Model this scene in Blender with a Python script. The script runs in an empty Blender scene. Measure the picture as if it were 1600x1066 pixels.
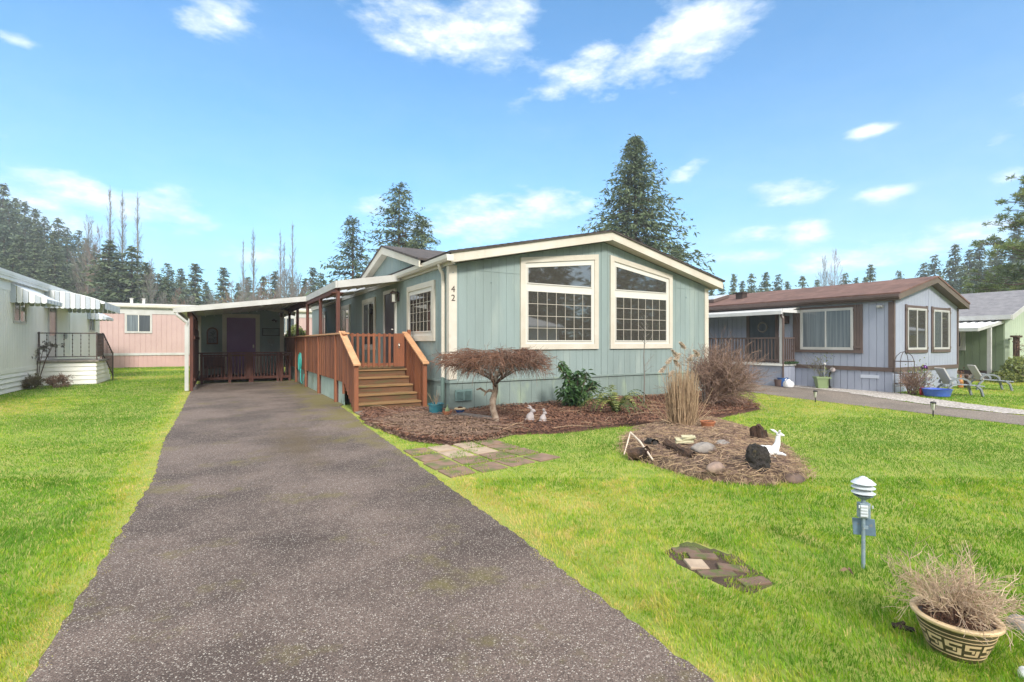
import bpy, math, random
import numpy as np
from mathutils import Vector, Matrix
R = math.radians
SC = bpy.context.scene
COL = SC.collection
rnd = random.Random(7)

# ------------------------------------------------------------------ camera
EYE = 1.5
YAW = math.atan(460 / 780)
S_, C_ = math.sin(YAW), math.cos(YAW)
cam = bpy.data.cameras.new("camera")
cam.sensor_width = 36
cam.lens = 780 / 1600 * 36
cam.shift_y = 2 / 1600
cam.clip_start = 0.05
cam.clip_end = 3000
camo = bpy.data.objects.new("camera", cam)
COL.objects.link(camo)
camo.location = (0, 0, EYE)
camo.rotation_euler = (R(90), 0, -YAW)
SC.camera = camo


def dirpt(t, d):
    """point on the ground plane: d metres ahead, t = tangent of bearing off the view axis"""
    return Vector((d * (S_ + C_ * t), d * (C_ - S_ * t), 0))


def G(u, v, z=0.0):
    d = (EYE - z) * 780 / (v - 535)
    p = dirpt((u - 800) / 780, d)
    p.z = z
    return p


# ------------------------------------------------------------------ materials
def _n(nt, typ, **kw):
    n = nt.nodes.new(typ)
    for k, v in kw.items():
        if k == 'i':
            for kk, vv in v.items():
                n.inputs[kk].default_value = vv
        else:
            setattr(n, k, v)
    return n


def sc(r, g, b):
    """sRGB 0-255 -> linear"""
    def f(c):
        c /= 255
        return c / 12.92 if c <= .04045 else ((c + .055) / 1.055) ** 2.4
    return (f(r), f(g), f(b), 1)


def mat(name, c1, c2=None, rough=.7, scale=3.0, stretch=(1, 1, 1), bump=0.0, bscale=None, metal=0.0,
        coord='Object', detail=6, spec=.5, ramp=(.35, .65), c3=None, s3=20, r3=(.6, .7), bdist=.01, trans=0.0, attr=None, coat=0):
    m = bpy.data.materials.new(name)
    m.use_nodes = True
    nt = m.node_tree
    b = nt.nodes['Principled BSDF']
    b.inputs['Roughness'].default_value = rough
    b.inputs['Metallic'].default_value = metal
    b.inputs['Specular IOR Level'].default_value = spec
    b.inputs['Coat Weight'].default_value = coat
    if coord == 'Position':
        tc = _n(nt, 'ShaderNodeNewGeometry').outputs['Position']
    else:
        tc = _n(nt, 'ShaderNodeTexCoord').outputs[coord]
    mp = _n(nt, 'ShaderNodeMapping', i={'Scale': stretch})
    nt.links.new(tc, mp.inputs[0])
    col = None
    if c2 is not None:
        no = _n(nt, 'ShaderNodeTexNoise', i={'Scale': scale, 'Detail': detail, 'Roughness': .6})
        nt.links.new(mp.outputs[0], no.inputs['Vector'])
        mr = _n(nt, 'ShaderNodeMapRange', i={'From Min': ramp[0], 'From Max': ramp[1]})
        nt.links.new(no.outputs[0], mr.inputs[0])
        mx = _n(nt, 'ShaderNodeMix', data_type='RGBA')
        nt.links.new(mr.outputs[0], mx.inputs[0])
        mx.inputs[6].default_value = c1
        mx.inputs[7].default_value = c2
        col = mx.outputs[2]
    if c3 is not None:
        no = _n(nt, 'ShaderNodeTexNoise', i={'Scale': s3, 'Detail': 4})
        nt.links.new(mp.outputs[0], no.inputs['Vector'])
        mr = _n(nt, 'ShaderNodeMapRange', i={'From Min': r3[0], 'From Max': r3[1]})
        nt.links.new(no.outputs[0], mr.inputs[0])
        mx = _n(nt, 'ShaderNodeMix', data_type='RGBA')
        nt.links.new(mr.outputs[0], mx.inputs[0])
        if col: nt.links.new(col, mx.inputs[6])
        else: mx.inputs[6].default_value = c1
        mx.inputs[7].default_value = c3
        col = mx.outputs[2]
    if attr is not None:      # random light/dark variation stored per clump
        at = _n(nt, 'ShaderNodeAttribute', attribute_name='var')
        mr = _n(nt, 'ShaderNodeMapRange', i={'From Min': 0., 'From Max': 1.})
        nt.links.new(at.outputs['Fac'], mr.inputs[0])
        mx = _n(nt, 'ShaderNodeMix', data_type='RGBA')
        nt.links.new(mr.outputs[0], mx.inputs[0])
        if col: nt.links.new(col, mx.inputs[6])
        else: mx.inputs[6].default_value = c1
        mx.inputs[7].default_value = attr
        col = mx.outputs[2]
    if col: nt.links.new(col, b.inputs['Base Color'])
    else: b.inputs['Base Color'].default_value = c1
    if bump:
        no = _n(nt, 'ShaderNodeTexNoise', i={'Scale': bscale or scale * 6, 'Detail': 6, 'Roughness': .65})
        nt.links.new(mp.outputs[0], no.inputs['Vector'])
        bp = _n(nt, 'ShaderNodeBump', i={'Strength': bump, 'Distance': bdist})
        nt.links.new(no.outputs[0], bp.inputs['Height'])
        nt.links.new(bp.outputs[0], b.inputs['Normal'])
    if trans:
        b.inputs['Transmission Weight'].default_value = 0
        out = nt.nodes['Material Output']
        tl = _n(nt, 'ShaderNodeBsdfTranslucent')
        if col: nt.links.new(col, tl.inputs[0])
        else: tl.inputs[0].default_value = c1
        ms = _n(nt, 'ShaderNodeMixShader', i={0: trans})
        nt.links.new(b.outputs[0], ms.inputs[1])
        nt.links.new(tl.outputs[0], ms.inputs[2])
        nt.links.new(ms.outputs[0], out.inputs[0])
    return m


def mixc(a, b, t): return tuple(a[i] * (1 - t) + b[i] * t for i in range(3)) + (1,)
def mul(a, k): return tuple(a[i] * k for i in range(3)) + (1,)

M = {}
grain = dict(stretch=(6, 6, .6))
sage = sc(137, 153, 151)
M['sage'] = mat('sage_siding', sage, sc(127, 141, 138), rough=.65, scale=1.1, stretch=(1.5, 1.5, .35), c3=sc(150, 162, 156), s3=1.6, r3=(.55, .8), bump=.35, bscale=30)
M['sage_lower'] = mat('sage_skirting', sc(130, 144, 139), sc(117, 132, 127), rough=.65, scale=1.4, stretch=(1.5, 1.5, .5), c3=sc(150, 165, 140), s3=2.6, r3=(.55, .8), bump=.35, bscale=30)
M['cream'] = mat('cream_trim', sc(206, 200, 187), sc(194, 186, 170), rough=.55, scale=1.5, c3=sc(190, 178, 158), s3=7, r3=(.62, .85), stretch=(1, 1, 1.), bump=.15, bscale=40)
M['white'] = mat('white_paint', sc(190, 190, 187), sc(176, 175, 171), rough=.45, scale=2, c3=sc(180, 176, 164), s3=5, r3=(.64, .9))
M['vinyl'] = mat('white_vinyl', sc(208, 205, 196), rough=.35)
M['shingle'] = mat('dark_shingle', sc(88, 80, 76), sc(64, 58, 56), rough=.9, scale=6, bump=.8, bscale=60)
M['glass'] = mat('window_glass', (.055, .050, .042, 1), rough=.03, spec=1.0, coat=.0)
M['glass_screen'] = mat('screen_glass', (.05, .06, .07, 1), (.075, .085, .095, 1), rough=.2, spec=.7, scale=3, stretch=(3, 3, .3))
M['glass_curtain'] = mat('curtained_glass', sc(120, 130, 135), sc(92, 100, 106), rough=.12, spec=.8, scale=5, stretch=(4, 4, .1))
M['cedar'] = mat('stained_cedar', sc(124, 72, 46), sc(88, 50, 34), rough=.7, scale=4, c3=sc(140, 84, 58), s3=9, r3=(.5, .8), attr=sc(146, 90, 58), bump=.4, bscale=25, **grain)
M['cedar_dark'] = mat('dark_stained_cedar', sc(98, 55, 42), sc(72, 42, 33), rough=.75, scale=4, bump=.4, bscale=25, **grain)
M['cap'] = mat('weathered_cap_board', sc(196, 152, 112), sc(178, 130, 92), rough=.7, scale=3, stretch=(3, .6, 3), bump=.3, bscale=30)
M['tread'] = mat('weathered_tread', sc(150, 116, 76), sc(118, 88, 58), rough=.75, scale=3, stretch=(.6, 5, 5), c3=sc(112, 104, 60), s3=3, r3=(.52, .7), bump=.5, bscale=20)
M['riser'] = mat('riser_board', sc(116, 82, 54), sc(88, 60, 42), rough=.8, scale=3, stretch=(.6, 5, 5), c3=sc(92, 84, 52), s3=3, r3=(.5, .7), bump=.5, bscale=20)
M['pan'] = mat('white_metal_roof_pan', sc(214, 214, 212), sc(200, 200, 198), rough=.45, scale=1.5)
M['pan_clear'] = mat('clear_roof_panel', sc(235, 238, 240), rough=.3, trans=.75)
M['darkdoor'] = mat('dark_entry_door', sc(70, 62, 66), rough=.4)
M['purple'] = mat('purple_door', sc(138, 100, 150), sc(128, 92, 140), rough=.5, scale=2)
M['iron'] = mat('black_iron', sc(58, 50, 48), sc(74, 56, 46), rough=.6, scale=12)
M['muntin'] = mat('muntin_strip', sc(176, 170, 158), rough=.5)
M['brass'] = mat('metal_knob', sc(200, 195, 185), rough=.3, metal=.9)
M['galv'] = mat('grey_blue_metal', sc(136, 152, 160), sc(112, 130, 142), rough=.55, scale=14, c3=sc(170, 170, 160), s3=30, r3=(.55, .75), bump=.3, bscale=60)
M['galvhood'] = mat('weathered_white_metal', sc(205, 210, 212), sc(176, 184, 190), rough=.5, scale=16, c3=sc(110, 108, 100), s3=25, r3=(.66, .8), bump=.2, bscale=60)
M['teal'] = mat('teal_hose', sc(60, 165, 155), rough=.4)
M['tealpot'] = mat('teal_glaze', sc(58, 128, 140), sc(40, 96, 116), rough=.22, scale=4, spec=.7, c3=sc(96, 150, 150), s3=7, r3=(.5, .8))
M['terracotta'] = mat('terracotta', sc(170, 108, 72), sc(142, 86, 58), rough=.8, scale=10, bump=.2)
M['blueglaze'] = mat('blue_glaze', sc(48, 84, 150), sc(60, 104, 160), rough=.2, scale=6)
M['soil'] = mat('potting_soil', sc(70, 52, 42), sc(48, 36, 30), rough=1, scale=30, bump=1, bscale=80)
M['stone_fig'] = mat('cast_stone', sc(178, 170, 168), sc(150, 142, 142), rough=.85, scale=14, bump=.4, bscale=60)
M['white_fig'] = mat('white_cast_figure', sc(232, 232, 232), sc(205, 206, 206), rough=.6, scale=20, bump=.3, bscale=60)
M['grey_fig'] = mat('grey_cast_figure', sc(150, 150, 146), sc(112, 112, 108), rough=.85, scale=16, bump=.4, bscale=50)
M['twig'] = mat('brown_twig', sc(124, 98, 86), sc(86, 70, 62), rough=.85, scale=5, attr=sc(148, 122, 106))
M['twigred'] = mat('red_brown_twig', sc(92, 64, 50), sc(58, 44, 38), rough=.85, scale=5, attr=sc(126, 90, 70))
M['twiggrey'] = mat('grey_twig', sc(106, 104, 98), sc(84, 82, 78), rough=.85, scale=5, attr=sc(130, 126, 118))
M['glass'].node_tree.nodes['Principled BSDF'].inputs['IOR'].default_value = 1.9
M['glass'].node_tree.nodes['Principled BSDF'].inputs['Coat Weight'].default_value = 0
M['twigpale'] = mat('pale_dead_twig', sc(178, 152, 128), sc(140, 112, 92), rough=.85, scale=5, attr=sc(200, 176, 150))
M['bark'] = mat('bark', sc(110, 90, 78), sc(78, 64, 56), rough=.95, scale=6, bump=1, bscale=20, stretch=(3, 3, .7))
M['palebark'] = mat('pale_peeling_bark', sc(168, 152, 136), sc(120, 100, 84), rough=.9, scale=9, bump=.8, bscale=30)
M['straw'] = mat('dry_straw', sc(156, 130, 102), sc(112, 88, 68), rough=.8, scale=6, attr=sc(190, 164, 132))
M['plume'] = mat('seed_plume', sc(214, 198, 178), rough=.9, trans=.3)
M['leafdark'] = mat('glossy_leaf', sc(44, 74, 40), sc(32, 58, 34), rough=.35, scale=8, attr=sc(80, 112, 62), trans=.15)
M['fern'] = mat('fern_frond', sc(66, 90, 42), sc(48, 70, 34), rough=.6, scale=4, attr=sc(138, 142, 70), trans=.2)
M['stump'] = mat('old_stump', sc(92, 68, 52), sc(48, 36, 30), rough=.95, scale=9, bump=1, bscale=24, stretch=(2, 2, .7), bdist=.03)
M['stumpblack'] = mat('blackened_stump', sc(52, 46, 42), sc(30, 28, 26), rough=.9, scale=9, bump=1, bscale=24, c3=sc(96, 84, 58), s3=8, r3=(.6, .7), bdist=.03)
M['rock'] = mat('field_rock', sc(146, 138, 130), sc(112, 106, 102), rough=.9, scale=7, bump=.7, bscale=20)
M['paver'] = mat('concrete_paver', sc(138, 112, 94), sc(112, 92, 78), rough=.95, scale=5, bump=.5, bscale=60, c3=sc(98, 102, 58), s3=5, r3=(.5, .62), coord='Position')
M['paver_pale'] = mat('pale_paver', sc(178, 158, 136), sc(150, 130, 112), rough=.95, scale=5, bump=.5, bscale=60, coord='Position')
M['brick'] = mat('worn_brick', sc(120, 96, 82), sc(96, 78, 66), rough=.95, scale=9, bump=.6, bscale=60, coord='Position', c3=sc(88, 92, 52), s3=14, r3=(.48, .6))
M['concrete'] = mat('old_concrete', sc(128, 118, 108), sc(104, 96, 88), rough=.95, scale=3, bump=.4, bscale=40, coord='Position')
M['potbrown'] = mat('olive_brown_glaze', sc(84, 76, 54), sc(70, 62, 46), rough=.38, scale=8, spec=.5)
M['pottan'] = mat('tan_stoneware', sc(216, 190, 150), sc(196, 168, 130), rough=.6, scale=8)
M['pvc'] = mat('dark_drain_pipe', sc(76, 70, 68), sc(92, 84, 78), rough=.6, scale=8)
M['black'] = mat('black_rubber', (.012, .012, .012, 1), rough=.5)
# neighbours
M['alu_white'] = mat('white_ribbed_aluminium', sc(236, 235, 229), sc(226, 225, 218), rough=.5, scale=.8)
M['alu_grey'] = mat('grey_green_aluminium', sc(232, 231, 223), sc(223, 222, 213), rough=.5, scale=.8)
M['pink'] = mat('pink_siding', sc(186, 159, 154), sc(178, 151, 146), rough=.6, scale=.8)
M['pink2'] = mat('pink_skirting', sc(190, 156, 150), sc(178, 146, 140), rough=.6, scale=.8)
M['lilac'] = mat('lilac_siding', sc(155, 161, 176), sc(147, 153, 169), rough=.6, scale=1.2)
M['umber'] = mat('umber_trim', sc(98, 82, 76), sc(88, 74, 68), rough=.6, scale=2)
M['brownroof'] = mat('brown_shingle', sc(118, 88, 78), sc(94, 70, 62), rough=.95, scale=2.2, bump=.6, bscale=30, c3=sc(130, 104, 92), s3=4, r3=(.55, .8))
M['fascia_brown'] = mat('brown_fascia', sc(104, 92, 80), sc(92, 80, 70), rough=.6, scale=2)
M['mint'] = mat('light_green_siding', sc(174, 186, 165), sc(164, 177, 155), rough=.6, scale=1)
M['mint_shaded'] = mat('shaded_green_siding', sc(122, 138, 110), sc(113, 129, 102), rough=.6, scale=1)  # awning shade on the porch wall put into a darker siding colour
M['greyshingle'] = mat('grey_shingle', sc(132, 130, 132), sc(110, 108, 112), rough=.95, scale=4, bump=.5, bscale=30)
M['awning_w'] = mat('white_awning_slat', sc(222, 224, 224), rough=.45)
M['awning_g'] = mat('grey_awning_slat', sc(176, 184, 192), rough=.45)
M['resin'] = mat('grey_resin', sc(128, 134, 140), sc(116, 122, 128), rough=.5, scale=6)
M['sling'] = mat('pale_sling_fabric', sc(176, 174, 172), rough=.8)
M['orange'] = mat('orange_glaze', sc(206, 140, 76), sc(180, 116, 60), rough=.4, scale=6)
M['yellow'] = mat('yellow_toy', sc(232, 180, 60), rough=.5)
M['pinkball'] = mat('pink_toy', sc(222, 130, 160), rough=.5)
M['greenpot'] = mat('green_plastic', sc(128, 146, 104), rough=.55)
M['bluetub'] = mat('blue_plastic', sc(72, 104, 196), rough=.3)
M['redpl'] = mat('red_plastic', sc(190, 40, 50), rough=.4)
M['violet'] = mat('violet_glass_ball', sc(78, 34, 92), rough=.08, metal=.6)
M['skyglass'] = mat('skylight_dome', sc(196, 198, 200), rough=.2)
M['lampglass'] = mat('frosted_glass', sc(190, 190, 180), rough=.2)
# bigger foliage
M['conif'] = mat('conifer_foliage', sc(80, 98, 70), sc(58, 78, 60), rough=.8, scale=.5, attr=sc(116, 128, 90), trans=.2)
M['conif2'] = mat('blue_green_conifer_foliage', sc(76, 96, 78), sc(56, 78, 66), rough=.8, scale=.5, attr=sc(110, 124, 98), trans=.2)
M['pine'] = mat('yellow_green_pine_needles', sc(98, 118, 66), sc(70, 94, 56), rough=.7, scale=.8, attr=sc(140, 150, 84), trans=.2)
M['hedge'] = mat('hedge_foliage', sc(92, 112, 58), sc(66, 88, 48), rough=.7, scale=2, attr=sc(150, 156, 84), trans=.2)


# ------------------------------------------------------------------ mesh builder
class MB:
    def __init__(s):
        s.v, s.f, s.m, s.a = [], [], [], []

    def add(s, vs, fs, mi=0, a=0.5):
        o = len(s.v)
        s.v += [tuple(p) for p in vs]
        s.f += [tuple(i + o for i in f) for f in fs]
        s.m += [mi] * len(fs)
        s.a += [a] * len(fs)
        return s

    BF = [(0, 3, 2, 1), (4, 5, 6, 7), (0, 1, 5, 4), (1, 2, 6, 5), (2, 3, 7, 6), (3, 0, 4, 7)]

    def box(s, x0, x1, y0, y1, z0, z1, mi=0, a=.5):
        if x0 > x1: x0, x1 = x1, x0
        if y0 > y1: y0, y1 = y1, y0
        if z0 > z1: z0, z1 = z1, z0
        return s.add([(x0, y0, z0), (x1, y0, z0), (x1, y1, z0), (x0, y1, z0), (x0, y0, z1), (x1, y0, z1), (x1, y1, z1), (x0, y1, z1)], s.BF, mi, a)

    def obox(s, c, size, rz=0, rx=0, ry=0, mi=0, a=.5):
        m = Matrix.Rotation(rz, 4, 'Z') @ Matrix.Rotation(ry, 4, 'Y') @ Matrix.Rotation(rx, 4, 'X')
        hx, hy, hz = [q / 2 for q in size]
        vs = [(-hx, -hy, -hz), (hx, -hy, -hz), (hx, hy, -hz), (-hx, hy, -hz), (-hx, -hy, hz), (hx, -hy, hz), (hx, hy, hz), (-hx, hy, hz)]
        c = Vector(c)
        return s.add([c + m @ Vector(v) for v in vs], s.BF, mi, a)

    def beam(s, p0, p1, w, h, mi=0, up=(0, 0, 1)):
        p0, p1 = Vector(p0), Vector(p1)
        d = (p1 - p0).normalized()
        sd = d.cross(Vector(up))
        if sd.length < 1e-4: sd = Vector((1, 0, 0))
        sd.normalize()
        u = sd.cross(d)
        vs = []
        for p in (p0, p1):
            for a, b in ((-1, -1), (1, -1), (1, 1), (-1, 1)):
                vs.append(p + sd * a * w / 2 + u * b * h / 2)
        return s.add(vs, [(0, 1, 2, 3), (7, 6, 5, 4), (0, 4, 5, 1), (1, 5, 6, 2), (2, 6, 7, 3), (3, 7, 4, 0)], mi)

    def prism(s, poly, ext, mi=0):
        """poly: list of 3d points (planar), ext: extrusion vector"""
        n = len(poly)
        e = Vector(ext)
        ps = [Vector(p) for p in poly]
        vs = ps + [p + e for p in ps]
        fs = [tuple(range(n - 1, -1, -1)), tuple(range(n, 2 * n))] + [(i, (i + 1) % n, n + (i + 1) % n, n + i) for i in range(n)]
        return s.add(vs, fs, mi)

    def tube(s, pts, rad, n=6, mi=0, a=.5, cap=True):
        pts = [Vector(p) for p in pts]
        if not hasattr(rad, '__len__'): rad = [rad] * len(pts)
        d0 = (pts[1] - pts[0]).normalized()
        ref = Vector((0, 0, 1)) if abs(d0.z) < .9 else Vector((1, 0, 0))
        x = d0.cross(ref).normalized()
        vs = []
        for i, p in enumerate(pts):
            d = (pts[min(i + 1, len(pts) - 1)] - pts[max(i - 1, 0)])
            if d.length < 1e-9: d = d0
            d.normalize()
            x = (x - d * x.dot(d))
            if x.length < 1e-6: x = d.orthogonal()
            x.normalize()
            y = d.cross(x)
            for k in range(n):
                t = 2 * math.pi * k / n
                vs.append(p + (x * math.cos(t) + y * math.sin(t)) * rad[i])
        fs = []
        for i in range(len(pts) - 1):
            for k in range(n):
                k2 = (k + 1) % n
                fs.append((i * n + k, i * n + k2, (i + 1) * n + k2, (i + 1) * n + k))
        if cap:
            fs.append(tuple(range(n - 1, -1, -1)))
            fs.append(tuple(range((len(pts) - 1) * n, len(pts) * n)))
        return s.add(vs, fs, mi, a)

    def lathe(s, prof, c=(0, 0, 0), n=24, sx=1, sy=1, mi=0, mis=None, jit=0, seed=0):
        rr = random.Random(seed)
        vs, fs = [], []
        for r, z in prof:
            for k in range(n):
                t = 2 * math.pi * k / n
                j = 1 + rr.uniform(-jit, jit)
                vs.append((c[0] + r * sx * j * math.cos(t), c[1] + r * sy * j * math.sin(t), c[2] + z + rr.uniform(-jit, jit) * .2))
        o = len(s.v)
        s.v += vs
        for i in range(len(prof) - 1):
            for k in range(n):
                k2 = (k + 1) % n
                s.f.append((o + i * n + k, o + i * n + k2, o + (i + 1) * n + k2, o + (i + 1) * n + k))
                s.m.append(mis[i] if mis else mi)
                s.a.append(.5)
        s.f.append(tuple(o + k for k in range(n - 1, -1, -1))); s.m.append(mi); s.a.append(.5)
        s.f.append(tuple(o + (len(prof) - 1) * n + k for k in range(n))); s.m.append(mis[-1] if mis else mi); s.a.append(.5)
        return s

    def ball(s, c, r, n=12, mi=0, jit=0, seed=0):
        """r: radius or (rx,ry,rz)"""
        if not hasattr(r, '__len__'): r = (r, r, r)
        rr = random.Random(seed)
        vs = [(c[0], c[1], c[2] - r[2])]
        m = max(4, n // 2)
        for i in range(1, m):
            ph = -math.pi / 2 + math.pi * i / m
            for k in range(n):
                t = 2 * math.pi * k / n
                j = 1 + rr.uniform(-jit, jit)
                vs.append((c[0] + r[0] * j * math.cos(ph) * math.cos(t), c[1] + r[1] * j * math.cos(ph) * math.sin(t), c[2] + r[2] * j * math.sin(ph)))
        vs.append((c[0], c[1], c[2] + r[2]))
        fs = [(0, 1 + (k + 1) % n, 1 + k) for k in range(n)]
        for i in range(m - 2):
            for k in range(n):
                a, b = 1 + i * n + k, 1 + i * n + (k + 1) % n
                fs.append((a, b, b + n, a + n))
        L = len(vs) - 1
        o = 1 + (m - 2) * n
        fs += [(o + k, o + (k + 1) % n, L) for k in range(n)]
        return s.add(vs, fs, mi)

    def build(s, name, mats, parent=None, label=None, cat=None, group=None, kind=None, loc=None, smooth=False, bevel=0):
        me = bpy.data.meshes.new(name)
        off = Vector((0, 0, 0))
        if parent is not None:
            off = wloc(parent)
        elif loc is not None:
            off = Vector(loc)
        me.from_pydata([(x - off.x, y - off.y, z - off.z) for x, y, z in s.v], [], s.f)
        if not isinstance(mats, (list, tuple)): mats = [mats]
        for m in mats: me.materials.append(M[m] if isinstance(m, str) else m)
        me.polygons.foreach_set('material_index', s.m)
        at = me.attributes.new('var', 'FLOAT', 'FACE')
        at.data.foreach_set('value', s.a)
        if smooth:
            me.polygons.foreach_set('use_smooth', [True] * len(s.f))
        me.update()
        return link(name, me, parent, label, cat, group, kind, off if parent is None else None, smooth, bevel)


WL = {}
def wloc(o):
    p = Vector(o.location)
    while o.parent is not None:
        o = o.parent
        p = p + Vector(o.location)
    return p


def link(name, me, parent=None, label=None, cat=None, group=None, kind=None, loc=None, smooth=False, bevel=0):
    o = bpy.data.objects.new(name, me)
    COL.objects.link(o)
    if parent is not None:
        o.parent = parent
    elif loc is not None:
        o.location = loc
    if label: o['label'] = label
    if cat: o['category'] = cat
    if group: o['group'] = group
    if kind: o['kind'] = kind
    if smooth and me is not None:
        try:
            md = o.modifiers.new('split', 'EDGE_SPLIT'); md.split_angle = R(40)
        except Exception: pass
    if bevel:
        md = o.modifiers.new('bevel', 'BEVEL'); md.width = bevel; md.segments = 2; md.limit_method = 'ANGLE'
    return o


def thing(name, label, cat, loc=(0, 0, 0), group=None, rz=0):
    o = bpy.data.objects.new(name, None)
    o.empty_display_size = .2
    COL.objects.link(o)
    o.location = loc
    o.rotation_euler = (0, 0, rz)
    o['label'] = label
    o['category'] = cat
    if group: o['group'] = group
    return o


def copy_tree(src, loc, rz=0, scale=1, label=None, group=None):
    def cp(o, par):
        c = o.copy()
        COL.objects.link(c)
        if par is not None: c.parent = par
        for ch in list(o.children): cp(ch, c)
        return c
    c = cp(src, None)
    c.location = loc
    c.rotation_euler = (0, 0, rz)
    c.scale = (scale, scale, scale) if not hasattr(scale, '__len__') else scale
    if label: c['label'] = label
    if group: c['group'] = group
    return c


def np_mesh(name, V, F, mats, var=None, k=3):
    """V (n,3), F (m,k) arrays -> mesh"""
    me = bpy.data.meshes.new(name)
    V = np.asarray(V, dtype=np.float32); F = np.asarray(F, dtype=np.int32)
    me.vertices.add(len(V)); me.vertices.foreach_set('co', V.ravel())
    me.loops.add(F.size); me.loops.foreach_set('vertex_index', F.ravel())
    me.polygons.add(len(F))
    me.polygons.foreach_set('loop_start', np.arange(0, F.size, k, dtype=np.int32))
    me.polygons.foreach_set('loop_total', np.full(len(F), k, dtype=np.int32))
    if not isinstance(mats, (list, tuple)): mats = [mats]
    for m in mats: me.materials.append(M[m] if isinstance(m, str) else m)
    me.update(calc_edges=True)
    if var is not None:
        at = me.attributes.new('var', 'FLOAT', 'FACE')
        at.data.foreach_set('value', np.asarray(var, dtype=np.float32))
    return me


def siding(mb, axis, c, out, a0, a1, zb, topf, pitch=.2, gap=.014, th=.014, mi=0, phase=0.0):
    """vertical boards on a wall. axis 'x': wall runs along x at y=c; 'y': runs along y at x=c; out=+-1 outward"""
    n = max(1, int(round((a1 - a0) / pitch)))
    for i in range(n):
        s0 = a0 + (a1 - a0) * i / n + (gap / 2 if i else 0)
        s1 = a0 + (a1 - a0) * (i + 1) / n - (gap / 2 if i < n - 1 else 0)
        z0, z1 = topf(s0), topf(s1)
        if axis == 'x':
            f = c + out * th
            vs = [(s0, c, zb), (s1, c, zb), (s1, c, z1), (s0, c, z0), (s0, f, zb), (s1, f, zb), (s1, f, z1), (s0, f, z0)]
        else:
            f = c + out * th
            vs = [(c, s0, zb), (c, s1, zb), (c, s1, z1), (c, s0, z0), (f, s0, zb), (f, s1, zb), (f, s1, z1), (f, s0, z0)]
        mb.add(vs, MB.BF, mi)


def text_mesh(name, body, size, mat_, loc, rot, parent, ext=.004):
    cu = bpy.data.curves.new('tmp', 'FONT')
    cu.body = body; cu.size = size; cu.extrude = ext
    cu.align_x = 'CENTER'; cu.align_y = 'CENTER'
    to = bpy.data.objects.new('tmp', cu)
    COL.objects.link(to)
    bpy.context.view_layer.update()
    me = bpy.data.meshes.new_from_object(to)
    bpy.data.objects.remove(to)
    me.name = name
    me.materials.clear(); me.materials.append(M[mat_])
    o = bpy.data.objects.new(name, me)
    COL.objects.link(o)
    o.parent = parent
    o.location = Vector(loc) - wloc(parent)
    o.rotation_euler = rot
    return o
# ------------------------------------------------------------------ windows and wall helpers
def wp(axis, c, out, a, z, o):
    return (a, c + out * o, z) if axis == 'x' else (c + out * o, a, z)


def ring(mb, axis, c, out, A, B, o0, o1, mi=0):
    """frame between outer polygon A and inner polygon B (lists of (a,z)), from offset o0 to o1"""
    n = len(A)
    vs = [wp(axis, c, out, a, z, o1) for a, z in A] + [wp(axis, c, out, a, z, o1) for a, z in B] + \
         [wp(axis, c, out, a, z, o0) for a, z in A] + [wp(axis, c, out, a, z, o0) for a, z in B]
    fs = []
    for i in range(n):
        j = (i + 1) % n
        fs += [(i, j, n + j, n + i), (2 * n + i, 2 * n + j, j, i), (n + i, n + j, 3 * n + j, 3 * n + i)]
    mb.add(vs, fs, mi)


def inset(A, d, dt=None):
    """A = [bl, br, tr, tl] with vertical sides"""
    (x0, z0), (x1, z1), (x2, z2), (x3, z3) = A
    dt = d if dt is None else dt
    s = 1 if x1 > x0 else -1
    sl = (z2 - z3) / (x2 - x3)
    return [(x0 + s * d, z0 + d), (x1 - s * d, z1 + d), (x2 - s * d, z2 - dt - s * d * sl), (x3 + s * d, z3 - dt + s * d * sl)]


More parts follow.
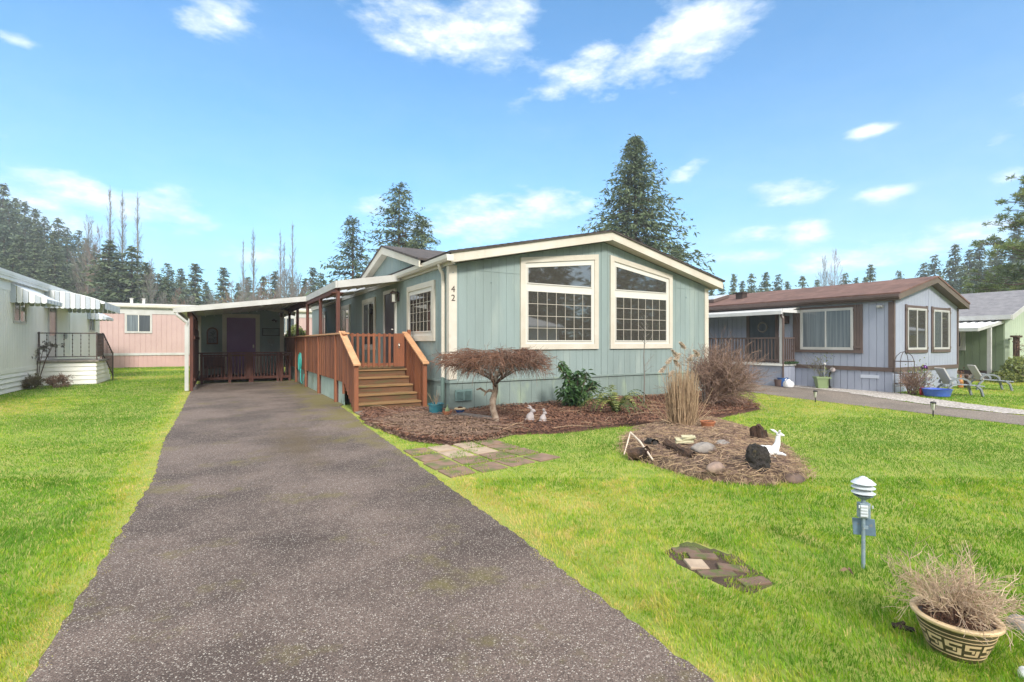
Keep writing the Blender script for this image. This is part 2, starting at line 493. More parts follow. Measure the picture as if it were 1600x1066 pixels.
def win(parent, axis, c, out, outer, trim=.11, trim_mat='cream', frame_mat='vinyl', glass='glass', grid=None, panes=None, frame_w=.05,
        name='window', mull=0, proud=.045, glasses=None, label=None):
    """outer trim polygon; panes = list of pane openings (polygons) or None"""
    mb = MB()
    inner = inset(outer, trim)
    ring(mb, axis, c, out, outer, inner, 0, proud)
    w = mb.build(name, trim_mat, parent, label=label)
    if panes is None:
        panes = [inset(inner, frame_w)]
    fr = MB()
    # solid sash board behind, panes proud of it
    n = 4
    vs = [wp(axis, c, out, a, z, .018) for a, z in inner]
    fr.add(vs, [(0, 1, 2, 3)])
    for P in panes:
        A = inset(P, -.022)
        ring(fr, axis, c, out, A, P, .018, .036)
    if mull:
        (x0, z0), (x1, z1), (x2, z2), (x3, z3) = panes[0]
        for k in range(1, mull):
            x = x0 + (x1 - x0) * k / mull
            zt = z3 + (z2 - z3) * k / mull
            fr.add([wp(axis, c, out, x + dx, z, o) for o in (.018, .038) for dx, z in ((-.022, z0), (.022, z0), (.022, zt), (-.022, zt))], MB.BF)
    fr.build('frame', frame_mat, w)
    for i, P in enumerate(panes):
        if mull:
            for k in range(mull):
                (x0, z0), (x1, z1), (x2, z2), (x3, z3) = P
                f0, f1 = k / mull, (k + 1) / mull
                q = [(x0 + (x1 - x0) * f0, z0), (x0 + (x1 - x0) * f1, z0), (x0 + (x1 - x0) * f1, z3 + (z2 - z3) * f1), (x0 + (x1 - x0) * f0, z3 + (z2 - z3) * f0)]
                g = MB(); g.add([wp(axis, c, out, a, z, .024) for a, z in q], [(0, 1, 2, 3)])
                g.build('pane', glasses[k] if glasses else glass, w)
        else:
            g = MB(); g.add([wp(axis, c, out, a, z, .024) for a, z in P], [(0, 1, 2, 3)])
            g.build('pane', glass, w)
        if grid and grid[i]:
            nx, nz = grid[i]
            (x0, z0), (x1, z1), (x2, z2), (x3, z3) = P
            gm = MB()
            b = .0062 if axis == 'x' else .005
            for k in range(1, nx):
                x = x0 + (x1 - x0) * k / nx
                zt = z3 + (z2 - z3) * k / nx
                gm.add([wp(axis, c, out, x + dx, z, o) for o in (.02, .03) for dx, z in ((-b, z0), (b, z0), (b, zt), (-b, zt))], MB.BF)
            for k in range(1, nz):
                f = k / nz
                za = z0 + (z3 - z0) * f; zb = z1 + (z2 - z1) * f
                gm.add([wp(axis, c, out, x, z, o) for o in (.019, .029) for x, z in ((x0, za - b), (x1, zb - b), (x1, zb + b), (x0, za + b))], MB.BF)
            gm.build('muntin_grid', 'muntin', w)
    return w


# ================================================================== MAIN HOUSE
HX0, HX1, HY0, HY1 = 4.30, 12.65, 9.92, 28.0
RX, RZ = 8.6, 4.30
EZ0, EZ1 = 3.37, 3.30
EX0, EX1 = 4.2, 12.95
def roofz(x): return EZ0 + (RZ - EZ0) * (x - EX0) / (RX - EX0) if x < RX else RZ + (EZ1 - RZ) * (x - RX) / (EX1 - RX)

house = thing('manufactured_home', 'sage green home with two big gridded gable windows and number 42 on its corner', 'house', (8.5, 10, 0))
w = MB()
top = lambda x: roofz(x) - .215
# body
w.prism([(HX0, HY0, .62), (HX1, HY0, .62), (HX1, HY0, top(HX1)), (RX, HY0, top(RX)), (HX0, HY0, top(HX0))], (0, HY1 - HY0, 0))
siding(w, 'x', HY0, -1, HX0, 8.505, .66, top, .2, .007, .008)
siding(w, 'x', HY0, -1, 8.53, HX1, .66, lambda x: top(min(max(x, RX), HX1)) if x >= RX else top(x), .2, .007, .008)
siding(w, 'y', HX0, -1, HY0, HY1, .66, lambda y: 3.16, .2, .009, .010)
# thin panel joints standing proud
w.box(4.46, 6.05, HY0 - .016, HY0, 3.085, 3.10); w.box(11.11, 12.56, HY0 - .016, HY0, 3.05, 3.065)
w.box(8.498, 8.512, HY0 - .016, HY0, .7, top(8.5) - .01)
w.build('wall', 'sage', house)
sk = MB()
sk.prism([(HX0 + .03, HY0 + .03, -.05), (HX1 - .03, HY0 + .03, -.05), (HX1 - .03, HY0 + .03, .62), (HX0 + .03, HY0 + .03, .62)], (0, HY1 - HY0 - .06, 0))
siding(sk, 'x', HY0 + .03, -1, HX0, HX1, -.05, lambda x: .62, .3, .006, .02)
siding(sk, 'y', HX0 + .03, -1, HY0, HY1, -.05, lambda x: .62, .3, .006, .02)
sk.box(HX0 - .02, HX1 + .02, HY0 - .022, HY0, .618, .662)
sk.box(HX0 - .022, HX0, HY0 - .02, HY1, .618, .662)
sk.build('skirting', 'sage_lower', house)
t = MB()
t.box(4.27, 4.45, HY0 - .032, HY0 - .008, .70, 3.16)
t.box(4.266, 4.29, HY0 - .03, HY0 + .10, .70, 3.16)
t.build('corner_trim', 'cream', house)
t = MB()
t.box(HX1 - .14, HX1 + .02, HY0 - .032, HY0 - .008, .70, 3.10)
t.build('corner_trim', 'cream', house)
# roof
FY = 9.60
r = MB()
def roofpoly(y, e, th):
    return [(EX0 - e, y, roofz(EX0) - e * .2), (RX, y, RZ), (EX1 + e, y, EZ1 - e * .2), (EX1 + e, y, EZ1 - e * .2 - th), (RX, y, RZ - th), (EX0 - e, y, roofz(EX0) - e * .2 - th)]
r.prism([(x, y, z + .035) for x, y, z in roofpoly(FY - .04, .04, .035)], (0, HY1 + .3 - FY, 0))
# shingle courses on both slopes
k = 0
for x0, x1 in ((EX0 - .05, RX), (EX1 + .05, RX)):
    n = 26
    for i in range(n):
        f0, f1 = i / n, (i + 1) / n + .004
        xa, xb = x0 + (x1 - x0) * f0, x0 + (x1 - x0) * f1
        r.add([(xa, FY - .05, roofz(xa) + .037), (xb, FY - .05, roofz(xb) + .043 - .004), (xb, HY1 + .3, roofz(xb) + .039), (xa, HY1 + .3, roofz(xa) + .037),
               (xa, FY - .05, roofz(xa) + .048), (xa, HY1 + .3, roofz(xa) + .048)], [(4, 1, 2, 5), (0, 1, 4), (3, 2, 5), (0, 4, 5, 3)])
ro = r.build('roof', 'shingle', house)
f = MB()
for xa, xb in ((EX0, RX), (RX, EX1)):
    f.prism([(xa, FY, roofz(xa)), (xb, FY, roofz(xb)), (xb, FY, roofz(xb) - .215), (xa, FY, roofz(xa) - .20)], (0, .035, 0))
f.build('gable_fascia', 'cream', ro)
f = MB()
for xa, xb in ((EX0 + .01, RX), (RX, EX1 - .01)):
    f.prism([(xa, FY + .035, roofz(xa) - .18), (xb, FY + .035, roofz(xb) - .18), (xb, FY + .035, roofz(xb) - .2), (xa, FY + .035, roofz(xa) - .2)], (0, HY0 - FY - .04, 0))
f.box(HX1 + .02, EX1 - .02, HY0, HY1, EZ1 - .12, EZ1 - .10)
f.box(EX1 - .03, EX1, FY + .04, HY1, EZ1 - .2, EZ1)
f.build('soffit', 'cream', ro)
# gutter along the left eave and downspout
g = MB()
gp = [(4.24, 3.335), (4.24, 3.22), (4.19, 3.195), (4.12, 3.20), (4.085, 3.25), (4.075, 3.33), (4.09, 3.335), (4.105, 3.26), (4.14, 3.225), (4.19, 3.22), (4.215, 3.24), (4.225, 3.335)]
g.prism([(x, FY - .02, z) for x, z in gp], (0, 13.35 - FY, 0))
g.box(4.09, 4.235, FY - .022, FY - .014, 3.2, 3.33)
g.box(4.24, 4.3, FY + .05, HY1, 3.15, 3.34)
g.build('gutter', 'vinyl', house)
g = MB()
g.tube([(4.16, 10.18, 3.21), (4.17, 10.18, 3.12), (4.245, 10.18, 3.0), (4.25, 10.18, 2.9), (4.25, 10.18, .72)], .042, 8)
g.build('downspout', 'cream', house, smooth=True)
g = MB()
g.tube([(4.24, 10.18, .74), (4.24, 10.18, .02)], .046, 8)
g.build('drain_leader', mat('dark_green_pipe', sc(92, 112, 106), rough=.6), house, smooth=True)
# front windows
def poly(x0, x1, zb, zt0, zt1): return [(x0, zb), (x1, zb), (x1, zt1), (x0, zt0)]
win(house, 'x', HY0 - .006, -1, poly(6.06, 8.40, 1.33, 3.47, 3.75), trim=.13, panes=[poly(6.27, 8.16, 2.90, 3.25, 3.46), poly(6.27, 8.16, 1.55, 2.70, 2.70)],
    grid=[None, (7, 4)], name='gable_window')
win(house, 'x', HY0 - .006, -1, poly(8.80, 11.11, 1.33, 3.77, 3.40), trim=.13, panes=[poly(9.0, 10.86, 2.89, 3.48, 3.19), poly(9.0, 10.86, 1.55, 2.68, 2.68)],
    grid=[None, (7, 4)], name='gable_window')
# side windows on the porch wall (y increasing goes deeper)
win(house, 'y', HX0 - .008, -1, poly(10.72, 12.62, 1.53, 2.93, 2.93), trim=.13, panes=[poly(10.93, 12.41, 1.77, 2.69, 2.69)], grid=[(6, 4)])
for a, b in ((15.7, 17.3), (19.2, 20.7), (24.0, 25.3)):
    win(house, 'y', HX0 - .008, -1, poly(a, b, 1.25, 2.93, 2.93), trim=.13, mull=2, glasses=['glass', 'glass_screen'])
d = MB()
ring(d, 'y', HX0 - .008, -1, poly(13.58, 14.75, .86, 3.0, 3.0), [(13.68, .86), (14.65, .86), (14.65, 2.9), (13.68, 2.9)], 0, .05)
dd = d.build('entry_door', 'vinyl', house)
d = MB(); d.box(HX0 - .03, HX0 - .012, 13.68, 14.65, .86, 2.9); d.build('door_leaf', 'darkdoor', dd)
d = MB(); d.ball((HX0 - .08, 13.78, 1.86), .03); d.tube([(HX0 - .03, 13.78, 1.86), (HX0 - .08, 13.78, 1.86)], .012, 6); d.build('door_knob', 'brass', dd, smooth=True)
# lantern beside the door
l = MB()
l.box(4.26, 4.29, 13.33, 13.45, 2.62, 2.86)
l.box(4.13, 4.27, 13.37, 13.41, 2.86, 2.89)
l.lathe([(.10, 0), (.02, .07)], (4.13, 13.39, 2.84), 8)
l.box(4.06, 4.20, 13.32, 13.46, 2.585, 2.60)
for dx in (-.065, .065):
    for dy in (-.065, .065): l.tube([(4.13 + dx, 13.39 + dy, 2.6), (4.13 + dx, 13.39 + dy, 2.85)], .006, 4)
lo = l.build('wall_lantern', 'iron', house)
l = MB(); l.box(4.09, 4.17, 13.35, 13.43, 2.605, 2.835); l.build('lantern_glass', 'lampglass', lo)
# skirting vents
for x in (4.62,):
    v = MB()
    v.box(x - .2, x + .2, HY0 - .03, HY0, .23, .47)
    for s in (-1, 1):
        for i in range(7):
            z = .26 + i * .027
            v.obox((x + s * .095, HY0 - .036, z), (.155, .004, .02), rx=.6)
    v.build('skirting_vent', mat('vent_grille', sc(120, 146, 142), rough=.6), house)
v = MB(); v.box(HX0 - .012, HX0, 10.3, 10.62, .3, .52); v.build('skirting_vent', mat('vent_plain', sc(150, 168, 160), rough=.6), house)
# house number
for ch, z in (('4', 2.64), ('2', 2.45)):
    text_mesh('house_number', ch, .19, 'iron', (4.362, HY0 - .036, z), (R(90), 0, 0), house)
# small screws / hooks on the gable
for x, z in ((5.3, 2.85), (11.7, 2.8), (4.36, 3.0)):
    v = MB(); v.tube([(x, HY0 - .01, z), (x, HY0 - .035, z)], .012, 6); v.build('wall_hook', 'galv', house)

# dormer over the porch side
dm = MB()
DY0, DYA, DY1, DZ = 11.0, 14.05, 17.1, 4.20
dz = lambda y: DZ - (DZ - 3.40) * abs(y - DYA) / (DYA - DY0)
dm.prism([(4.22, DY0 + .15, 3.36), (4.22, DYA, dz(DYA) - .17), (4.22, DY1 - .15, 3.36)], (3.6, 0, 0))
siding(dm, 'y', 4.22, -1, DY0 + .2, DYA, 3.34, lambda y: max(3.35, dz(y) - .17), .2, .012, .008)
siding(dm, 'y', 4.22, -1, DYA, DY1 - .2, 3.34, lambda y: max(3.35, dz(y) - .17), .2, .012, .008)
dmo = dm.build('dormer', 'sage', house)
dr = MB()
for ya in (DY0, DY1):
    dr.prism([(3.98, ya, dz(ya)), (3.98, DYA, DZ), (3.98, DYA, DZ + .05), (3.98, ya, dz(ya) + .05)], (4.4, 0, 0))
dr.build('dormer_roof', 'shingle', dmo)
df = MB()
for ya in (DY0 + .02, DY1 - .02):
    df.prism([(4.0, ya, dz(ya)), (4.0, DYA, DZ), (4.0, DYA, DZ - .2), (4.0, ya, dz(ya) - .16)], (.035, 0, 0))
    df.prism([(4.035, ya, dz(ya) - .15), (4.035, DYA, DZ - .17), (4.035, DYA, DZ - .15), (4.035, ya, dz(ya) - .13)], (.18, 0, 0))
df.build('dormer_fascia', 'cream', dmo)

# ================================================================== CARPORT + PORCH ROOF
car = thing('carport', 'white metal patio roof sloping from the sage home over the driveway end, on brown posts', 'carport', (0.9, 20, 0))
def slab(mb, pts, th, mi=0):
    mb.prism(pts, (0, 0, -th), mi)
CX, CZ = 2.6, 3.02      # valley line above the deck posts
LX, LZ = -1.02, 2.52
p = MB()
slab(p, [(LX, 18.0, LZ), (CX, 18.0, CZ), (CX, 24.6, CZ), (LX, 24.6, LZ)], .05)
for i in range(1, 12):   # pan ribs seen from above/below
    x = LX + (CX - LX) * i / 12; z = LZ + (CZ - LZ) * i / 12
    p.box(x - .015, x + .015, 18.03, 24.6, z - .085, z - .05)
p.build('roof_panel', 'pan', car)
def pz(x): return CZ + (3.29 - CZ) * (x - CX) / (4.2 - CX)
for i, (ya, yb) in enumerate(((13.05, 15.6), (17.0, 19.0), (20.4, 24.6))):
    p = MB()
    slab(p, [(CX, ya, CZ), (4.2, ya, pz(4.2)), (4.2, yb, pz(4.2)), (CX, yb, CZ)], .05)
    for k in range(1, 6):
        x = CX + 1.6 * k / 6
        p.box(x - .012, x + .012, ya + .03, yb, pz(x) - .08, pz(x) - .05)
    p.build('roof_panel', 'pan', car)
for ya, yb in ((15.6, 17.0), (19.0, 20.4)):
    p = MB(); slab(p, [(CX, ya, CZ - .02), (4.2, ya, pz(4.2) - .02), (4.2, yb, pz(4.2) - .02), (CX, yb, CZ - .02)], .012)
    p.build('clear_roof_panel', 'pan_clear', car)
fa = MB()
def band(mb, a, b, h0, h1, th):
    """fascia board from a to b"""
    a, b = Vector(a), Vector(b)
    dr_ = (b - a); n = Vector((dr_.y, -dr_.x, 0)).normalized() * th
    mb.add([a + Vector((0, 0, h0)), b + Vector((0, 0, h0)), b + Vector((0, 0, h1)), a + Vector((0, 0, h1)),
            a + n + Vector((0, 0, h0)), b + n + Vector((0, 0, h0)), b + n + Vector((0, 0, h1)), a + n + Vector((0, 0, h1))], MB.BF)
band(fa, (LX - .06, 18.0, LZ), (CX, 18.0, CZ), -.135, .03, .05)
band(fa, (CX, 18.0, CZ), (CX, 13.05, CZ), -.15, .03, .05)
band(fa, (CX - .0, 13.05, CZ), (4.2, 13.05, pz(4.2)), -.15, .03, .05)
fa.build('fascia', 'white', car)
gu = MB()
gu.prism([(LX - .13, 17.94, LZ - .01), (LX - .12, 17.94, LZ - .12), (LX - .03, 17.94, LZ - .13), (LX - .01, 17.94, LZ - .01)], (0, 6.6, 0))
gu.build('gutter', 'white', car)
gu = MB()
gu.tube([(LX - .05, 17.99, LZ - .11), (LX - .02, 17.99, LZ - .2), (-.80, 18.05, LZ - .42), (-.80, 18.08, LZ - .55)], .045, 8)
gu.box(-.86, -.76, 18.04, 18.14, .03, LZ - .5)
gu.build('downspout', 'white', car)
be = MB()
be.box(CX - .03, CX + .07, 13.12, 24.4, 2.76, 2.96)
be.box(-.80, -.68, 18.2, 24.4, 2.28, 2.43)
be.build('beam', 'cedar_dark', car)
for y in (13.0, 15.45, 17.9, 20.35, 22.8):
    b = MB(); b.box(CX - .045, CX + .045, y - .045, y + .045, 0, 2.78)
    b.build('post', 'cedar_dark', car, bevel=.006)
b = MB()
b.lathe([(.12, 0), (.16, .03), (.16, .06)], (CX, 13.12, 2.70), 10)
b.build('post_bracket', 'cedar_dark', car)
for y in (18.2, 20.6, 23.0):
    b = MB(); b.box(-.74, -.65, y - .045, y + .045, 0, 2.32); b.build('post', 'cedar_dark', car)
# cedar screen on the lawn side
sc_ = thing('privacy_screen', 'dark brown board screen along the lawn side of the carport', 'fence', (-.65, 20.5, 0))
b = MB()
for i in range(30):
    y = 18.3 + i * .155
    b.box(-.66 + (i % 2) * .012, -.64 + (i % 2) * .012, y, y + .148, .1, 2.3 if y < 19.2 else 1.95)
b.build('boards', 'cedar_dark', sc_)
b = MB(); b.box(-.64, -.60, 18.25, 22.9, .3, .39); b.box(-.64, -.60, 18.25, 22.9, 1.6, 1.69); b.build('rail', 'cedar_dark', sc_)

# ================================================================== DECK WITH STAIRS
deck = thing('deck', 'raised red-brown cedar deck with solid board side and five steps beside the sage home', 'deck', (3.4, 12, 0))
DZF = .85
fl = MB()
for i in range(64):
    y = 12.05 + i * .19
    fl.box(2.62, 4.27, y, y + .183, DZF - .04, DZF)
fl.build('deck_floor', 'tread', deck)
sd = MB()
n = 78
for i in range(n):
    y = 12.02 + (24.2 - 12.02) * i / n
    sd.box(2.545 + (i % 2) * .006, 2.57 + (i % 2) * .006, y + .004, y + .152, .56, 1.68, 0, rnd.random())
sd.build('side_boards', 'cedar', deck)
cp = MB(); cp.box(2.50, 2.66, 12.0, 24.25, 1.69, 1.73); cp.build('rail_cap', 'cap', deck, bevel=.005)
for y in (13.0, 15.45, 17.9, 20.35, 22.8):
    lb = MB(); lb.box(2.51, 2.56, y - .045, y + .045, 0, 1.685); lb.build('batten_post', 'cedar', deck)
lb = MB(); lb.box(2.51, 2.56, 12.0, 12.08, .3, 1.685); lb.build('batten_post', 'cedar', deck)
skp = MB()
for ya, yb in ((12.3, 12.94), (13.06, 15.39), (15.51, 17.84), (17.96, 20.29), (20.41, 22.74), (22.86, 24.2)):
    skp.box(2.60, 2.62, ya, yb, 0, .6)
skp.build('deck_skirting', mat('pale_sage_panel', sc(168, 186, 178), sc(146, 166, 158), rough=.7, scale=2, c3=sc(120, 128, 104), s3=3, r3=(.58, .75)), deck)
# inner rail boards facing the porch
ib = MB(); ib.box(2.60, 2.63, 12.1, 24.2, .86, 1.6); ib.build('inner_boards', 'cedar_dark', deck)
# steps: 5 risers, 4 treads + deck edge
SX0, SX1 = 2.60, 4.02
rise = DZF / 5
run = .285
sy = 12.05 - 4 * run
for i in range(5):
    z = rise * (i + 1)
    y = sy + i * run
    if i < 5:
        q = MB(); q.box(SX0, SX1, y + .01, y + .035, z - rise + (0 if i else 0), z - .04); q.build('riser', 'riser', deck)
    q = MB()
    q.box(SX0 - .0, SX1, y - .025, y + run / 2 - .015, z - .04, z)
    q.box(SX0 - .0, SX1, y + run / 2 - .01, y + run + .01, z - .04, z)
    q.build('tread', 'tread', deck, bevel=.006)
# stair railings
for sx, nm in ((2.54, 'left'), (4.08, 'right')):
    q = MB()
    ya, za, yb, zb = sy - .10, 1.00, 12.25, 1.73
    sl = (zb - za) / (yb - ya)
    for k in range(11):
        y = ya + .12 + k * .125
        zt = za + sl * (y - ya) - .03
        zl = max(.02, .02 + (y - sy - .15) * rise / run * 1.0) if nm == 'left' else .03
        q.box(sx - .02, sx + .02, y - .045, y + .045, zl, zt, 0, rnd.random())
    q.add([], [])
    q.build('stair_balusters', 'cedar', deck)
    q = MB(); q.box(sx - .045, sx + .045, ya, ya + .09, 0, za + .02); q.build('newel_post', 'cedar', deck, bevel=.006)
    q = MB()
    q.prism([(sx - .075, ya - .06, za), (sx - .075, yb, zb), (sx - .075, yb, zb + .04), (sx - .075, ya - .06, za + .04)], (.15, 0, 0))
    q.build('stair_handrail', 'cap', deck, bevel=.005)
q = MB(); q.box(4.13, 4.2, 12.15, 12.24, .6, 1.82); q.build('newel_post', 'cedar', deck)
# gate at the top of the steps
gt = MB()
gt.box(2.70, 4.02, 12.14, 12.17, 1.64, 1.70); gt.box(2.70, 4.02, 12.14, 12.17, .93, .99)
for i in range(9):
    x = 2.75 + i * .128
    gt.box(x - .028, x + .028, 12.105, 12.138, .90, 1.72, 0, rnd.random())
gt.box(3.80, 4.02, 12.105, 12.138, .90, 1.72)
go = gt.build('deck_gate', 'cedar', deck)
q = MB(); q.box(3.86, 3.90, 12.09, 12.106, 1.36, 1.48); q.ball((3.88, 12.08, 1.42), .02); q.build('latch', 'brass', go)
# stair pad
q = MB(); q.box(2.5, 4.35, 10.15, 10.9, -.02, .03)
q.build('concrete_pad', 'concrete', None, label='damp concrete pad at the foot of the deck steps', cat='pad', loc=(3.4, 10.4, 0), bevel=.01)

# hose on the deck side
hs = MB()
hp = Vector((2.50, 18.6, 1.0))
rr = random.Random(3)
for k in range(7):
    pts = []
    r0, h0 = .12 + rr.uniform(-.03, .05), .26 + rr.uniform(-.05, .08)
    for i in range(25):
        a = 2 * math.pi * i / 24
        pts.append((hp.x - .02 - .03 * (k % 3), hp.y + math.sin(a) * r0 * (1 + .2 * math.cos(a)) + rr.uniform(-.006, .006), hp.z - .2 + math.cos(a) * h0 + rr.uniform(-.006, .006)))
    hs.tube(pts, .013, 6, cap=False)
hs.tube([(2.46, 18.5, .6), (2.44, 18.35, .4), (2.42, 18.2, .2), (2.42, 17.9, .12), (2.44, 17.7, .3), (2.46, 17.65, .45)], .013, 6)
ho = hs.build('garden_hose', 'teal', None, label='coiled teal garden hose hanging on the deck side', cat='hose', loc=(2.48, 18.6, .5), smooth=True)

# ================================================================== SHED, GATE
shed = thing('shed', 'small sage green shed with purple door at the back of the carport', 'shed', (.9, 23.3, 0))
SY = 23.3
st = lambda x: 3.12 - .2 * abs(x - .9)
q = MB()
q.prism([(-.65, SY, .1), (2.42, SY, .1), (2.42, SY, st(2.42)), (.9, SY, st(.9)), (-.65, SY, st(-.65))], (0, 4, 0))
siding(q, 'x', SY, -1, -.65, .9, .1, st, .2, .008, .008); siding(q, 'x', SY, -1, .9, 2.42, .1, st, .2, .008, .008)
q.build('wall', 'sage', shed)
q = MB(); q.box(2.28, 2.44, SY - .03, SY - .008, .1, st(2.4)); q.build('corner_trim', 'cream', shed)
q = MB(); q.box(-.68, -.56, SY - .03, SY - .008, .1, st(-.6)); q.build('corner_trim', 'cream', shed)
q = MB()
for xa, xb in ((-.95, .9), (.9, 2.85)):
    q.prism([(xa, SY - .25, st(xa) + .02), (xb, SY - .25, st(xb) + .02), (xb, SY - .25, st(xb) + .06), (xa, SY - .25, st(xa) + .06)], (0, 4.5, 0))
so = q.build('roof', 'shingle', shed)
q = MB()
for xa, xb in ((-.95, .9), (.9, 2.85)):
    q.prism([(xa, SY - .28, st(xa) - .11), (xb, SY - .28, st(xb) - .11), (xb, SY - .28, st(xb) + .04), (xa, SY - .28, st(xa) + .04)], (0, .03, 0))
q.build('fascia', 'cream', so)
q = MB()
ring(q, 'x', SY - .008, -1, poly(.16, 1.52, .2, 2.66, 2.66), [(.32, .2), (1.36, .2), (1.36, 2.5), (.32, 2.5)], 0, .04)
do = q.build('door', 'cream', shed)
q = MB(); q.box(.32, 1.36, SY - .03, SY - .01, .22, 2.5)
for k in range(1, 7): q.box(.32 + k * .148, .324 + k * .148, SY - .034, SY - .03, .24, 2.48)
q.build('door_leaf', 'purple', do)
q = MB(); q.ball((1.28, SY - .09, 1.32), .03); q.box(1.255, 1.305, SY - .04, SY - .028, 1.26, 1.4); q.build('door_knob', 'brass', do)
q = MB(); q.box(2.02, 2.1, SY - .05, SY - .01, 2.4, 2.48); q.ball((2.02, SY - .14, 2.42), (.07, .06, .05)); q.ball((2.12, SY - .13, 2.40), (.05, .06, .05)); q.build('floodlight', 'iron', shed)
# arched plaque
q = MB()
ap = [(-.38, 1.42), (.02, 1.42)] + [(-.18 + .2 * math.cos(a), 1.90 + .2 * math.sin(a)) for a in [math.pi * i / 12 for i in range(13)]]
ai = [(-.325, 1.48), (-.035, 1.48)] + [(-.18 + .145 * math.cos(a), 1.90 + .145 * math.sin(a)) for a in [math.pi * i / 12 for i in range(13)]]
ring(q, 'x', SY - .02, -1, ap, ai, 0, .05)
ar = q.build('arched_plaque', mat('rust_frame', sc(122, 84, 70), sc(98, 70, 60), rough=.8, scale=10), None, label='rusty arched wall plaque left of the purple shed door', cat='wall plaque', loc=(-.18, SY, 1.6))
q = MB(); q.prism([wp('x', SY - .02, -1, a, z, .01) for a, z in ai], (0, -.008, 0)); q.build('back_panel', mat('plaque_grey', sc(118, 122, 120), rough=.8), ar)
q = MB()
rr = random.Random(5)
for i in range(26):
    a = rr.uniform(0, 6.28)
    x, z = -.18 + rr.uniform(-.07, .07), 1.56 + rr.uniform(0, .38)
    q.tube([(x, SY - .045, z), (x + .05 * math.cos(a), SY - .055, z + .05 * math.sin(a)), (x + .09 * math.cos(a + .5), SY - .045, z + .08 * math.sin(a + .5))], .008, 4)
q.build('scroll_relief', mat('plaque_iron', sc(70, 74, 78), rough=.7), ar)
# horizontal ornament
q = MB()
ring(q, 'x', SY - .02, -1, poly(1.60, 2.27, 1.77, 2.10, 2.10), poly(1.64, 2.23, 1.81, 2.06, 2.06), 0, .04)
ar = q.build('wall_ornament', mat('ornament_iron', sc(82, 84, 82), rough=.7), None, label='long dark scrollwork panel right of the purple shed door', cat='wall ornament', loc=(1.93, SY, 1.9))
q = MB()
for cx in (1.75, 1.93, 2.11):
    for r0 in (.045, .085):
        q.tube([(cx + r0 * math.cos(6.283 * i / 12), SY - .04, 1.935 + r0 * math.sin(6.283 * i / 12)) for i in range(13)], .006, 4, cap=False)
q.build('scrollwork', mat('scroll_pale', sc(140, 150, 146), rough=.6), ar)
q = MB(); q.prism([(1.80, SY - .03, 1.45), (2.06, SY - .03, 1.45), (2.06, SY - .03, 1.6), (1.93, SY - .03, 1.68), (1.80, SY - .03, 1.6)], (0, -.02, 0))
q.ball((1.95, SY - .05, 1.37), (.05, .02, .025))
q.build('small_sign', mat('sign_pale', sc(150, 158, 152), sc(116, 122, 118), rough=.8, scale=30), None, label='small pale gabled plaque under the dark scrollwork panel', cat='wall plaque', loc=(1.93, SY, 1.45))
q = MB(); q.box(-.62, 2.5, 21.35, 23.25, .1, .2)
q.build('shed_landing', 'cedar_dark', None, label='low brown wooden landing in front of the purple shed door', cat='deck', loc=(.9, 22.2, 0))
# railing gate across the carport
gr = thing('carport_gate', 'low dark brown picket gate across the end of the carport', 'gate', (.9, 21.2, 0))
q = MB(); q.box(-.62, 2.5, 21.15, 21.24, 1.08, 1.13); q.box(-.55, 2.45, 21.17, 21.21, .98, 1.05); q.box(-.55, 2.45, 21.17, 21.21, .14, .22); q.build('rail', 'cedar_dark', gr)
for x in (-.5, .38, 1.05, 1.12, 2.0, 2.12, 2.42):
    q = MB(); q.box(x - .04, x + .04, 21.15, 21.23, 0, 1.08); q.build('post', 'cedar_dark', gr)
q = MB()
for i in range(26):
    x = -.42 + i * .108
    q.box(x - .018, x + .018, 21.13, 21.165, .12, 1.06)
q.build('pickets', 'cedar_dark', gr)
q = MB(); q.box(.9, 1.08, 21.10, 21.13, .14, 1.08); q.build('gate_board', 'cedar_dark', gr)
# dark bench behind the gate
q = MB()
q.box(-.42, .22, 21.7, 22.15, .52, .57); q.box(-.42, .22, 22.13, 22.17, .57, .95)
for x in (-.4, .16):
    for y in (21.72, 22.1): q.box(x, x + .05, y, y + .05, .2, .52)
q.build('bench', 'cedar_dark', None, label='dark bench on the landing behind the picket gate', cat='bench', loc=(-.1, 21.9, .2))
# hanging porch lantern
q = MB()
c0 = (2.0, 20.0, 2.62)
q.tube([(c0[0], c0[1], 2.9), c0], .006, 4); q.lathe([(.02, .0), (.09, -.03), (.10, -.06)], c0, 10); q.lathe([(.05, -.06), (.05, -.17), (.03, -.2)], c0, 10)
q.build('hanging_lantern', 'iron', None, label='small dark bell-shaped lantern hanging under the carport roof', cat='lantern', loc=c0)
# ================================================================== GROUND HELPERS
def vnoise(x, y, s=1.0, seed=0):
    """smooth value noise, vectorised, 0..1"""
    x = np.asarray(x, float) * s + seed * 17.3; y = np.asarray(y, float) * s + seed * 9.1
    xi, yi = np.floor(x), np.floor(y)
    fx, fy = x - xi, y - yi
    fx = fx * fx * (3 - 2 * fx); fy = fy * fy * (3 - 2 * fy)
    def h(a, b):
        q = np.sin(a * 127.1 + b * 311.7 + seed * 3.7) * 43758.5453
        return q - np.floor(q)
    return (h(xi, yi) * (1 - fx) + h(xi + 1, yi) * fx) * (1 - fy) + (h(xi, yi + 1) * (1 - fx) + h(xi + 1, yi + 1) * fx) * fy


def inpoly(x, y, P):
    x = np.asarray(x, float); y = np.asarray(y, float)
    r = np.zeros(x.shape, bool)
    n = len(P)
    j = n - 1
    for i in range(n):
        xi, yi, xj, yj = P[i][0], P[i][1], P[j][0], P[j][1]
        if yi != yj:
            c = ((yi > y) != (yj > y)) & (x < (xj - xi) * (y - yi) / (yj - yi) + xi)
            r ^= c
        j = i
    return r


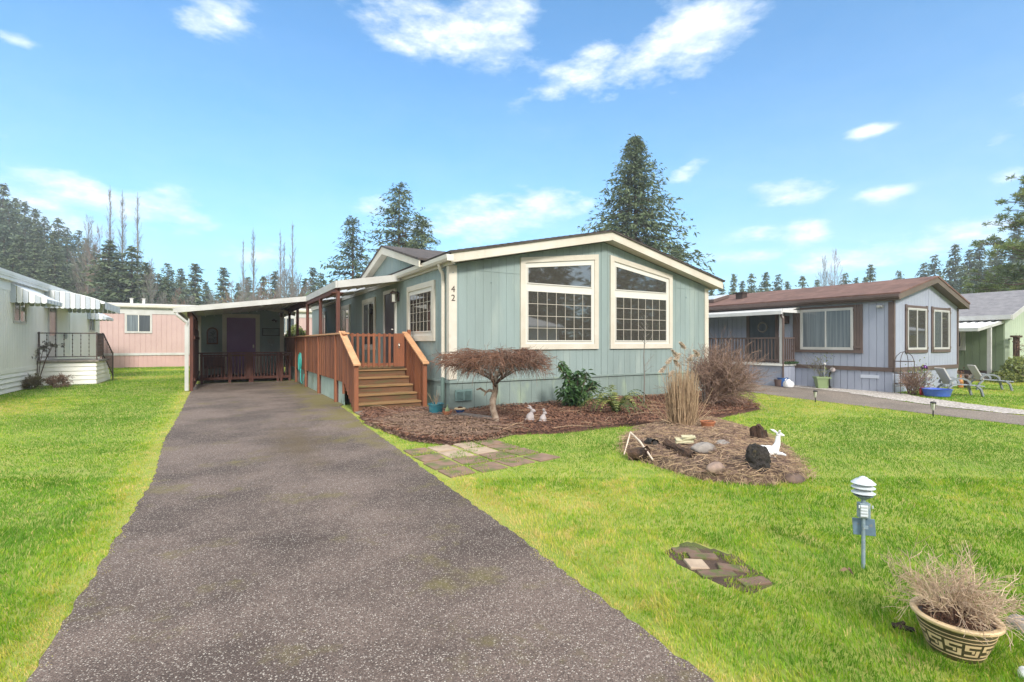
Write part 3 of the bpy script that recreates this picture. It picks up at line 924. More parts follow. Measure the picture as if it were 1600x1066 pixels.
def polydist(x, y, P):
    x = np.asarray(x, float); y = np.asarray(y, float)
    best = np.full(x.shape, 1e9)
    n = len(P)
    for i in range(n):
        ax, ay = P[i][0], P[i][1]; bx, by = P[(i + 1) % n][0], P[(i + 1) % n][1]
        dx, dy = bx - ax, by - ay
        L = dx * dx + dy * dy + 1e-12
        t = np.clip(((x - ax) * dx + (y - ay) * dy) / L, 0, 1)
        best = np.minimum(best, np.hypot(x - ax - t * dx, y - ay - t * dy))
    return best


def rough_edge(P, step=.25, amp=.03, seed=1):
    out = []
    rr = random.Random(seed)
    n = len(P)
    for i in range(n):
        a = Vector((P[i][0], P[i][1])); b = Vector((P[(i + 1) % n][0], P[(i + 1) % n][1]))
        m = max(1, int((b - a).length / step))
        if m > 400: m = 400
        for k in range(m):
            p = a.lerp(b, k / m)
            out.append((p.x + rr.uniform(-amp, amp), p.y + rr.uniform(-amp, amp)))
    return out


def patch(name, P, step, zf, mat_, fade=.15, z0=.006, **kw):
    """bumpy sheet inside the outline P"""
    xs = [p[0] for p in P]; ys = [p[1] for p in P]
    gx = np.arange(min(xs) - step, max(xs) + step, step); gy = np.arange(min(ys) - step, max(ys) + step, step)
    X, Y = np.meshgrid(gx, gy, indexing='ij')
    D = polydist(X, Y, P); I = inpoly(X, Y, P)
    k = np.clip(D / fade, 0, 1)
    Z = np.where(I, z0 + k * zf(X, Y), -.03)
    nx, ny = X.shape
    idx = np.arange(nx * ny).reshape(nx, ny)
    q = np.stack([idx[:-1, :-1], idx[1:, :-1], idx[1:, 1:], idx[:-1, 1:]], -1).reshape(-1, 4)
    keep = I.ravel()[q].any(1)
    q = q[keep]
    V = np.stack([X.ravel(), Y.ravel(), Z.ravel()], -1)
    used = np.unique(q); mp = np.zeros(nx * ny, int); mp[used] = np.arange(len(used))
    me = np_mesh(name, V[used], mp[q], mat_, k=4)
    me.polygons.foreach_set('use_smooth', [True] * len(me.polygons))
    return link(name, me, **kw)


def poly3(pts): return [(p.x, p.y) for p in pts]

# outlines on the ground (world metres)
DRIVE = [(-.72, 21.1), (-.70, 18), (-.68, 12), (-.70, 9), (-.60, 6.8), (-.66, 4.8), (-.72, 3.0), (-.82, 1.5), (-.9, -1.5), (1.75, -1.5), (1.86, 1.3), (1.98, 3.2),
         (2.06, 5.0), (2.18, 7.0), (2.28, 9.2), (2.42, 10.6), (2.45, 12), (2.62, 12.4), (2.62, 21.1)]
BED = poly3([G(560, 655), G(592, 672), G(640, 690), G(700, 697), G(760, 690), G(800, 680), G(880, 678), G(960, 668), G(1040, 664), G(1120, 655), G(1190, 640),
             G(1175, 628), G(1140, 618)]) + [(13.0, 9.6), (12.62, 9.98), (4.3, 9.98), (4.3, 10.6), (2.7, 10.9)]
MOUND = poly3([G(972, 700), G(985, 682), G(1035, 668), G(1120, 664), G(1190, 683), G(1240, 718), G(1262, 747), G(1195, 760), G(1100, 752), G(1030, 730), G(985, 715)])
NDRIVE = [(12.5, -1.5), (12.45, 3.0), (12.9, 5.3), (13.3, 7.6), (13.9, 9.8), (14.0, 26), (16.9, 26), (16.6, 10), (16.3, 8.0), (15.2, 6.4), (14.3, 4.6), (14.1, 3.0), (14.0, -1.5)]
GRAVEL = [(14.05, -1.5), (14.2, 3.0), (14.35, 4.6), (15.3, 6.5), (16.2, 7.9), (16.6, 10), (16.9, 26), (17.3, 26), (17.3, 6.9), (16.4, 6.0), (15.5, 4.4), (15.1, 2.9), (15.0, -1.5)]
STREET = [(-120, -1.4), (120, -1.4), (120, -8.5), (-120, -8.5)]
HOUSES = [[(-30, 12), (-5.3, 12), (-5.3, 33.5), (-30, 33.5)], [(17.2, 7.0), (22.1, 7.0), (22.1, 30), (17.2, 30)], [(4.3, 9.9), (12.7, 9.9), (12.7, 28), (4.3, 28)],
          [(27.5, 7.3), (40, 7.3), (40, 30), (27.5, 30)], [(-5.4, 22.9), (-3.6, 22.9), (-3.6, 25), (-5.4, 25)], [(2.5, 10), (4.4, 10), (4.4, 25), (2.5, 25)],
          [(-.7, 21), (2.6, 21), (2.6, 28), (-.7, 28)], [(-9, 36.9), (9, 36.9), (9, 44), (-9, 44)]]
PAV = [G(627, 705), G(768, 687), G(880, 716), G(700, 750)]
BRK = [G(1040, 862), G(1085, 850), G(1212, 915), G(1150, 935)]
BRKP = poly3([G(1035, 862), G(1075, 845), G(1150, 868), G(1215, 912), G(1180, 932), G(1120, 915), G(1060, 885)])


def hill(x, y):
    x = np.asarray(x, float); y = np.asarray(y, float)
    r = C_ * x - S_ * y; d = S_ * x + C_ * y
    a = np.clip((-r / np.maximum(d, 1) - .60) / .45, 0, 1.6)
    b = np.clip((d - 48) / 60, 0, 1.4)
    h1 = 15 * a * b * b * (3 - 2 * np.minimum(b, 1))
    a2 = np.clip((r / np.maximum(d, 1) - .72) / .5, 0, 1.4); b2 = np.clip((d - 60) / 60, 0, 1.3)
    return h1 + 16 * a2 * b2 * b2


# ground sheet reaching the horizon
gx = np.concatenate([-np.geomspace(700, 40, 40), np.linspace(-38, 44, 60), np.geomspace(46, 700, 40)])
gy = np.concatenate([-np.geomspace(700, 40, 25), np.linspace(-38, 50, 60), np.geomspace(52, 900, 50)])
X, Y = np.meshgrid(gx, gy, indexing='ij')
Z = np.minimum(hill(X, Y), 90)
nx, ny = X.shape
idx = np.arange(nx * ny).reshape(nx, ny)
q = np.stack([idx[:-1, :-1], idx[1:, :-1], idx[1:, 1:], idx[:-1, 1:]], -1).reshape(-1, 4)


def lawn_base_mat():
    m = mat('lawn_ground', sc(124, 140, 56), sc(148, 154, 70), rough=.95, scale=1.2, coord='Position', c3=sc(160, 144, 88), s3=3.0, r3=(.6, .8), bump=.8, bscale=60)
    nt = m.node_tree; b = nt.nodes['Principled BSDF']
    src = b.inputs['Base Color'].links[0].from_socket
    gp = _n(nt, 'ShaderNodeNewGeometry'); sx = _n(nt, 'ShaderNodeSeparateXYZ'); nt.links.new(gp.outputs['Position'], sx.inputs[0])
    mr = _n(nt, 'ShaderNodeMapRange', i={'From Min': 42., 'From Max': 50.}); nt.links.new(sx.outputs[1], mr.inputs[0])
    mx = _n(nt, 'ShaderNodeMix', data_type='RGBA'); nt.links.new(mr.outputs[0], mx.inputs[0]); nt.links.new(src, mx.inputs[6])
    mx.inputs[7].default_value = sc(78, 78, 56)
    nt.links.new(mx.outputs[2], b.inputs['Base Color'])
    return m
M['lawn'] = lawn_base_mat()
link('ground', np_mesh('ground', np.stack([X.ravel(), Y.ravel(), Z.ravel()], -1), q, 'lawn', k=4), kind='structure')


# asphalt with exposed aggregate
def asphalt(name, base, base2, chip, dark, scale=95, moss=None, chipamt=.80):
    m = bpy.data.materials.new(name); m.use_nodes = True
    nt = m.node_tree; b = nt.nodes['Principled BSDF']
    b.inputs['Roughness'].default_value = .85
    b.inputs['Specular IOR Level'].default_value = .35
    pos = _n(nt, 'ShaderNodeNewGeometry').outputs['Position']
    vo = _n(nt, 'ShaderNodeTexVoronoi', i={'Scale': scale, 'Randomness': 1.0})
    nt.links.new(pos, vo.inputs['Vector'])
    sep = _n(nt, 'ShaderNodeSeparateColor'); nt.links.new(vo.outputs['Color'], sep.inputs[0])
    ns = _n(nt, 'ShaderNodeTexNoise', i={'Scale': .7, 'Detail': 6, 'Roughness': .62}); nt.links.new(pos, ns.inputs['Vector'])
    mr = _n(nt, 'ShaderNodeMapRange', i={'From Min': .40, 'From Max': .60}); nt.links.new(ns.outputs[0], mr.inputs[0])
    mx = _n(nt, 'ShaderNodeMix', data_type='RGBA'); nt.links.new(mr.outputs[0], mx.inputs[0])
    mx.inputs[6].default_value = base; mx.inputs[7].default_value = base2
    cur = mx.outputs[2]
    # stone to stone variation
    def layer(cur, src, lo, hi, colr, fac=1.0):
        r_ = _n(nt, 'ShaderNodeMapRange', i={'From Min': lo, 'From Max': hi, 'To Max': fac}); nt.links.new(src, r_.inputs[0])
        x_ = _n(nt, 'ShaderNodeMix', data_type='RGBA'); nt.links.new(r_.outputs[0], x_.inputs[0])
        nt.links.new(cur, x_.inputs[6]); x_.inputs[7].default_value = colr
        return x_.outputs[2]
    cur = layer(cur, sep.outputs[0], .30, .0, dark, .75)
    cur = layer(cur, sep.outputs[1], chipamt, 1.0, chip, .9)
    cur = layer(cur, vo.outputs['Distance'], .45, .75, dark, .6)
    if moss:
        n2 = _n(nt, 'ShaderNodeTexNoise', i={'Scale': 1.1, 'Detail': 8, 'Roughness': .72}); nt.links.new(pos, n2.inputs['Vector'])
        sx = _n(nt, 'ShaderNodeSeparateXYZ'); nt.links.new(pos, sx.inputs[0])
        # moss grows near the right edge by the deck and thinly along the middle
        a1 = _n(nt, 'ShaderNodeMapRange', i={'From Min': 1.0, 'From Max': 2.6, 'To Min': -.02, 'To Max': .20}); nt.links.new(sx.outputs[0], a1.inputs[0])
        a2 = _n(nt, 'ShaderNodeMapRange', i={'From Min': 5.0, 'From Max': 9.0, 'To Min': 0., 'To Max': 1.}); nt.links.new(sx.outputs[1], a2.inputs[0])
        mu = _n(nt, 'ShaderNodeMath', operation='MULTIPLY'); nt.links.new(a1.outputs[0], mu.inputs[0]); nt.links.new(a2.outputs[0], mu.inputs[1])
        ad = _n(nt, 'ShaderNodeMath', operation='ADD'); nt.links.new(n2.outputs[0], ad.inputs[0]); nt.links.new(mu.outputs[0], ad.inputs[1])
        cur = layer(cur, ad.outputs[0], .55, .70, moss, .75)
        # oily, mossy wear where cars are parked
        vm = _n(nt, 'ShaderNodeVectorMath', operation='SUBTRACT'); nt.links.new(pos, vm.inputs[0]); vm.inputs[1].default_value = (1.0, 8.0, 0)
        vs_ = _n(nt, 'ShaderNodeVectorMath', operation='MULTIPLY'); nt.links.new(vm.outputs[0], vs_.inputs[0]); vs_.inputs[1].default_value = (1.3, .33, 0)
        ln = _n(nt, 'ShaderNodeVectorMath', operation='LENGTH'); nt.links.new(vs_.outputs[0], ln.inputs[0])
        m3 = _n(nt, 'ShaderNodeMapRange', i={'From Min': 1.3, 'From Max': .2, 'To Min': -.3, 'To Max': .16}); nt.links.new(ln.outputs['Value'], m3.inputs[0])
        a3 = _n(nt, 'ShaderNodeMath', operation='ADD'); nt.links.new(n2.outputs[0], a3.inputs[0]); nt.links.new(m3.outputs[0], a3.inputs[1])
        cur = layer(cur, a3.outputs[0], .46, .72, sc(92, 78, 56), .7)
    nt.links.new(cur, b.inputs['Base Color'])
    bp = _n(nt, 'ShaderNodeBump', i={'Strength': .7, 'Distance': .006})
    iv = _n(nt, 'ShaderNodeMath', operation='SUBTRACT', i={0: 1.0}); nt.links.new(vo.outputs['Distance'], iv.inputs[1])
    nt.links.new(iv.outputs[0], bp.inputs['Height']); nt.links.new(bp.outputs[0], b.inputs['Normal'])
    return m
M['asphalt'] = asphalt('driveway_asphalt', sc(122, 106, 97), sc(80, 68, 62), sc(198, 188, 176), sc(60, 51, 46), 165, moss=sc(112, 104, 56), chipamt=.82)
M['asphalt_b'] = asphalt('side_drive', sc(138, 126, 114), sc(120, 110, 100), sc(176, 166, 154), sc(84, 76, 70), 60, chipamt=.9)
M['gravel'] = asphalt('white_gravel', sc(186, 178, 170), sc(166, 158, 150), sc(220, 214, 208), sc(108, 100, 94), 26, chipamt=.6)
M['street'] = asphalt('street_asphalt', sc(110, 108, 106), sc(98, 96, 94), sc(150, 148, 146), sc(70, 68, 66), 60)


def sheet(name, P, z, mat_, seed=1, amp=.03, step=.25, dx=0, th=.0):
    mb = MB()
    Q = rough_edge(P, step, amp, seed)
    mb.add([(x, y, z) for x, y in Q], [tuple(range(len(Q)))])
    me = bpy.data.meshes.new(name)
    me.from_pydata(mb.v, [], mb.f)
    me.materials.append(M[mat_]); me.update()
    # triangulate so concave outlines fill properly
    import bmesh
    bm = bmesh.new(); bm.from_mesh(me)
    bmesh.ops.triangulate(bm, faces=bm.faces[:])
    for f in bm.faces:
        if f.normal.z < 0: f.normal_flip()
    bm.to_mesh(me); bm.free()
    return link(name, me, kind='structure')
sheet('driveway', DRIVE, .012, 'asphalt', amp=.016, step=.07)
sheet('neighbour_driveway', NDRIVE, .008, 'asphalt_b', amp=.05)
sheet('gravel_strip', GRAVEL, .014, 'gravel', amp=.08)
sheet('street', STREET, .006, 'street', amp=.02, step=2)

# ------------------------------------------------------------------ beds
M['mulch'] = mat('bark_mulch', sc(98, 66, 54), sc(74, 50, 42), rough=1, scale=3, coord='Position', c3=sc(120, 84, 66), s3=26, r3=(.52, .62), bump=1, bscale=70, bdist=.03)
M['litter'] = mat('dead_leaf_litter', sc(106, 84, 70), sc(76, 60, 50), rough=1, scale=4, coord='Position', c3=sc(98, 106, 52), s3=3, r3=(.52, .6), bump=1, bscale=70, bdist=.03)
LITTER = [p for p in poly3([G(566, 662), G(592, 672), G(640, 690), G(700, 697), G(765, 690), G(810, 678)])] + [(4.6, 8.3), (4.3, 9.9), (4.3, 10.1), (3.1, 10.1)]
patch('mulch_bed', BED, .06, lambda x, y: .012 + .05 * vnoise(x, y, 1.6, 2) + .02 * vnoise(x, y, 9, 5), 'mulch', kind='structure')
patch('leaf_litter_ground', LITTER, .06, lambda x, y: .03 + .05 * vnoise(x, y, 1.6, 2) + .03 * vnoise(x, y, 7, 5), 'litter', fade=.45, kind='structure')
mcx = sum(p[0] for p in MOUND) / len(MOUND); mcy = sum(p[1] for p in MOUND) / len(MOUND)
def moundz(x, y):
    D = polydist(x, y, MOUND)
    return .012 + .15 * np.clip(D / .7, 0, 1) ** .8 + .06 * vnoise(x, y, 4, 3) + .035 * vnoise(x, y, 12, 4)
M['moundsoil'] = mat('rock_garden_soil', sc(112, 90, 76), sc(82, 64, 54), rough=1, scale=4, coord='Position', c3=sc(160, 136, 108), s3=18, r3=(.52, .62), bump=1, bscale=60, bdist=.03)
patch('rock_garden_mound', MOUND, .05, moundz, 'moundsoil', fade=.12, kind='structure')
def mz(x, y):
    if inpoly(np.array([x]), np.array([y]), MOUND)[0]: return float(moundz(np.array([x]), np.array([y]))[0])
    return 0.


def scatter(P, n, rng, test=None):
    xs = [p[0] for p in P]; ys = [p[1] for p in P]
    out = np.zeros((0, 2))
    while len(out) < n:
        a = rng.uniform([min(xs), min(ys)], [max(xs), max(ys)], (n * 2, 2))
        k = inpoly(a[:, 0], a[:, 1], P)
        if test is not None: k &= test(a[:, 0], a[:, 1])
        if k.sum() == 0: break
        out = np.concatenate([out, a[k]])
    return out[:n]


def chips(name, P, n, L, W, zf, mat_, seed=1, tilt=.5, **kw):
    rng = np.random.default_rng(seed)
    a = scatter(P, n, rng)
    z = zf(a[:, 0], a[:, 1])
    th = rng.uniform(0, 6.283, n); tl = rng.uniform(-tilt, tilt, n); tw = rng.uniform(-tilt, tilt, n)
    l = L * rng.uniform(.5, 1.5, n) / 2; w_ = W * rng.uniform(.5, 1.4, n) / 2
    ux = np.stack([np.cos(th) * np.cos(tl), np.sin(th) * np.cos(tl), np.sin(tl)], -1) * l[:, None]
    uy = np.stack([-np.sin(th) * np.cos(tw), np.cos(th) * np.cos(tw), np.sin(tw)], -1) * w_[:, None]
    c = np.stack([a[:, 0], a[:, 1], z + np.abs(np.sin(tl)) * l + .004], -1)
    V = np.stack([c - ux - uy, c + ux - uy * .6, c + ux + uy, c - ux + uy * .7], 1).reshape(-1, 3)
    F = np.arange(n * 4).reshape(n, 4)
    return link(name, np_mesh(name, V, F, mat_, var=rng.uniform(0, 1, n), k=4), **kw)


M['chip'] = mat('bark_chip', sc(98, 64, 52), sc(66, 46, 40), rough=.95, scale=40, coord='Position', attr=sc(140, 100, 76))
M['deadleaf'] = mat('dead_leaf', sc(110, 84, 68), sc(74, 56, 46), rough=.9, scale=1.5, coord='Position', attr=sc(152, 126, 104))
bz = lambda x, y: .03 + .05 * vnoise(x, y, 1.6, 2) + .02 * vnoise(x, y, 9, 5)
chips('bark_chips', BED, 42000, .045, .016, bz, 'chip', 3, kind='stuff', label='dark red-brown bark chips covering the bed along the sage home', cat='bark chips')
chips('dead_leaves', LITTER, 26000, .032, .016, lambda x, y: (bz(x, y) + .022) * np.clip(polydist(x, y, LITTER) / .35, .1, 1), 'deadleaf', 4, kind='stuff', label='pale dead leaves and needles under the flat-topped weeping tree', cat='leaf litter')


def stalks(P, n, L, r, zf, mat_, seed=1, up=.12, name='fallen_stalks', **kw):
    rng = random.Random(seed); nr = np.random.default_rng(seed)
    a = scatter(P, n, nr)
    mb = MB()
    for x, y in a:
        th = rng.uniform(0, 6.283); l = L * rng.uniform(.4, 1.5)
        z = float(zf(np.array([x]), np.array([y]))[0]) + .01
        c = rng.uniform(-.5, .5)
        pts = []
        for k in range(3):
            s_ = (k / 2 - .5) * l
            pts.append((x + math.cos(th + c * k) * s_, y + math.sin(th + c * k) * s_, z + rng.uniform(0, up) * (.4 if k != 1 else 1)))
        mb.tube(pts, [r, r, r * .6], 3, a=rng.random(), cap=False)
    return mb.build(name, mat_, None, **kw)
stalks(MOUND, 1500, .26, .0028, moundz, 'straw', 5, .05, name='dry_straw', kind='stuff', label='matted dry straw and stalks covering the rock garden mound', cat='straw')
stalks(MOUND, 1700, .16, .003, moundz, 'twig', 6, .05, name='twig_litter', kind='stuff', label='brown twig litter scattered over the rock garden mound', cat='twigs')
stalks(LITTER, 300, .35, .004, lambda x, y: bz(x, y) + .03, 'twig', 7, .04, name='fallen_twigs', kind='stuff', label='thin fallen twigs over the leaf litter near the concrete pad', cat='twigs')
stalks(BED, 160, .5, .004, bz, 'straw', 8, .05, name='pale_stalks', kind='stuff', label='pale broken stalks lying on the bark mulch', cat='stalks')

# ------------------------------------------------------------------ pavers: each a thing
def bil(Q, s, t):
    return Q[0] * (1 - s) * (1 - t) + Q[1] * s * (1 - t) + Q[2] * s * t + Q[3] * (1 - s) * t
NPX, NPY = 4, 4
cnt = 0
words_r = ['the row nearest the bed', 'the second row from the bed', 'the second row from the driveway', 'the row nearest the driveway']
rr = random.Random(11)
e1 = (PAV[1] - PAV[0]); e2 = (PAV[3] - PAV[0])
for i in range(NPX):
    for j in range(NPY):
        c = bil(PAV, (i + .5) / NPX, (j + .5) / NPY)
        if (i, j) in ((3, 0), (0, 3)): pass
        pale = (i, j) in ((1, 0), (1, 1), (2, 0), (2, 1))
        sx = (bil(PAV, (i + 1) / NPX, (j + .5) / NPY) - bil(PAV, i / NPX, (j + .5) / NPY))
        sy_ = (bil(PAV, (i + .5) / NPX, (j + 1) / NPY) - bil(PAV, (i + .5) / NPX, j / NPY))
        g = .88 - .05 * rr.random()
        cs = [c + (-sx * a_ - sy_ * b_) * .5 * g for a_, b_ in ((1, 1), (-1, 1), (-1, -1), (1, -1))]
        cs = [p + Vector((rr.uniform(-.02, .02), rr.uniform(-.02, .02), 0)) for p in cs]
        z = .015 + rr.uniform(-.004, .004)
        mb = MB()
        if (cs[1] - cs[0]).cross(cs[2] - cs[0]).z < 0: cs = cs[::-1]
        mb.prism([(p.x, p.y, -.02) for p in cs], (0, 0, z + .02))
        mb.f = [f if k > 1 else f for k, f in enumerate(mb.f)]
        row = ['far', 'second', 'third', 'near'][j] ; colw = ['leftmost', 'second', 'third', 'rightmost'][i]
        mb.build('paving_slab', 'paver_pale' if pale else 'paver', None,
                 label=('%s mossy paver, %s from left in the %s row of the patch beside the driveway' % ('pale bare' if pale else 'brown', colw, row)) if i in (1, 2) else
                 ('%s brown mossy paver in the %s row of the patch beside the driveway' % (colw, row)),
                 cat='paver', group='pavers laid in the lawn beside the driveway', loc=(c.x, c.y, 0), bevel=.006)
# half-buried bricks
bl = [(G(1072, 862), .5, 'brown brick at the far end of the sunken brick patch'), (G(1088, 884), .55, 'squarish pale brick on the left of the sunken brick patch'), (G(1098, 872), .5, 'brick with mossy side in the middle of the sunken patch'),
      (G(1120, 898), .55, 'long reddish brick in front of the sunken brick patch'), (G(1145, 890), .5, 'narrow brick behind the long reddish brick'), (G(1178, 912), .6, 'greyish brick at the near right end of the sunken patch')]
for k, (p, a, lab) in enumerate(bl):
    mb = MB()
    L_, W_ = (.13, .13) if k == 1 else (.24 if k in (3,) else .19, .085)
    mb.obox((p.x, p.y, -.010 + .003 * (k % 3)), (L_, W_, .05), rz=-a - .12 * k * (-1) ** k * .5, rx=.04 * (k % 2), ry=.03 * ((k + 1) % 3))
    mb.build('brick', 'paver_pale' if k == 1 else 'brick', None, label=lab, cat='brick', group='bricks sunk in the lawn', loc=p, bevel=.006)
patch('bare_soil', BRKP, .03, lambda x, y: .004 * vnoise(x, y, 12, 1), 'litter', fade=.05, z0=.003, kind='structure')

# ------------------------------------------------------------------ lawn grass blades
def blades():
    rng = np.random.default_rng(21)
    pts = []
    edges = [1.3, 2.2, 3, 4, 5.5, 7.5, 10, 14, 20, 30, 42]
    XX, YY, DD = [], [], []
    for d0, d1 in zip(edges[:-1], edges[1:]):
        dm_ = (d0 + d1) / 2
        dens = 10500 * (2.6 / max(dm_, 2.6)) ** 1.55
        area = (d1 * d1 - d0 * d0) / 2 * 2.5
        n = int(dens * area)
        d = np.sqrt(rng.uniform(d0 * d0, d1 * d1, n)); t = rng.uniform(-1.25, 1.25, n)
        x = d * (S_ + C_ * t); y = d * (C_ - S_ * t)
        XX.append(x); YY.append(y); DD.append(d)
    x = np.concatenate(XX); y = np.concatenate(YY); d = np.concatenate(DD)
    ex = np.zeros(len(x), bool)
    wob = .05 * (vnoise(x, y, 9, 8) - .5)
    dd = polydist(x, y, DRIVE)
    ex |= inpoly(x + wob, y, DRIVE) & ~((dd < .09 * vnoise(x, y, 14, 12) ** 1.5 + .015) & (rng.random(len(x)) < .7))
    dens_b = vnoise(x, y, 5, 9)
    inb = inpoly(x + wob * 3, y + wob * 3, BED)
    db = polydist(x, y, BED)
    inl = inpoly(x, y, LITTER)
    # a little grass creeps into the litter
    ex |= inb & ~((inl) & (dens_b > .62 - .12 * (db < .35))) & ~((db < .25) & (dens_b > .6))
    inm = inpoly(x + wob, y + wob, MOUND); ex |= inm
    for P in HOUSES: ex |= inpoly(x, y, P)
    ex |= inpoly(x, y, NDRIVE) | inpoly(x, y, GRAVEL) | (y < -1.35)
    pv = poly3(PAV); inp = inpoly(x, y, pv)
    ex |= inp & (vnoise(x, y, 4, 4) < .60)
    ib = inpoly(x, y, BRKP); ex |= ib & (vnoise(x, y, 8, 6) < .46)
    ex |= np.hypot(x - POT.x, y - POT.y) < .12
    k = ~ex
    x, y, d, dd, inl, inp, db = x[k], y[k], d[k], dd[k], inl[k], inp[k], db[k]
    n = len(x)
    far = np.clip(d / 3.0, 1, 20)
    tuft = vnoise(x, y, 2.4, 1); fine = vnoise(x, y, 11, 2); big = vnoise(x, y, .45, 3)
    h = (.017 + .016 * tuft * rng.uniform(.5, 1.2, n) + .008 * fine) * rng.uniform(.6, 1.25, n)
    h *= np.where(dd < .12, .55, 1) * np.where(inp, 1.2, 1)
    h *= np.where(np.hypot(x - POT.x - .1, y - POT.y) < .36, 1.7, 1)
    h = h * (1 + .012 * d)
    w = .0019 * far ** .85 * rng.uniform(.7, 1.3, n)
    th = rng.uniform(0, 6.283, n)
    ph = 6.283 * vnoise(x, y, 3.5, 7) + rng.normal(0, 1.0, n)      # combed direction
    lean = h * rng.uniform(.15, 1.0, n)
    base = np.stack([x, y, np.full(n, -.002)], -1)
    pr = np.stack([np.cos(th), np.sin(th), np.zeros(n)], -1) * w[:, None]
    ld = np.stack([np.cos(ph), np.sin(ph), np.zeros(n)], -1)
    tip = base + ld * lean[:, None]; tip[:, 2] = h
    yel = np.clip(.62 * (1 - np.clip(dd / .45, 0, 1)) ** .7 * np.where(x < 1, 1, .75) + 1.0 * (big - .42) + .6 * (fine - .5) + .25 * (tuft - .5) * -1 + rng.normal(0, .17, n) + .25, 0, 1)
    yel = np.where(rng.random(n) < .035, 1.0, yel)
    near = d < 5.5
    f = np.where(near)[0]; g = np.where(~near)[0]
    mid = base + ld * (lean * .35)[:, None]; mid[:, 2] = h * .62
    V1 = np.stack([base[f] - pr[f], base[f] + pr[f], mid[f] + pr[f] * .75, mid[f] - pr[f] * .75, tip[f]], 1).reshape(-1, 3)
    o = np.arange(len(f)) * 5
    F1 = np.stack([np.stack([o, o + 1, o + 2], -1), np.stack([o, o + 2, o + 3], -1), np.stack([o + 3, o + 2, o + 4], -1)], 1).reshape(-1, 3)
    V2 = np.stack([base[g] - pr[g], base[g] + pr[g], tip[g]], 1).reshape(-1, 3)
    F2 = np.arange(len(g) * 3).reshape(-1, 3) + len(V1)
    V = np.concatenate([V1, V2]); F = np.concatenate([F1, F2])
    var = np.concatenate([np.repeat(yel[f], 3), yel[g]])
    print('blades', n)
    me = np_mesh('grass', V, F, 'blade', var=var, k=3)
    link('grass', me, label='bright green mown lawn grass with mossy yellow patches', cat='grass', kind='stuff')


def blade_mat():
    m = bpy.data.materials.new('grass_blade'); m.use_nodes = True
    nt = m.node_tree; b = nt.nodes['Principled BSDF']
    b.inputs['Roughness'].default_value = .5; b.inputs['Specular IOR Level'].default_value = .25
    at = _n(nt, 'ShaderNodeAttribute', attribute_name='var')
    cr = _n(nt, 'ShaderNodeValToRGB')
    e = cr.color_ramp.elements
    e[0].position = 0; e[0].color = sc(92, 136, 34)
    e[1].position = 1; e[1].color = sc(214, 192, 124)
    for p, c in ((.3, sc(118, 162, 38)), (.55, sc(154, 180, 48)), (.8, sc(198, 190, 84))):
        q_ = e.new(p); q_.color = c
    nt.links.new(at.outputs['Fac'], cr.inputs[0])
    nt.links.new(cr.outputs[0], b.inputs['Base Color'])
    tl = _n(nt, 'ShaderNodeBsdfTranslucent'); nt.links.new(cr.outputs[0], tl.inputs[0])
    ms = _n(nt, 'ShaderNodeMixShader', i={0: .42})
    nt.links.new(b.outputs[0], ms.inputs[1]); nt.links.new(tl.outputs[0], ms.inputs[2])
    nt.links.new(ms.outputs[0], nt.nodes['Material Output'].inputs[0])
    return m
M['blade'] = blade_mat()
POT = G(1493, 1018)
blades()
def onm(u, v, k=.12):
    p = G(u, v, k); p.z = mz(p.x, p.y); return p
# ================================================================== PLANTS
def perp(d, rng):
    v = Vector((rng.gauss(0, 1), rng.gauss(0, 1), rng.gauss(0, 1)))
    v = v - d * v.dot(d)
    return v.normalized()


def grow(mb, p, d, L, r, lev, rng, kids=4, spread=.6, grav=0.0, segs=3, shrink=.62, wig=.12, n=3, minr=.0015, up=0.0):
    """recursive twigs"""
    p = Vector(p); d = Vector(d).normalized()
    pts, ds = [p], []
    rad = [r]
    for k in range(segs):
        d = (d + perp(d, rng) * wig * rng.random() * 2 + Vector((0, 0, up - grav))).normalized()
        p = p + d * (L / segs)
        pts.append(p); ds.append(d)
        rad.append(max(minr, r * (1 - .6 * (k + 1) / segs)))
    mb.tube(pts, rad, n, a=rng.random(), cap=False)
    if lev <= 0: return
    for k in range(kids):
        f = rng.uniform(.3, 1.0)
        i = min(segs - 1, int(f * segs)); q = pts[i].lerp(pts[i + 1], f * segs - i)
        nd = (ds[i] + perp(ds[i], rng) * spread * rng.uniform(.6, 1.4)).normalized()
        grow(mb, q, nd, L * shrink * rng.uniform(.6, 1.2), max(minr, r * .55), lev - 1, rng, kids, spread, grav, segs, shrink, wig, n, minr, up)


def leaf(mb, p, d, L, W, rng, mi=0, bend=.3, a=None):
    d = Vector(d).normalized(); s = perp(d, rng); u = d.cross(s)
    p = Vector(p)
    q = p + d * L * .5 - Vector((0, 0, L * bend * .3)); e = p + d * L - Vector((0, 0, L * bend))
    mb.add([p, q + s * W / 2, e, q - s * W / 2], [(0, 1, 2, 3)], mi, rng.random() if a is None else a)


# ---- flat-topped weeping tree
TB = G(775, 664)
tr = thing('weeping_tree', 'bare flat-topped weeping tree with red-brown twigs and pale crooked trunk', 'tree', TB)
rng = random.Random(31)
t = MB()
tp = [TB + Vector(v) for v in ((0, 0, -.03), (-.01, 0, .12), (-.07, 0, .32), (-.06, .01, .45), (-.01, .0, .62), (-.02, 0, .80), (.03, 0, .98))]
t.tube(tp, [.075, .062, .058, .062, .05, .05, .035], 10)
t.tube([TB + Vector(v) for v in ((-.03, 0, .60), (-.14, -.02, .64), (-.22, -.03, .61), (-.33, -.02, .68), (-.40, -.02, .66))], [.03, .028, .022, .02, .014], 6)
t.tube([TB + Vector(v) for v in ((-.22, -.03, .61), (-.27, -.06, .55))], [.018, .008], 5)
t.tube([TB + Vector(v) for v in ((-.06, -.02, .36), (-.17, -.04, .38))], [.012, .006], 5)
t.build('trunk', 'palebark', tr, smooth=True)
t = MB()
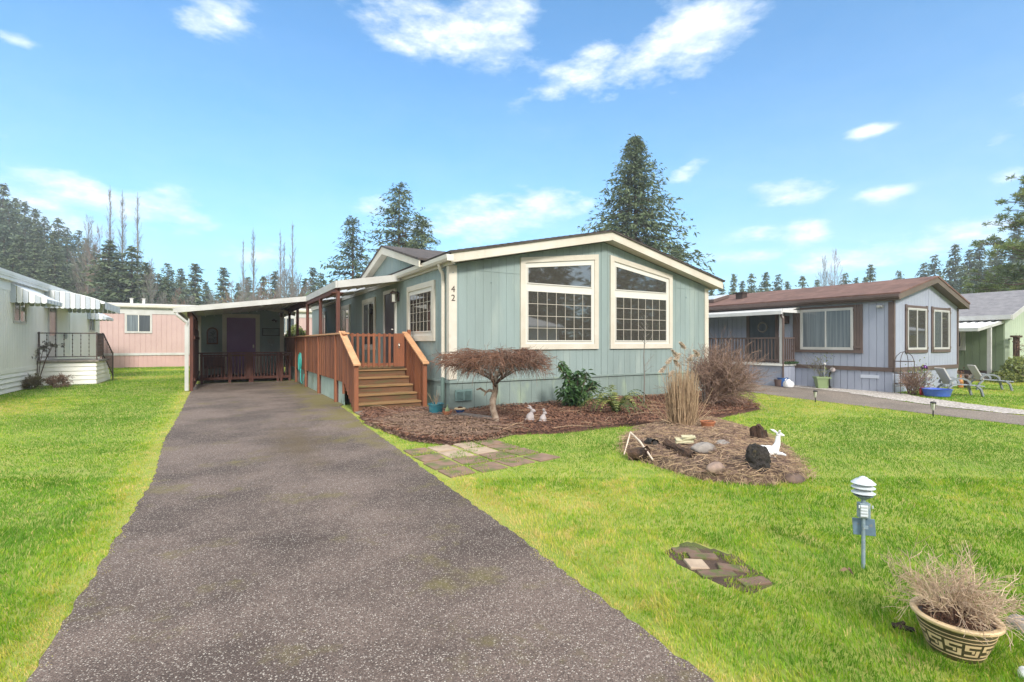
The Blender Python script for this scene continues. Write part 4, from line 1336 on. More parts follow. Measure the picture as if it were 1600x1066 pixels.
limbs = []
for k in range(13):
    a = 6.283 * k / 13 + rng.uniform(-.2, .2)
    R_ = rng.uniform(.5, .85)
    p0 = TB + Vector((0.0, 0, rng.uniform(.68, .95)))
    pts = [p0, p0 + Vector((math.cos(a) * R_ * .35, math.sin(a) * R_ * .35, .12)), p0 + Vector((math.cos(a) * R_ * .7, math.sin(a) * R_ * .7, .24 + rng.uniform(-.05, .05))),
           p0 + Vector((math.cos(a) * R_, math.sin(a) * R_, .26))]
    t.tube(pts, [.026, .02, .012, .006], 5)
    limbs.append(pts)
t.build('limbs', 'bark', tr, smooth=True)
t = MB()
for k in range(3400):
    a = rng.uniform(0, 6.283); edge = .84 + .15 * math.sin(a * 5 + .7) + .09 * math.sin(a * 11) + .06 * math.sin(a * 17)
    rr_ = edge * math.sqrt(rng.random())
    topz = 1.30 + .06 * math.sin(a * 3 + 1) * rr_ + .05 * math.sin(rr_ * 9 + a * 4) + .04 * (1 - rr_) - .22 * max(0, rr_ - .7)
    z = topz - rng.random() ** 1.3 * .27 * (1.15 - .4 * rr_)
    p = TB + Vector((rr_ * math.cos(a), rr_ * math.sin(a), z))
    a2 = a + rng.gauss(0, .9)
    L = rng.uniform(.10, .34) * (1.0 if k % 9 else 1.5)
    if vnoise(p.x * 3, p.y * 3, 1.6, 5) < .32 and rng.random() < .6: continue
    dr_ = rng.choice([-.25, .0, .15, .3, .5, .7]) + rng.uniform(-.1, .15)
    e = Vector((math.cos(a2), math.sin(a2), 0))
    t.tube([p, p + e * L * .45 + Vector((0, 0, .01)), p + e * L * .8 - Vector((0, 0, L * dr_ * .4)), p + e * L - Vector((0, 0, L * dr_))], [.004, .0035, .003, .0015], 3, a=rng.random(), cap=False)
t.build('twigs', 'twigred', tr)
t = MB()
for k in range(60):
    a = rng.uniform(0, 6.283); rr_ = rng.uniform(.1, .8)
    grow(t, TB + Vector((rr_ * math.cos(a), rr_ * math.sin(a), 1.12)), (math.cos(a) * 1.2, math.sin(a) * 1.2, .9), .22, .006, 2, rng, 4, .8, .12, 3, .7, .3, 3, .002)
t.build('branchlets', 'twig', tr)
t = MB()
for k in range(420):   # hanging twigs under the dome
    a = rng.uniform(0, 6.283); rr_ = .7 * math.sqrt(rng.random())
    z = 1.12 - rng.random() * .1
    p = TB + Vector((rr_ * math.cos(a), rr_ * math.sin(a), z + .04))
    a2 = a + rng.gauss(0, .8); L = rng.uniform(.12, .34)
    t.tube([p, p + Vector((math.cos(a2) * L * .5, math.sin(a2) * L * .5, -L * .3)), p + Vector((math.cos(a2) * L * .7, math.sin(a2) * L * .7, -L * .8))], [.004, .003, .0015], 3, a=rng.random(), cap=False)
t.build('hanging_twigs', 'twiggrey', tr)

# ---- rhododendron
RB = G(902, 640)
pl = thing('rhododendron', 'dark green broad-leaved shrub below the left gable window', 'shrub', RB)
rng = random.Random(33)
s = MB(); lf = MB()
tips = []
for k in range(30):
    a = rng.uniform(0, 6.283); rr_ = rng.uniform(.05, .50); h = rng.uniform(.25, .88)
    if k < 3: a = 2.9 + .2 * k; rr_ = .35 + .07 * k; h = .95 + .05 * k
    p1 = RB + Vector((rr_ * math.cos(a), rr_ * math.sin(a) * .8, h))
    s.tube([RB + Vector((rng.uniform(-.05, .05), rng.uniform(-.05, .05), 0)), RB + Vector((rr_ * .4 * math.cos(a), rr_ * .4 * math.sin(a), h * .5)), p1], [.014, .01, .006], 5)
    tips += [p1, RB.lerp(p1, .8) + Vector((0, 0, .03)), RB.lerp(p1, .62)]
for p in tips:
    for q_ in range(12):
        a = rng.uniform(0, 6.283)
        leaf(lf, p + Vector((rng.uniform(-.04, .04), rng.uniform(-.04, .04), rng.uniform(-.05, .05))), (math.cos(a), math.sin(a), rng.uniform(-.8, .4)), rng.uniform(.12, .19), .055, rng)
s.build('stems', 'bark', pl); lf.build('leaves', 'leafdark', pl)

# ---- sword fern
FB = G(962, 650)
pl = thing('fern', 'sword fern with arching fronds on the bark mulch', 'fern', FB)
rng = random.Random(35)
lf = MB()
for k in range(34):
    a = rng.uniform(0, 6.283); L = rng.uniform(.62, .95); up = rng.uniform(.45, 1.1)
    e = Vector((math.cos(a), math.sin(a), 0)); sd_ = Vector((-e.y, e.x, 0))
    pts = []
    for i in range(15):
        f = i / 14
        pts.append(FB + e * (L * f * .85) + Vector((0, 0, L * (2.0 * up * f - 1.75 * up * f * f) + .04)))
    lf.tube(pts, [.004] * 15, 3, a=.1, cap=False)
    va = rng.random()
    for i in range(1, 15):
        f = i / 14; w_ = .085 * math.sin(math.pi * min(1, f * .85 + .15)) + .01
        dn = Vector((0, 0, -.02))
        for sg in (-1, 1):
            c = pts[i]; bx = (pts[i] - pts[i - 1]).normalized() * .013
            lf.add([c - bx, c + sd_ * sg * w_ * .6 - bx * .6 + dn * .3, c + sd_ * sg * w_ + dn + bx, c + bx * 1.2], [(0, 1, 2, 3)], 0, min(1, max(0, va + rng.uniform(-.2, .2))))
lf.build('fronds', 'fern', pl)

# ---- bare sapling in front of the right window
SB = G(1006, 634)
pl = thing('sapling', 'slender pale bare sapling in front of the right gable window', 'tree', SB)
t = MB(); rng = random.Random(37)
tp = [SB, SB + Vector((.02, 0, .6)), SB + Vector((0, 0, 1.2)), SB + Vector((.04, 0, 1.7)), SB + Vector((.03, 0, 2.15))]
t.tube(tp, [.018, .015, .012, .009, .004], 6)
t.build('trunk', 'twiggrey', pl)
t = MB()
for k in range(16):
    z = rng.uniform(.75, 2.0); a = rng.choice([0, 3.14]) + rng.uniform(-.8, .8)
    grow(t, SB + Vector((.02, 0, z)), (math.cos(a), math.sin(a), .9), rng.uniform(.2, .45) * (1.2 - z * .3), .005, 1, rng, 3, .5, 0, 3, .5, .1)
t.build('branches', 'twiggrey', pl)

# ---- tall ornamental grass
OB = G(1066, 684)
OB.z = .12
pl = thing('ornamental_grass', 'tall clump of tan dry ornamental grass with feathery plumes on the rock garden', 'grass clump', OB)
rng = random.Random(39)
t = MB()
for k in range(760):
    a = rng.uniform(0, 6.283); r0 = .17 * math.sqrt(rng.random())
    p = OB + Vector((r0 * math.cos(a), r0 * math.sin(a), 0))
    h = rng.uniform(.3, .95) * (1.0 if rng.random() < .9 else 1.25)
    sp = .12 + .1 * rng.random()
    ex = Vector((math.cos(a) * r0 * .45 + rng.gauss(0, .03), math.sin(a) * r0 * .45 + rng.gauss(0, .03), h))
    if k < 34: ex = Vector((math.cos(a) * .35, math.sin(a) * .3, h * .7))
    m_ = p + ex * .5 + Vector((rng.gauss(0, .02), rng.gauss(0, .02), .03))
    t.tube([p, m_, p + ex], [.0045, .004, .0018], 3, a=rng.random(), cap=False)
t.build('stalks', 'straw', pl)
t = MB(); pm = MB()
for k, (dx, h) in enumerate([(-.30, 1.02), (-.24, 1.16), (-.12, 1.22), (-.05, 1.28), (.02, 1.12), (.08, 1.40), (.13, 1.2), (.18, 1.28), (-.2, .95)]):
    p = OB + Vector((dx * .3, 0, .1)); e = OB + Vector((dx * C_, -dx * S_ + rng.uniform(-.1, .1), h - .1))
    t.tube([p, p.lerp(e, .5) + Vector((0, 0, .04)), e], [.005, .004, .003], 4)
    lean_ = Vector((rng.choice([-1, 1]) * .05, 0, 0))
    for q_ in range(200):
        f = rng.random()
        c = e + lean_ * f * 2 + Vector((0, 0, f * .13 - .02 - .03 * f * f))
        d_ = Vector((rng.gauss(0, 1), rng.gauss(0, 1), rng.uniform(-.4, .8))).normalized()
        pm.tube([c, c + d_ * .045 * (1.1 - f * .6) + lean_ * .3], [.0042, .0025], 3, cap=False)
t.build('flower_stalks', 'straw', pl); pm.build('plumes', 'plume', pl)

# ---- big bare rounded shrub at the right corner
BB = G(1105, 636)
pl = thing('bare_shrub', 'large rounded bare pink-brown shrub at the right corner of the sage home', 'shrub', BB)
rng = random.Random(41)
t = MB()
for k in range(46):
    a = rng.uniform(-1.2, 2.0) - .53; f = rng.uniform(.15, 1.0)
    d_ = Vector((math.cos(a) * f, math.sin(a) * f * .8, 1.1 - .75 * f))
    grow(t, BB + Vector((rng.uniform(-.1, .1), rng.uniform(-.1, .1), 0)), d_, rng.uniform(.7, 1.0), .016, 3, rng, 5, .75, -.01, 3, .62, .16, 3, .0028)
t.build('twigs', 'twig', pl)

# ---- small twig plant right of the shrub
pb = G(1163, 634)
t = MB(); rng = random.Random(43)
for k in range(9):
    a = rng.uniform(0, 6.283)
    grow(t, pb, (math.cos(a), math.sin(a), 1.1), .3, .005, 1, rng, 3, .5)
t.build('twig_plant', 'twig', None, label='small sparse twiggy plant at the right end of the mulch bed', cat='shrub', loc=pb)

# ---- pots by the corner
def pot(name, at, r, h, mat_, label, cat='pot', soil=True, taper=.72, rim=.012, extra=None, group=None, gmat=None):
    o = thing(name, label, cat, at, group)
    m = MB()
    m.lathe([(r * taper * .9, 0), (r * taper, .005), (r * (taper + (1 - taper) * .55), h * .5), (r * .96, h - rim * 2.2), (r + rim * .4, h - rim * 2), (r + rim * .5, h), (r - rim, h), (r - rim * 1.3, h - .05 * h - .01), (r * .85, h * .8)], at, 28)
    m.build('bowl', mat_, o, smooth=True)
    if soil:
        m = MB(); m.lathe([(r * .93, h * .84), (r * .5, h * .88), (.001, h * .9)], at, 20, jit=.02); m.build('soil', 'soil', o)
    return o
pt = pot('plant_pot', G(681, 652), .155, .28, 'tealpot', 'teal glazed pot with bare stems at the house corner', taper=.7)
t = MB(); rng = random.Random(44); pp = G(681, 652)
for k, (dx, dz_) in enumerate(((-.18, .26), (-.02, .2), (.03, .3), (.07, .24), (.0, .12))):
    t.tube([pp + Vector((dx * .2, 0, .24)), pp + Vector((dx * .6, 0, .24 + dz_ * .55)), pp + Vector((dx, .01, .24 + dz_))], [.007, .006, .004], 5)
    grow(t, pp + Vector((dx * .6, 0, .24 + dz_ * .55)), (rng.uniform(-1, 1), 0, 1), .1, .004, 0, rng)
t.build('stems', 'straw', pt)
pt = pot('plant_pot', G(699, 656) + Vector((0, 0, .05)), .085, .12, 'terracotta', 'small terracotta pot between the teal pot and the blue bowl')
t = MB(); pp = G(699, 656) + Vector((0, 0, .05)); t.lathe([(.05, .1), (.045, .15), (.012, .2), (.008, .25)], pp, 8); t.build('cap', 'greenpot', pt)
pt = pot('plant_bowl', G(719, 652) + Vector((0, 0, .06)), .10, .115, 'blueglaze', 'blue glazed bowl with brown succulent by the skirting', taper=.55)
t = MB(); pp = G(719, 652) + Vector((0, 0, .06))
t.lathe([(.088, .09), (.112, .1), (.115, .122), (.09, .125)], pp, 24); t.build('rim', 'pottan', pt)
t = MB(); rng = random.Random(45)
for k in range(70):
    a = rng.uniform(0, 6.283); e = rng.uniform(.1, 1.3)
    leaf(t, pp + Vector((0, 0, .11)), (math.cos(a) * math.cos(e), math.sin(a) * math.cos(e), math.sin(e)), .075, .03, rng)
t.build('succulent', 'twigred', pt)
# drain pipe on the ground
t = MB()
a0, a1 = G(713, 658) + Vector((0, 0, .06)), G(770, 664) + Vector((0, 0, .06))
pts = [a0 + Vector((-.05, .05, .02)), a0.lerp(a1, .25) + Vector((0, .03, .07)), a0.lerp(a1, .6) + Vector((0, 0, .06)), a1 + Vector((0, 0, .05))]
t.tube(pts, [.045, .045, .045, .05], 12)
o = t.build('drain_pipe', 'pvc', None, label='dark plastic drain pipe lying behind the weeping tree trunk', cat='pipe', loc=a0, smooth=True)
t = MB(); t.tube([a1 + Vector((-.01, 0, .05)), a1 + Vector((.05, 0, .05))], [.058, .058], 12); t.build('collar', 'black', o)

# ---- fused cast figures
def figure(name, parts, mat_, loc, rz, label, cat, vox=.006, group=None, s=1.0):
    """parts: ('b', c, r) ellipsoids or ('t', pts, radii) limbs; fused into one skin by a voxel remesh"""
    mb = MB()
    for p in parts:
        if p[0] == 'b': mb.ball([c * s for c in p[1]], [c * s for c in p[2]], 16)
        else: mb.tube([[c * s for c in q] for q in p[1]], [r * s for r in p[2]], 8)
    o = mb.build(name, mat_, None, label=label, cat=cat, group=group, loc=(0, 0, 0))
    o.location = loc; o.rotation_euler = (0, 0, rz)
    md = o.modifiers.new('fuse', 'REMESH'); md.mode = 'VOXEL'; md.voxel_size = vox; md.use_smooth_shade = True
    md = o.modifiers.new('soften', 'SMOOTH'); md.factor = .5; md.iterations = 2
    return o
rab = [('b', (0, 0, .085), (.075, .055, .085)), ('b', (.02, 0, .13), (.05, .042, .06)), ('b', (.055, 0, .205), (.047, .034, .036)), ('b', (.093, 0, .195), (.02, .018, .017)),
       ('t', [(.045, .014, .225), (.01, .02, .28), (-.03, .024, .31)], [.014, .02, .007]), ('t', [(.045, -.014, .225), (-.01, -.02, .26), (-.06, -.024, .275)], [.014, .019, .007]),
       ('t', [(.05, .025, .12), (.065, .025, .05), (.07, .025, .012)], [.017, .013, .014]), ('t', [(.05, -.025, .12), (.065, -.025, .05), (.07, -.025, .012)], [.017, .013, .014]),
       ('b', (-.01, .04, .04), (.05, .025, .04)), ('b', (-.01, -.04, .04), (.05, .025, .04)), ('b', (.03, .045, .013), (.045, .018, .014)), ('b', (.03, -.045, .013), (.045, .018, .014)), ('b', (-.08, 0, .05), (.022, .022, .022))]
figure('rabbit_figure', rab, 'stone_fig', G(828, 663) + Vector((0, 0, .04)), -.3, 'larger grey-white stone rabbit with ears laid back', 'rabbit statue')
rab2 = rab[:4] + [('t', [(.045, .014, .225), (.04, .03, .27), (.05, .05, .30)], [.014, .018, .006]), ('t', [(.045, -.014, .225), (.03, -.02, .27), (.02, -.03, .31)], [.014, .018, .006])] + rab[6:]
figure('rabbit_figure', rab2, 'stone_fig', G(848, 665) + Vector((0, 0, .04)), 0.1, 'smaller stone rabbit with upright ears, right of its companion', 'rabbit statue', s=.88)
# lying white deer
deer = [('b', (-.06, 0, .075), (.13, .062, .065)), ('b', (-.13, 0, .08), (.075, .06, .066)), ('t', [(.03, 0, .09), (.065, 0, .16), (.075, 0, .25)], [.05, .036, .026]),
        ('b', (.092, 0, .275), (.042, .026, .027)), ('t', [(.10, 0, .275), (.155, 0, .258)], [.022, .012]),
        ('t', [(.075, .015, .29), (.04, .03, .315), (.0, .045, .335)], [.009, .017, .006]), ('t', [(.075, -.015, .29), (.07, -.035, .32), (.075, -.05, .335)], [.009, .015, .006]),
        ('t', [(.02, .04, .05), (.09, .05, .035), (.14, .04, .015), (.08, .045, .012)], [.028, .02, .014, .012]), ('t', [(.02, -.04, .05), (.1, -.045, .04), (.15, -.04, .018)], [.028, .02, .013]),
        ('t', [(-.12, .05, .05), (-.06, .07, .035), (-.13, .07, .015)], [.04, .024, .014]), ('t', [(-.12, -.05, .05), (-.04, -.07, .035), (-.1, -.075, .015), (.0, -.07, .012)], [.04, .024, .014, .012]), ('b', (-.20, 0, .1), (.022, .016, .03))]
dp = onm(1207, 724, .06)
figure('deer_figure', deer, 'white_fig', dp, -.45, 'white resting deer figure on the edge of the rock garden', 'deer statue', vox=.005, s=.95)
# standing grey deer behind
sd2 = [('b', (-.02, 0, .30), (.13, .06, .065)), ('b', (-.11, 0, .31), (.06, .055, .06)), ('t', [(.07, 0, .32), (.11, 0, .40), (.12, 0, .46)], [.045, .033, .026]), ('b', (.135, 0, .485), (.04, .026, .028)), ('t', [(.14, 0, .48), (.19, 0, .465)], [.022, .013]),
       ('t', [(.12, .015, .5), (.09, .04, .54), (.08, .05, .56)], [.009, .016, .005]), ('t', [(.12, -.015, .5), (.1, -.04, .54), (.09, -.06, .56)], [.009, .016, .005])] + \
      [('t', [(x, y, .28), (x + .01, y, .15), (x, y, .0)], [.03, .016, .014]) for x in (-.12, .08) for y in (-.03, .03)] + [('b', (-.02, 0, .005), (.15, .06, .012))]
figure('deer_figure', sd2, 'grey_fig', G(1102, 633) + Vector((0, 0, .02)), -2.2, 'grey weathered standing deer figure under the big bare shrub', 'deer statue', s=.85)

# ---- rock garden pieces
def blob_rock(name, at, r, mat_, label, cat, seed, seg=14):
    mb = MB()
    rr_ = random.Random(seed)
    mb.ball((at.x, at.y, at.z + r[2] * .35), r, seg, jit=.10, seed=seed)
    o = mb.build(name, mat_, None, label=label, cat=cat, loc=at)
    md = o.modifiers.new('s', 'SUBSURF'); md.levels = 2; md.render_levels = 2
    tx = bpy.data.textures.new('n', 'CLOUDS'); tx.noise_scale = .12
    dm_ = o.modifiers.new('d', 'DISPLACE'); dm_.texture = tx; dm_.strength = .05; dm_.texture_coords = 'OBJECT' if False else 'LOCAL'
    return o
blob_rock('rock', onm(1100, 712), (.19, .12, .07), 'rock', 'flat grey rock in the middle of the rock garden', 'rock', 1)
blob_rock('rock', onm(1128, 708), (.11, .08, .05), 'rock', 'small bluish-grey stone right of the flat grey rock', 'rock', 2)
blob_rock('rock', onm(1118, 732), (.12, .09, .07), mat('pinkish_rock', sc(150, 128, 114), sc(120, 102, 92), rough=.9, scale=7, bump=.7, bscale=20), 'pinkish rounded rock at the near edge of the rock garden', 'rock', 3)
blob_rock('rock', onm(1240, 752, 0), (.14, .1, .06), mat('brown_rock', sc(112, 92, 80), sc(82, 68, 62), rough=.9, scale=7, bump=.7, bscale=20), 'low brown rock at the right tip of the rock garden', 'rock', 4)
def ragged(name, at, r, h, mat_, label, seed, tilt=(0, 0), n=26, cat='stump', hollow=.55, low=.35):
    """weathered stump: fluted wall with a ragged broken top and hollow heart"""
    rr_ = random.Random(seed)
    mb = MB(); V = []
    ph = [rr_.uniform(0, 6.28) for _ in range(4)]
    hs_ = [h * (1 - low * (.5 + .5 * math.sin(ph[0] + 2 * 6.283 * k / n)) * rr_.uniform(.5, 1.2)) for k in range(n)]
    rings = [(1.12, 0, 0), (1.0, .3, 0), (.93, .65, 0), (.9, 1, 0), (hollow, .95, 0), (hollow * .8, .5, 0)]
    for rf, zf, _ in rings:
        for k in range(n):
            t = 6.283 * k / n
            q_ = r * rf * (1 + .10 * math.sin(5 * t + ph[1]) + .06 * math.sin(9 * t + ph[2]) + rr_.uniform(-.03, .03))
            V.append((at.x + q_ * math.cos(t) + tilt[0] * hs_[k] * zf, at.y + q_ * .8 * math.sin(t) + tilt[1] * hs_[k] * zf, at.z - .02 + hs_[k] * zf))
    F = []
    for i in range(len(rings) - 1):
        for k in range(n):
            k2 = (k + 1) % n
            F.append((i * n + k, i * n + k2, (i + 1) * n + k2, (i + 1) * n + k))
    F.append(tuple((len(rings) - 1) * n + k for k in range(n)))
    mb.add(V, F)
    return mb.build(name, mat_, None, label=label, cat=cat, loc=at)
p = onm(1184, 745, .03)
q = MB()
rr = random.Random(51)
for dx, dz_, rx_, rz_ in ((-.055, .11, .085, .15), (.05, .10, .09, .135), (0, .03, .14, .08), (-.03, .235, .045, .03)):
    c = Vector((dx * C_, -dx * S_, dz_)); q.ball(c, (rx_, rx_ * .85, rz_), 18, jit=.09, seed=int(dx * 100 + 50))
st_ = q.build('stump', 'stumpblack', None, label='black charred two-lobed stump at the near right of the rock garden', cat='stump', loc=(0, 0, 0))
st_.location = p
md = st_.modifiers.new('fuse', 'REMESH'); md.mode = 'VOXEL'; md.voxel_size = .008; md.use_smooth_shade = True
tx = bpy.data.textures.new('charred', 'CLOUDS'); tx.noise_scale = .05; tx.noise_depth = 3
md = st_.modifiers.new('d', 'DISPLACE'); md.texture = tx; md.strength = .045; md.texture_coords = 'LOCAL'
ragged('stump', onm(1187, 699, .05), .13, .24, 'stump', 'jagged dark brown stump on the far right of the rock garden', 53, tilt=(-.3, 0), low=.6)
# fallen hollow log at the left, and leaning bark slab
def log(name, a, b, r, mat_, label, seed, cat='log'):
    rr_ = random.Random(seed); mb = MB(); n = 16
    a, b = Vector(a), Vector(b)
    pts = [a.lerp(b, i / 5) + Vector((0, 0, rr_.uniform(-.01, .01))) for i in range(6)]
    o0 = len(mb.v)
    mb.tube(pts, [r * rr_.uniform(.85, 1.1) for _ in pts], n, cap=False)
    mb.v = [(x + rr_.uniform(-.008, .008), y + rr_.uniform(-.008, .008), z + rr_.uniform(-.01, .01)) for x, y, z in mb.v]
    mb.tube([pts[-1], pts[-2]], [r * .6, r * .4], n)
    mb.tube([pts[0], pts[1]], [r * .6, r * .4], n)
    # broken ring ends
    return mb.build(name, mat_, None, label=label, cat=cat, loc=a)
log('log', onm(985, 708, .08) + Vector((0, 0, .05)), onm(1013, 712, .08) + Vector((0, 0, .05)), .085, 'stump', 'short reddish-brown rotten log at the left end of the rock garden', 61)
log('log', onm(1040, 705, .1) + Vector((0, 0, .05)), onm(1083, 727, .05) + Vector((0, 0, .02)), .05, 'stump', 'brown bark-covered log left of the flat grey rock', 62)
log('log', onm(1012, 697, .1) + Vector((0, 0, .04)), onm(1024, 702, .1) + Vector((0, 0, .04)), .06, 'stumpblack', 'small dark root lump behind the rotten log', 63)
t = MB()
t.tube([onm(985, 688) + Vector((0, 0, .12)), onm(1000, 700) + Vector((0, 0, .11)), onm(1020, 712) + Vector((0, 0, .07))], [.012, .013, .011], 6)
t.tube([onm(985, 688) + Vector((0, 0, .12)), onm(975, 700) + Vector((0, 0, .03))], [.01, .008], 6)
t.build('driftwood_stick', mat('bleached_wood', sc(222, 206, 188), sc(200, 180, 160), rough=.8, scale=10), None, label='bleached bent stick across the left end of the rock garden', cat='stick', loc=onm(985, 688))
t = MB()
c = onm(1072, 703)
rr = random.Random(66)
for k in range(5):
    t.obox((c.x + rr.uniform(-.04, .04), c.y + rr.uniform(-.03, .03), c.z + .05 + k * .014), (.22 - k * .02, .12 - k * .012, .012), rz=-.7 + rr.uniform(-.25, .25), rx=.2, ry=rr.uniform(-.25, .1))
t.build('lichened_wood_slab', mat('lichen_wood', sc(190, 182, 150), sc(150, 146, 116), rough=.9, scale=12, bump=.6, bscale=50), None, label='pale lichened wood fragments in the middle of the rock garden', cat='wood', loc=c)
t = MB(); c = G(1186, 755); 
for k in range(7): t.ball((c.x + rr.uniform(-.09, .09), c.y + rr.uniform(-.05, .05), .02), (.03, .022, .014), 8, jit=.2, seed=k)
t.build('white_debris', mat('pale_fungus', sc(226, 218, 206), rough=.9), None, label='small whitish fragments at the foot of the charred stump', cat='debris', loc=c)
pt = pot('plant_pot', onm(1106, 677), .105, .12, 'terracotta', 'terracotta pot with dead leaves beside the tall ornamental grass', taper=.75)
# tiny plant cap
# ---- dead tan grass fringe of the mound
t = MB(); rng = random.Random(71); nr = np.random.default_rng(71)
n = 0
Q = MOUND
for i in range(len(Q)):
    a = Vector((Q[i][0], Q[i][1], 0)); b = Vector((Q[(i + 1) % len(Q)][0], Q[(i + 1) % len(Q)][1], 0))
    for k in range(int((b - a).length * 90)):
        p = a.lerp(b, rng.random()) + Vector((rng.gauss(0, .05), rng.gauss(0, .05), 0))
        e = Vector((rng.gauss(0, .05), rng.gauss(0, .05), rng.uniform(.04, .13)))
        t.tube([p, p + e * .5, p + e + Vector((rng.gauss(0, .02), 0, -.01))], [.003, .0025, .001], 3, a=rng.random(), cap=False)
t.build('dead_grass_fringe', 'straw', None, label='dead tan grass around the edge of the rock garden mound', cat='grass', kind='stuff', loc=Vector((mcx, mcy, 0)))

# ---- pathway lamp post
LP = G(1349, 888)
lp = thing('pathway_lamp', 'weathered grey pagoda garden lamp on a thin pole with box and plate', 'lamp', LP)
t = MB(); t.tube([LP + Vector((0, 0, -.05)), LP + Vector((0, 0, .42))], .0115, 10); t.build('pole', 'galv', lp, smooth=True)
t = MB(); t.obox(LP + Vector((.004, 0, .385)), (.066, .045, .10), rz=-.7, mi=0); b_ = t.build('junction_box', 'galv', lp, bevel=.004)
t = MB()
m_ = Matrix.Rotation(-.7, 4, 'Z')
for dx, dz_, sx, sz in ((-.01, .0, .046, .08),):
    c = LP + Vector((.004, 0, .385)) + m_ @ Vector((dx, -.028, dz_)); t.obox(c, (sx, .006, sz), rz=-.7)
for dz_ in (-.03, -.01, .01, .03):
    c = LP + Vector((.004, 0, .385)) + m_ @ Vector((-.012, -.034, dz_)); t.obox(c, (.042, .006, .008), rz=-.7)
for dx in (-.04, .04):
    c = LP + Vector((.004, 0, .385)) + m_ @ Vector((dx, -.028, .03)); t.obox(c, (.008, .008, .02), rz=-.7)
t.build('cover', 'galvhood', b_, bevel=.002)
t = MB()
m2 = Matrix.Rotation(-1.02, 4, 'Z')
c = LP + m2 @ Vector((.005, .018, .27))
t.obox(c, (.125, .010, .11), rz=-1.02, ry=-.06)
t.build('plate', mat('slate_blue_plate', sc(104, 128, 146), sc(92, 112, 130), rough=.5, scale=10, c3=sc(140, 130, 116), s3=20, r3=(.62, .75)), lp, bevel=.002)
t = MB(); t.obox(LP + Vector((0, -.012, .275)), (.03, .012, .02), rz=-.7); t.build('clamp', 'galv', lp)
t = MB()
z0 = .455
t.lathe([(.012, -.02), (.014, .0), (.03, .012), (.052, .026), (.056, .03), (.026, .032)], LP + Vector((0, 0, z0)), 28)
t.build('base_cup', 'galv', lp, smooth=True)
t = MB(); t.lathe([(.028, .03), (.028, .13)], LP + Vector((0, 0, z0)), 20); t.build('lens', 'lampglass', lp, smooth=True)
for k, (r_, z_) in enumerate(((.068, .045), (.068, .08), (.046, .115))):
    t = MB()
    if k < 2: pf = [(r_, 0), (r_ + .001, .003), (.04, .02), (.03, .024), (.03, .02), (.04, .015)]
    else: pf = [(.070, -.006), (.071, -.003), (.044, .02), (.028, .027), (.024, .033), (.008, .041), (.001, .042)]
    t.lathe(pf, LP + Vector((0, 0, z0 + z_)), 32)
    t.build('louvre' if k < 2 else 'hood', 'galvhood', lp, smooth=True)
for k in range(3):
    t = MB(); a = k * 2.09 + .4
    t.tube([LP + Vector((.046 * math.cos(a), .046 * math.sin(a), z0 + .03)), LP + Vector((.046 * math.cos(a), .046 * math.sin(a), z0 + .12))], .003, 5)
    t.build('rod', 'galv', lp)

# ---- big stoneware planter with bare shrub
pb = thing('planter', 'large olive-brown stoneware bowl with tan key-pattern band holding a bare twiggy shrub', 'planter', POT)
PR, PH = .225, .255
t = MB()
K = .74
prof = [(r_ * K, z_ * K) for r_, z_ in [(.130, 0), (.138, .008), (.155, .05), (.182, .12), (.202, .18), (.208, .215)]]
t.lathe([(.0, .0)] + prof + [(.205 * K, .22 * K)], POT, 56)
t.build('bowl', 'potbrown', pb, smooth=True)
t = MB()
t.lathe([(r_ * K, z_ * K) for r_, z_ in [(.205, .212), (.222, .220), (.236, .232), (.238, .245), (.232, .252), (.210, .253), (.198, .245), (.192, .215), (.19, .19)]], POT, 56)
t.build('rim', 'pottan', pb, smooth=True)
def prad(z):
    for (r0, z0_), (r1, z1_) in zip(prof[:-1], prof[1:]):
        if z0_ <= z <= z1_: return r0 + (r1 - r0) * (z - z0_) / (z1_ - z0_)
    return prof[-1][0]
t = MB()
for za, zb in [(p_ * K, q_ * K) for p_, q_ in ((.158, .163), (.186, .190), (.035, .041))]:
    t.lathe([(prad(za) - .004, za), (prad(za) + .0022, za), (prad(zb) + .0022, zb), (prad(zb) - .004, zb)], POT, 56)
def cyl_rect(mb, a0, a1, z0_, z1_, off=.0025):
    z0_ *= K; z1_ *= K
    n_ = max(1, int((a1 - a0) / .06)); V = []; F = []
    for i in range(n_ + 1):
        a = a0 + (a1 - a0) * i / n_
        for z in (z0_, z1_):
            r = prad(z) + off
            V.append((POT.x + r * math.cos(a), POT.y + r * math.sin(a), POT.z + z))
    for i in range(n_): F.append((2 * i, 2 * i + 2, 2 * i + 3, 2 * i + 1))
    mb.add(V, F)
nk = 12
for k in range(nk):
    a = 6.283 * k / nk; w_ = 6.283 / nk
    # interlocking key: top bar, left upright, middle hook, bottom bar
    cyl_rect(t, a + .03, a + w_ * .90, .128, .145)
    cyl_rect(t, a + .03, a + w_ * .28, .100, .128)
    cyl_rect(t, a + w_ * .28, a + w_ * .62, .100, .110)
    cyl_rect(t, a + w_ * .46, a + w_ * .62, .084, .100)
    cyl_rect(t, a + .03, a + w_ * .90, .060, .074)
    cyl_rect(t, a + w_ * .68, a + w_ * .90, .074, .110)
t.build('key_pattern', 'pottan', pb)
t = MB(); t.lathe([(.194 * K, .205 * K), (.12 * K, .215 * K), (.001, .218 * K)], POT, 30, jit=.03); t.build('soil', 'soil', pb)
t = MB(); rng = random.Random(81)
for k in range(60):
    a = rng.uniform(0, 6.283); f = rng.uniform(.1, 1.0)
    d_ = Vector((math.cos(a) * f * 1.15 + .1, math.sin(a) * f, 1.15 - .45 * f))
    grow(t, POT + Vector((math.cos(a) * .04, math.sin(a) * .04, .15)), d_, rng.uniform(.14, .25), .0032, 2, rng, 5, .8, .0, 3, .58, .24, 3, .0010)
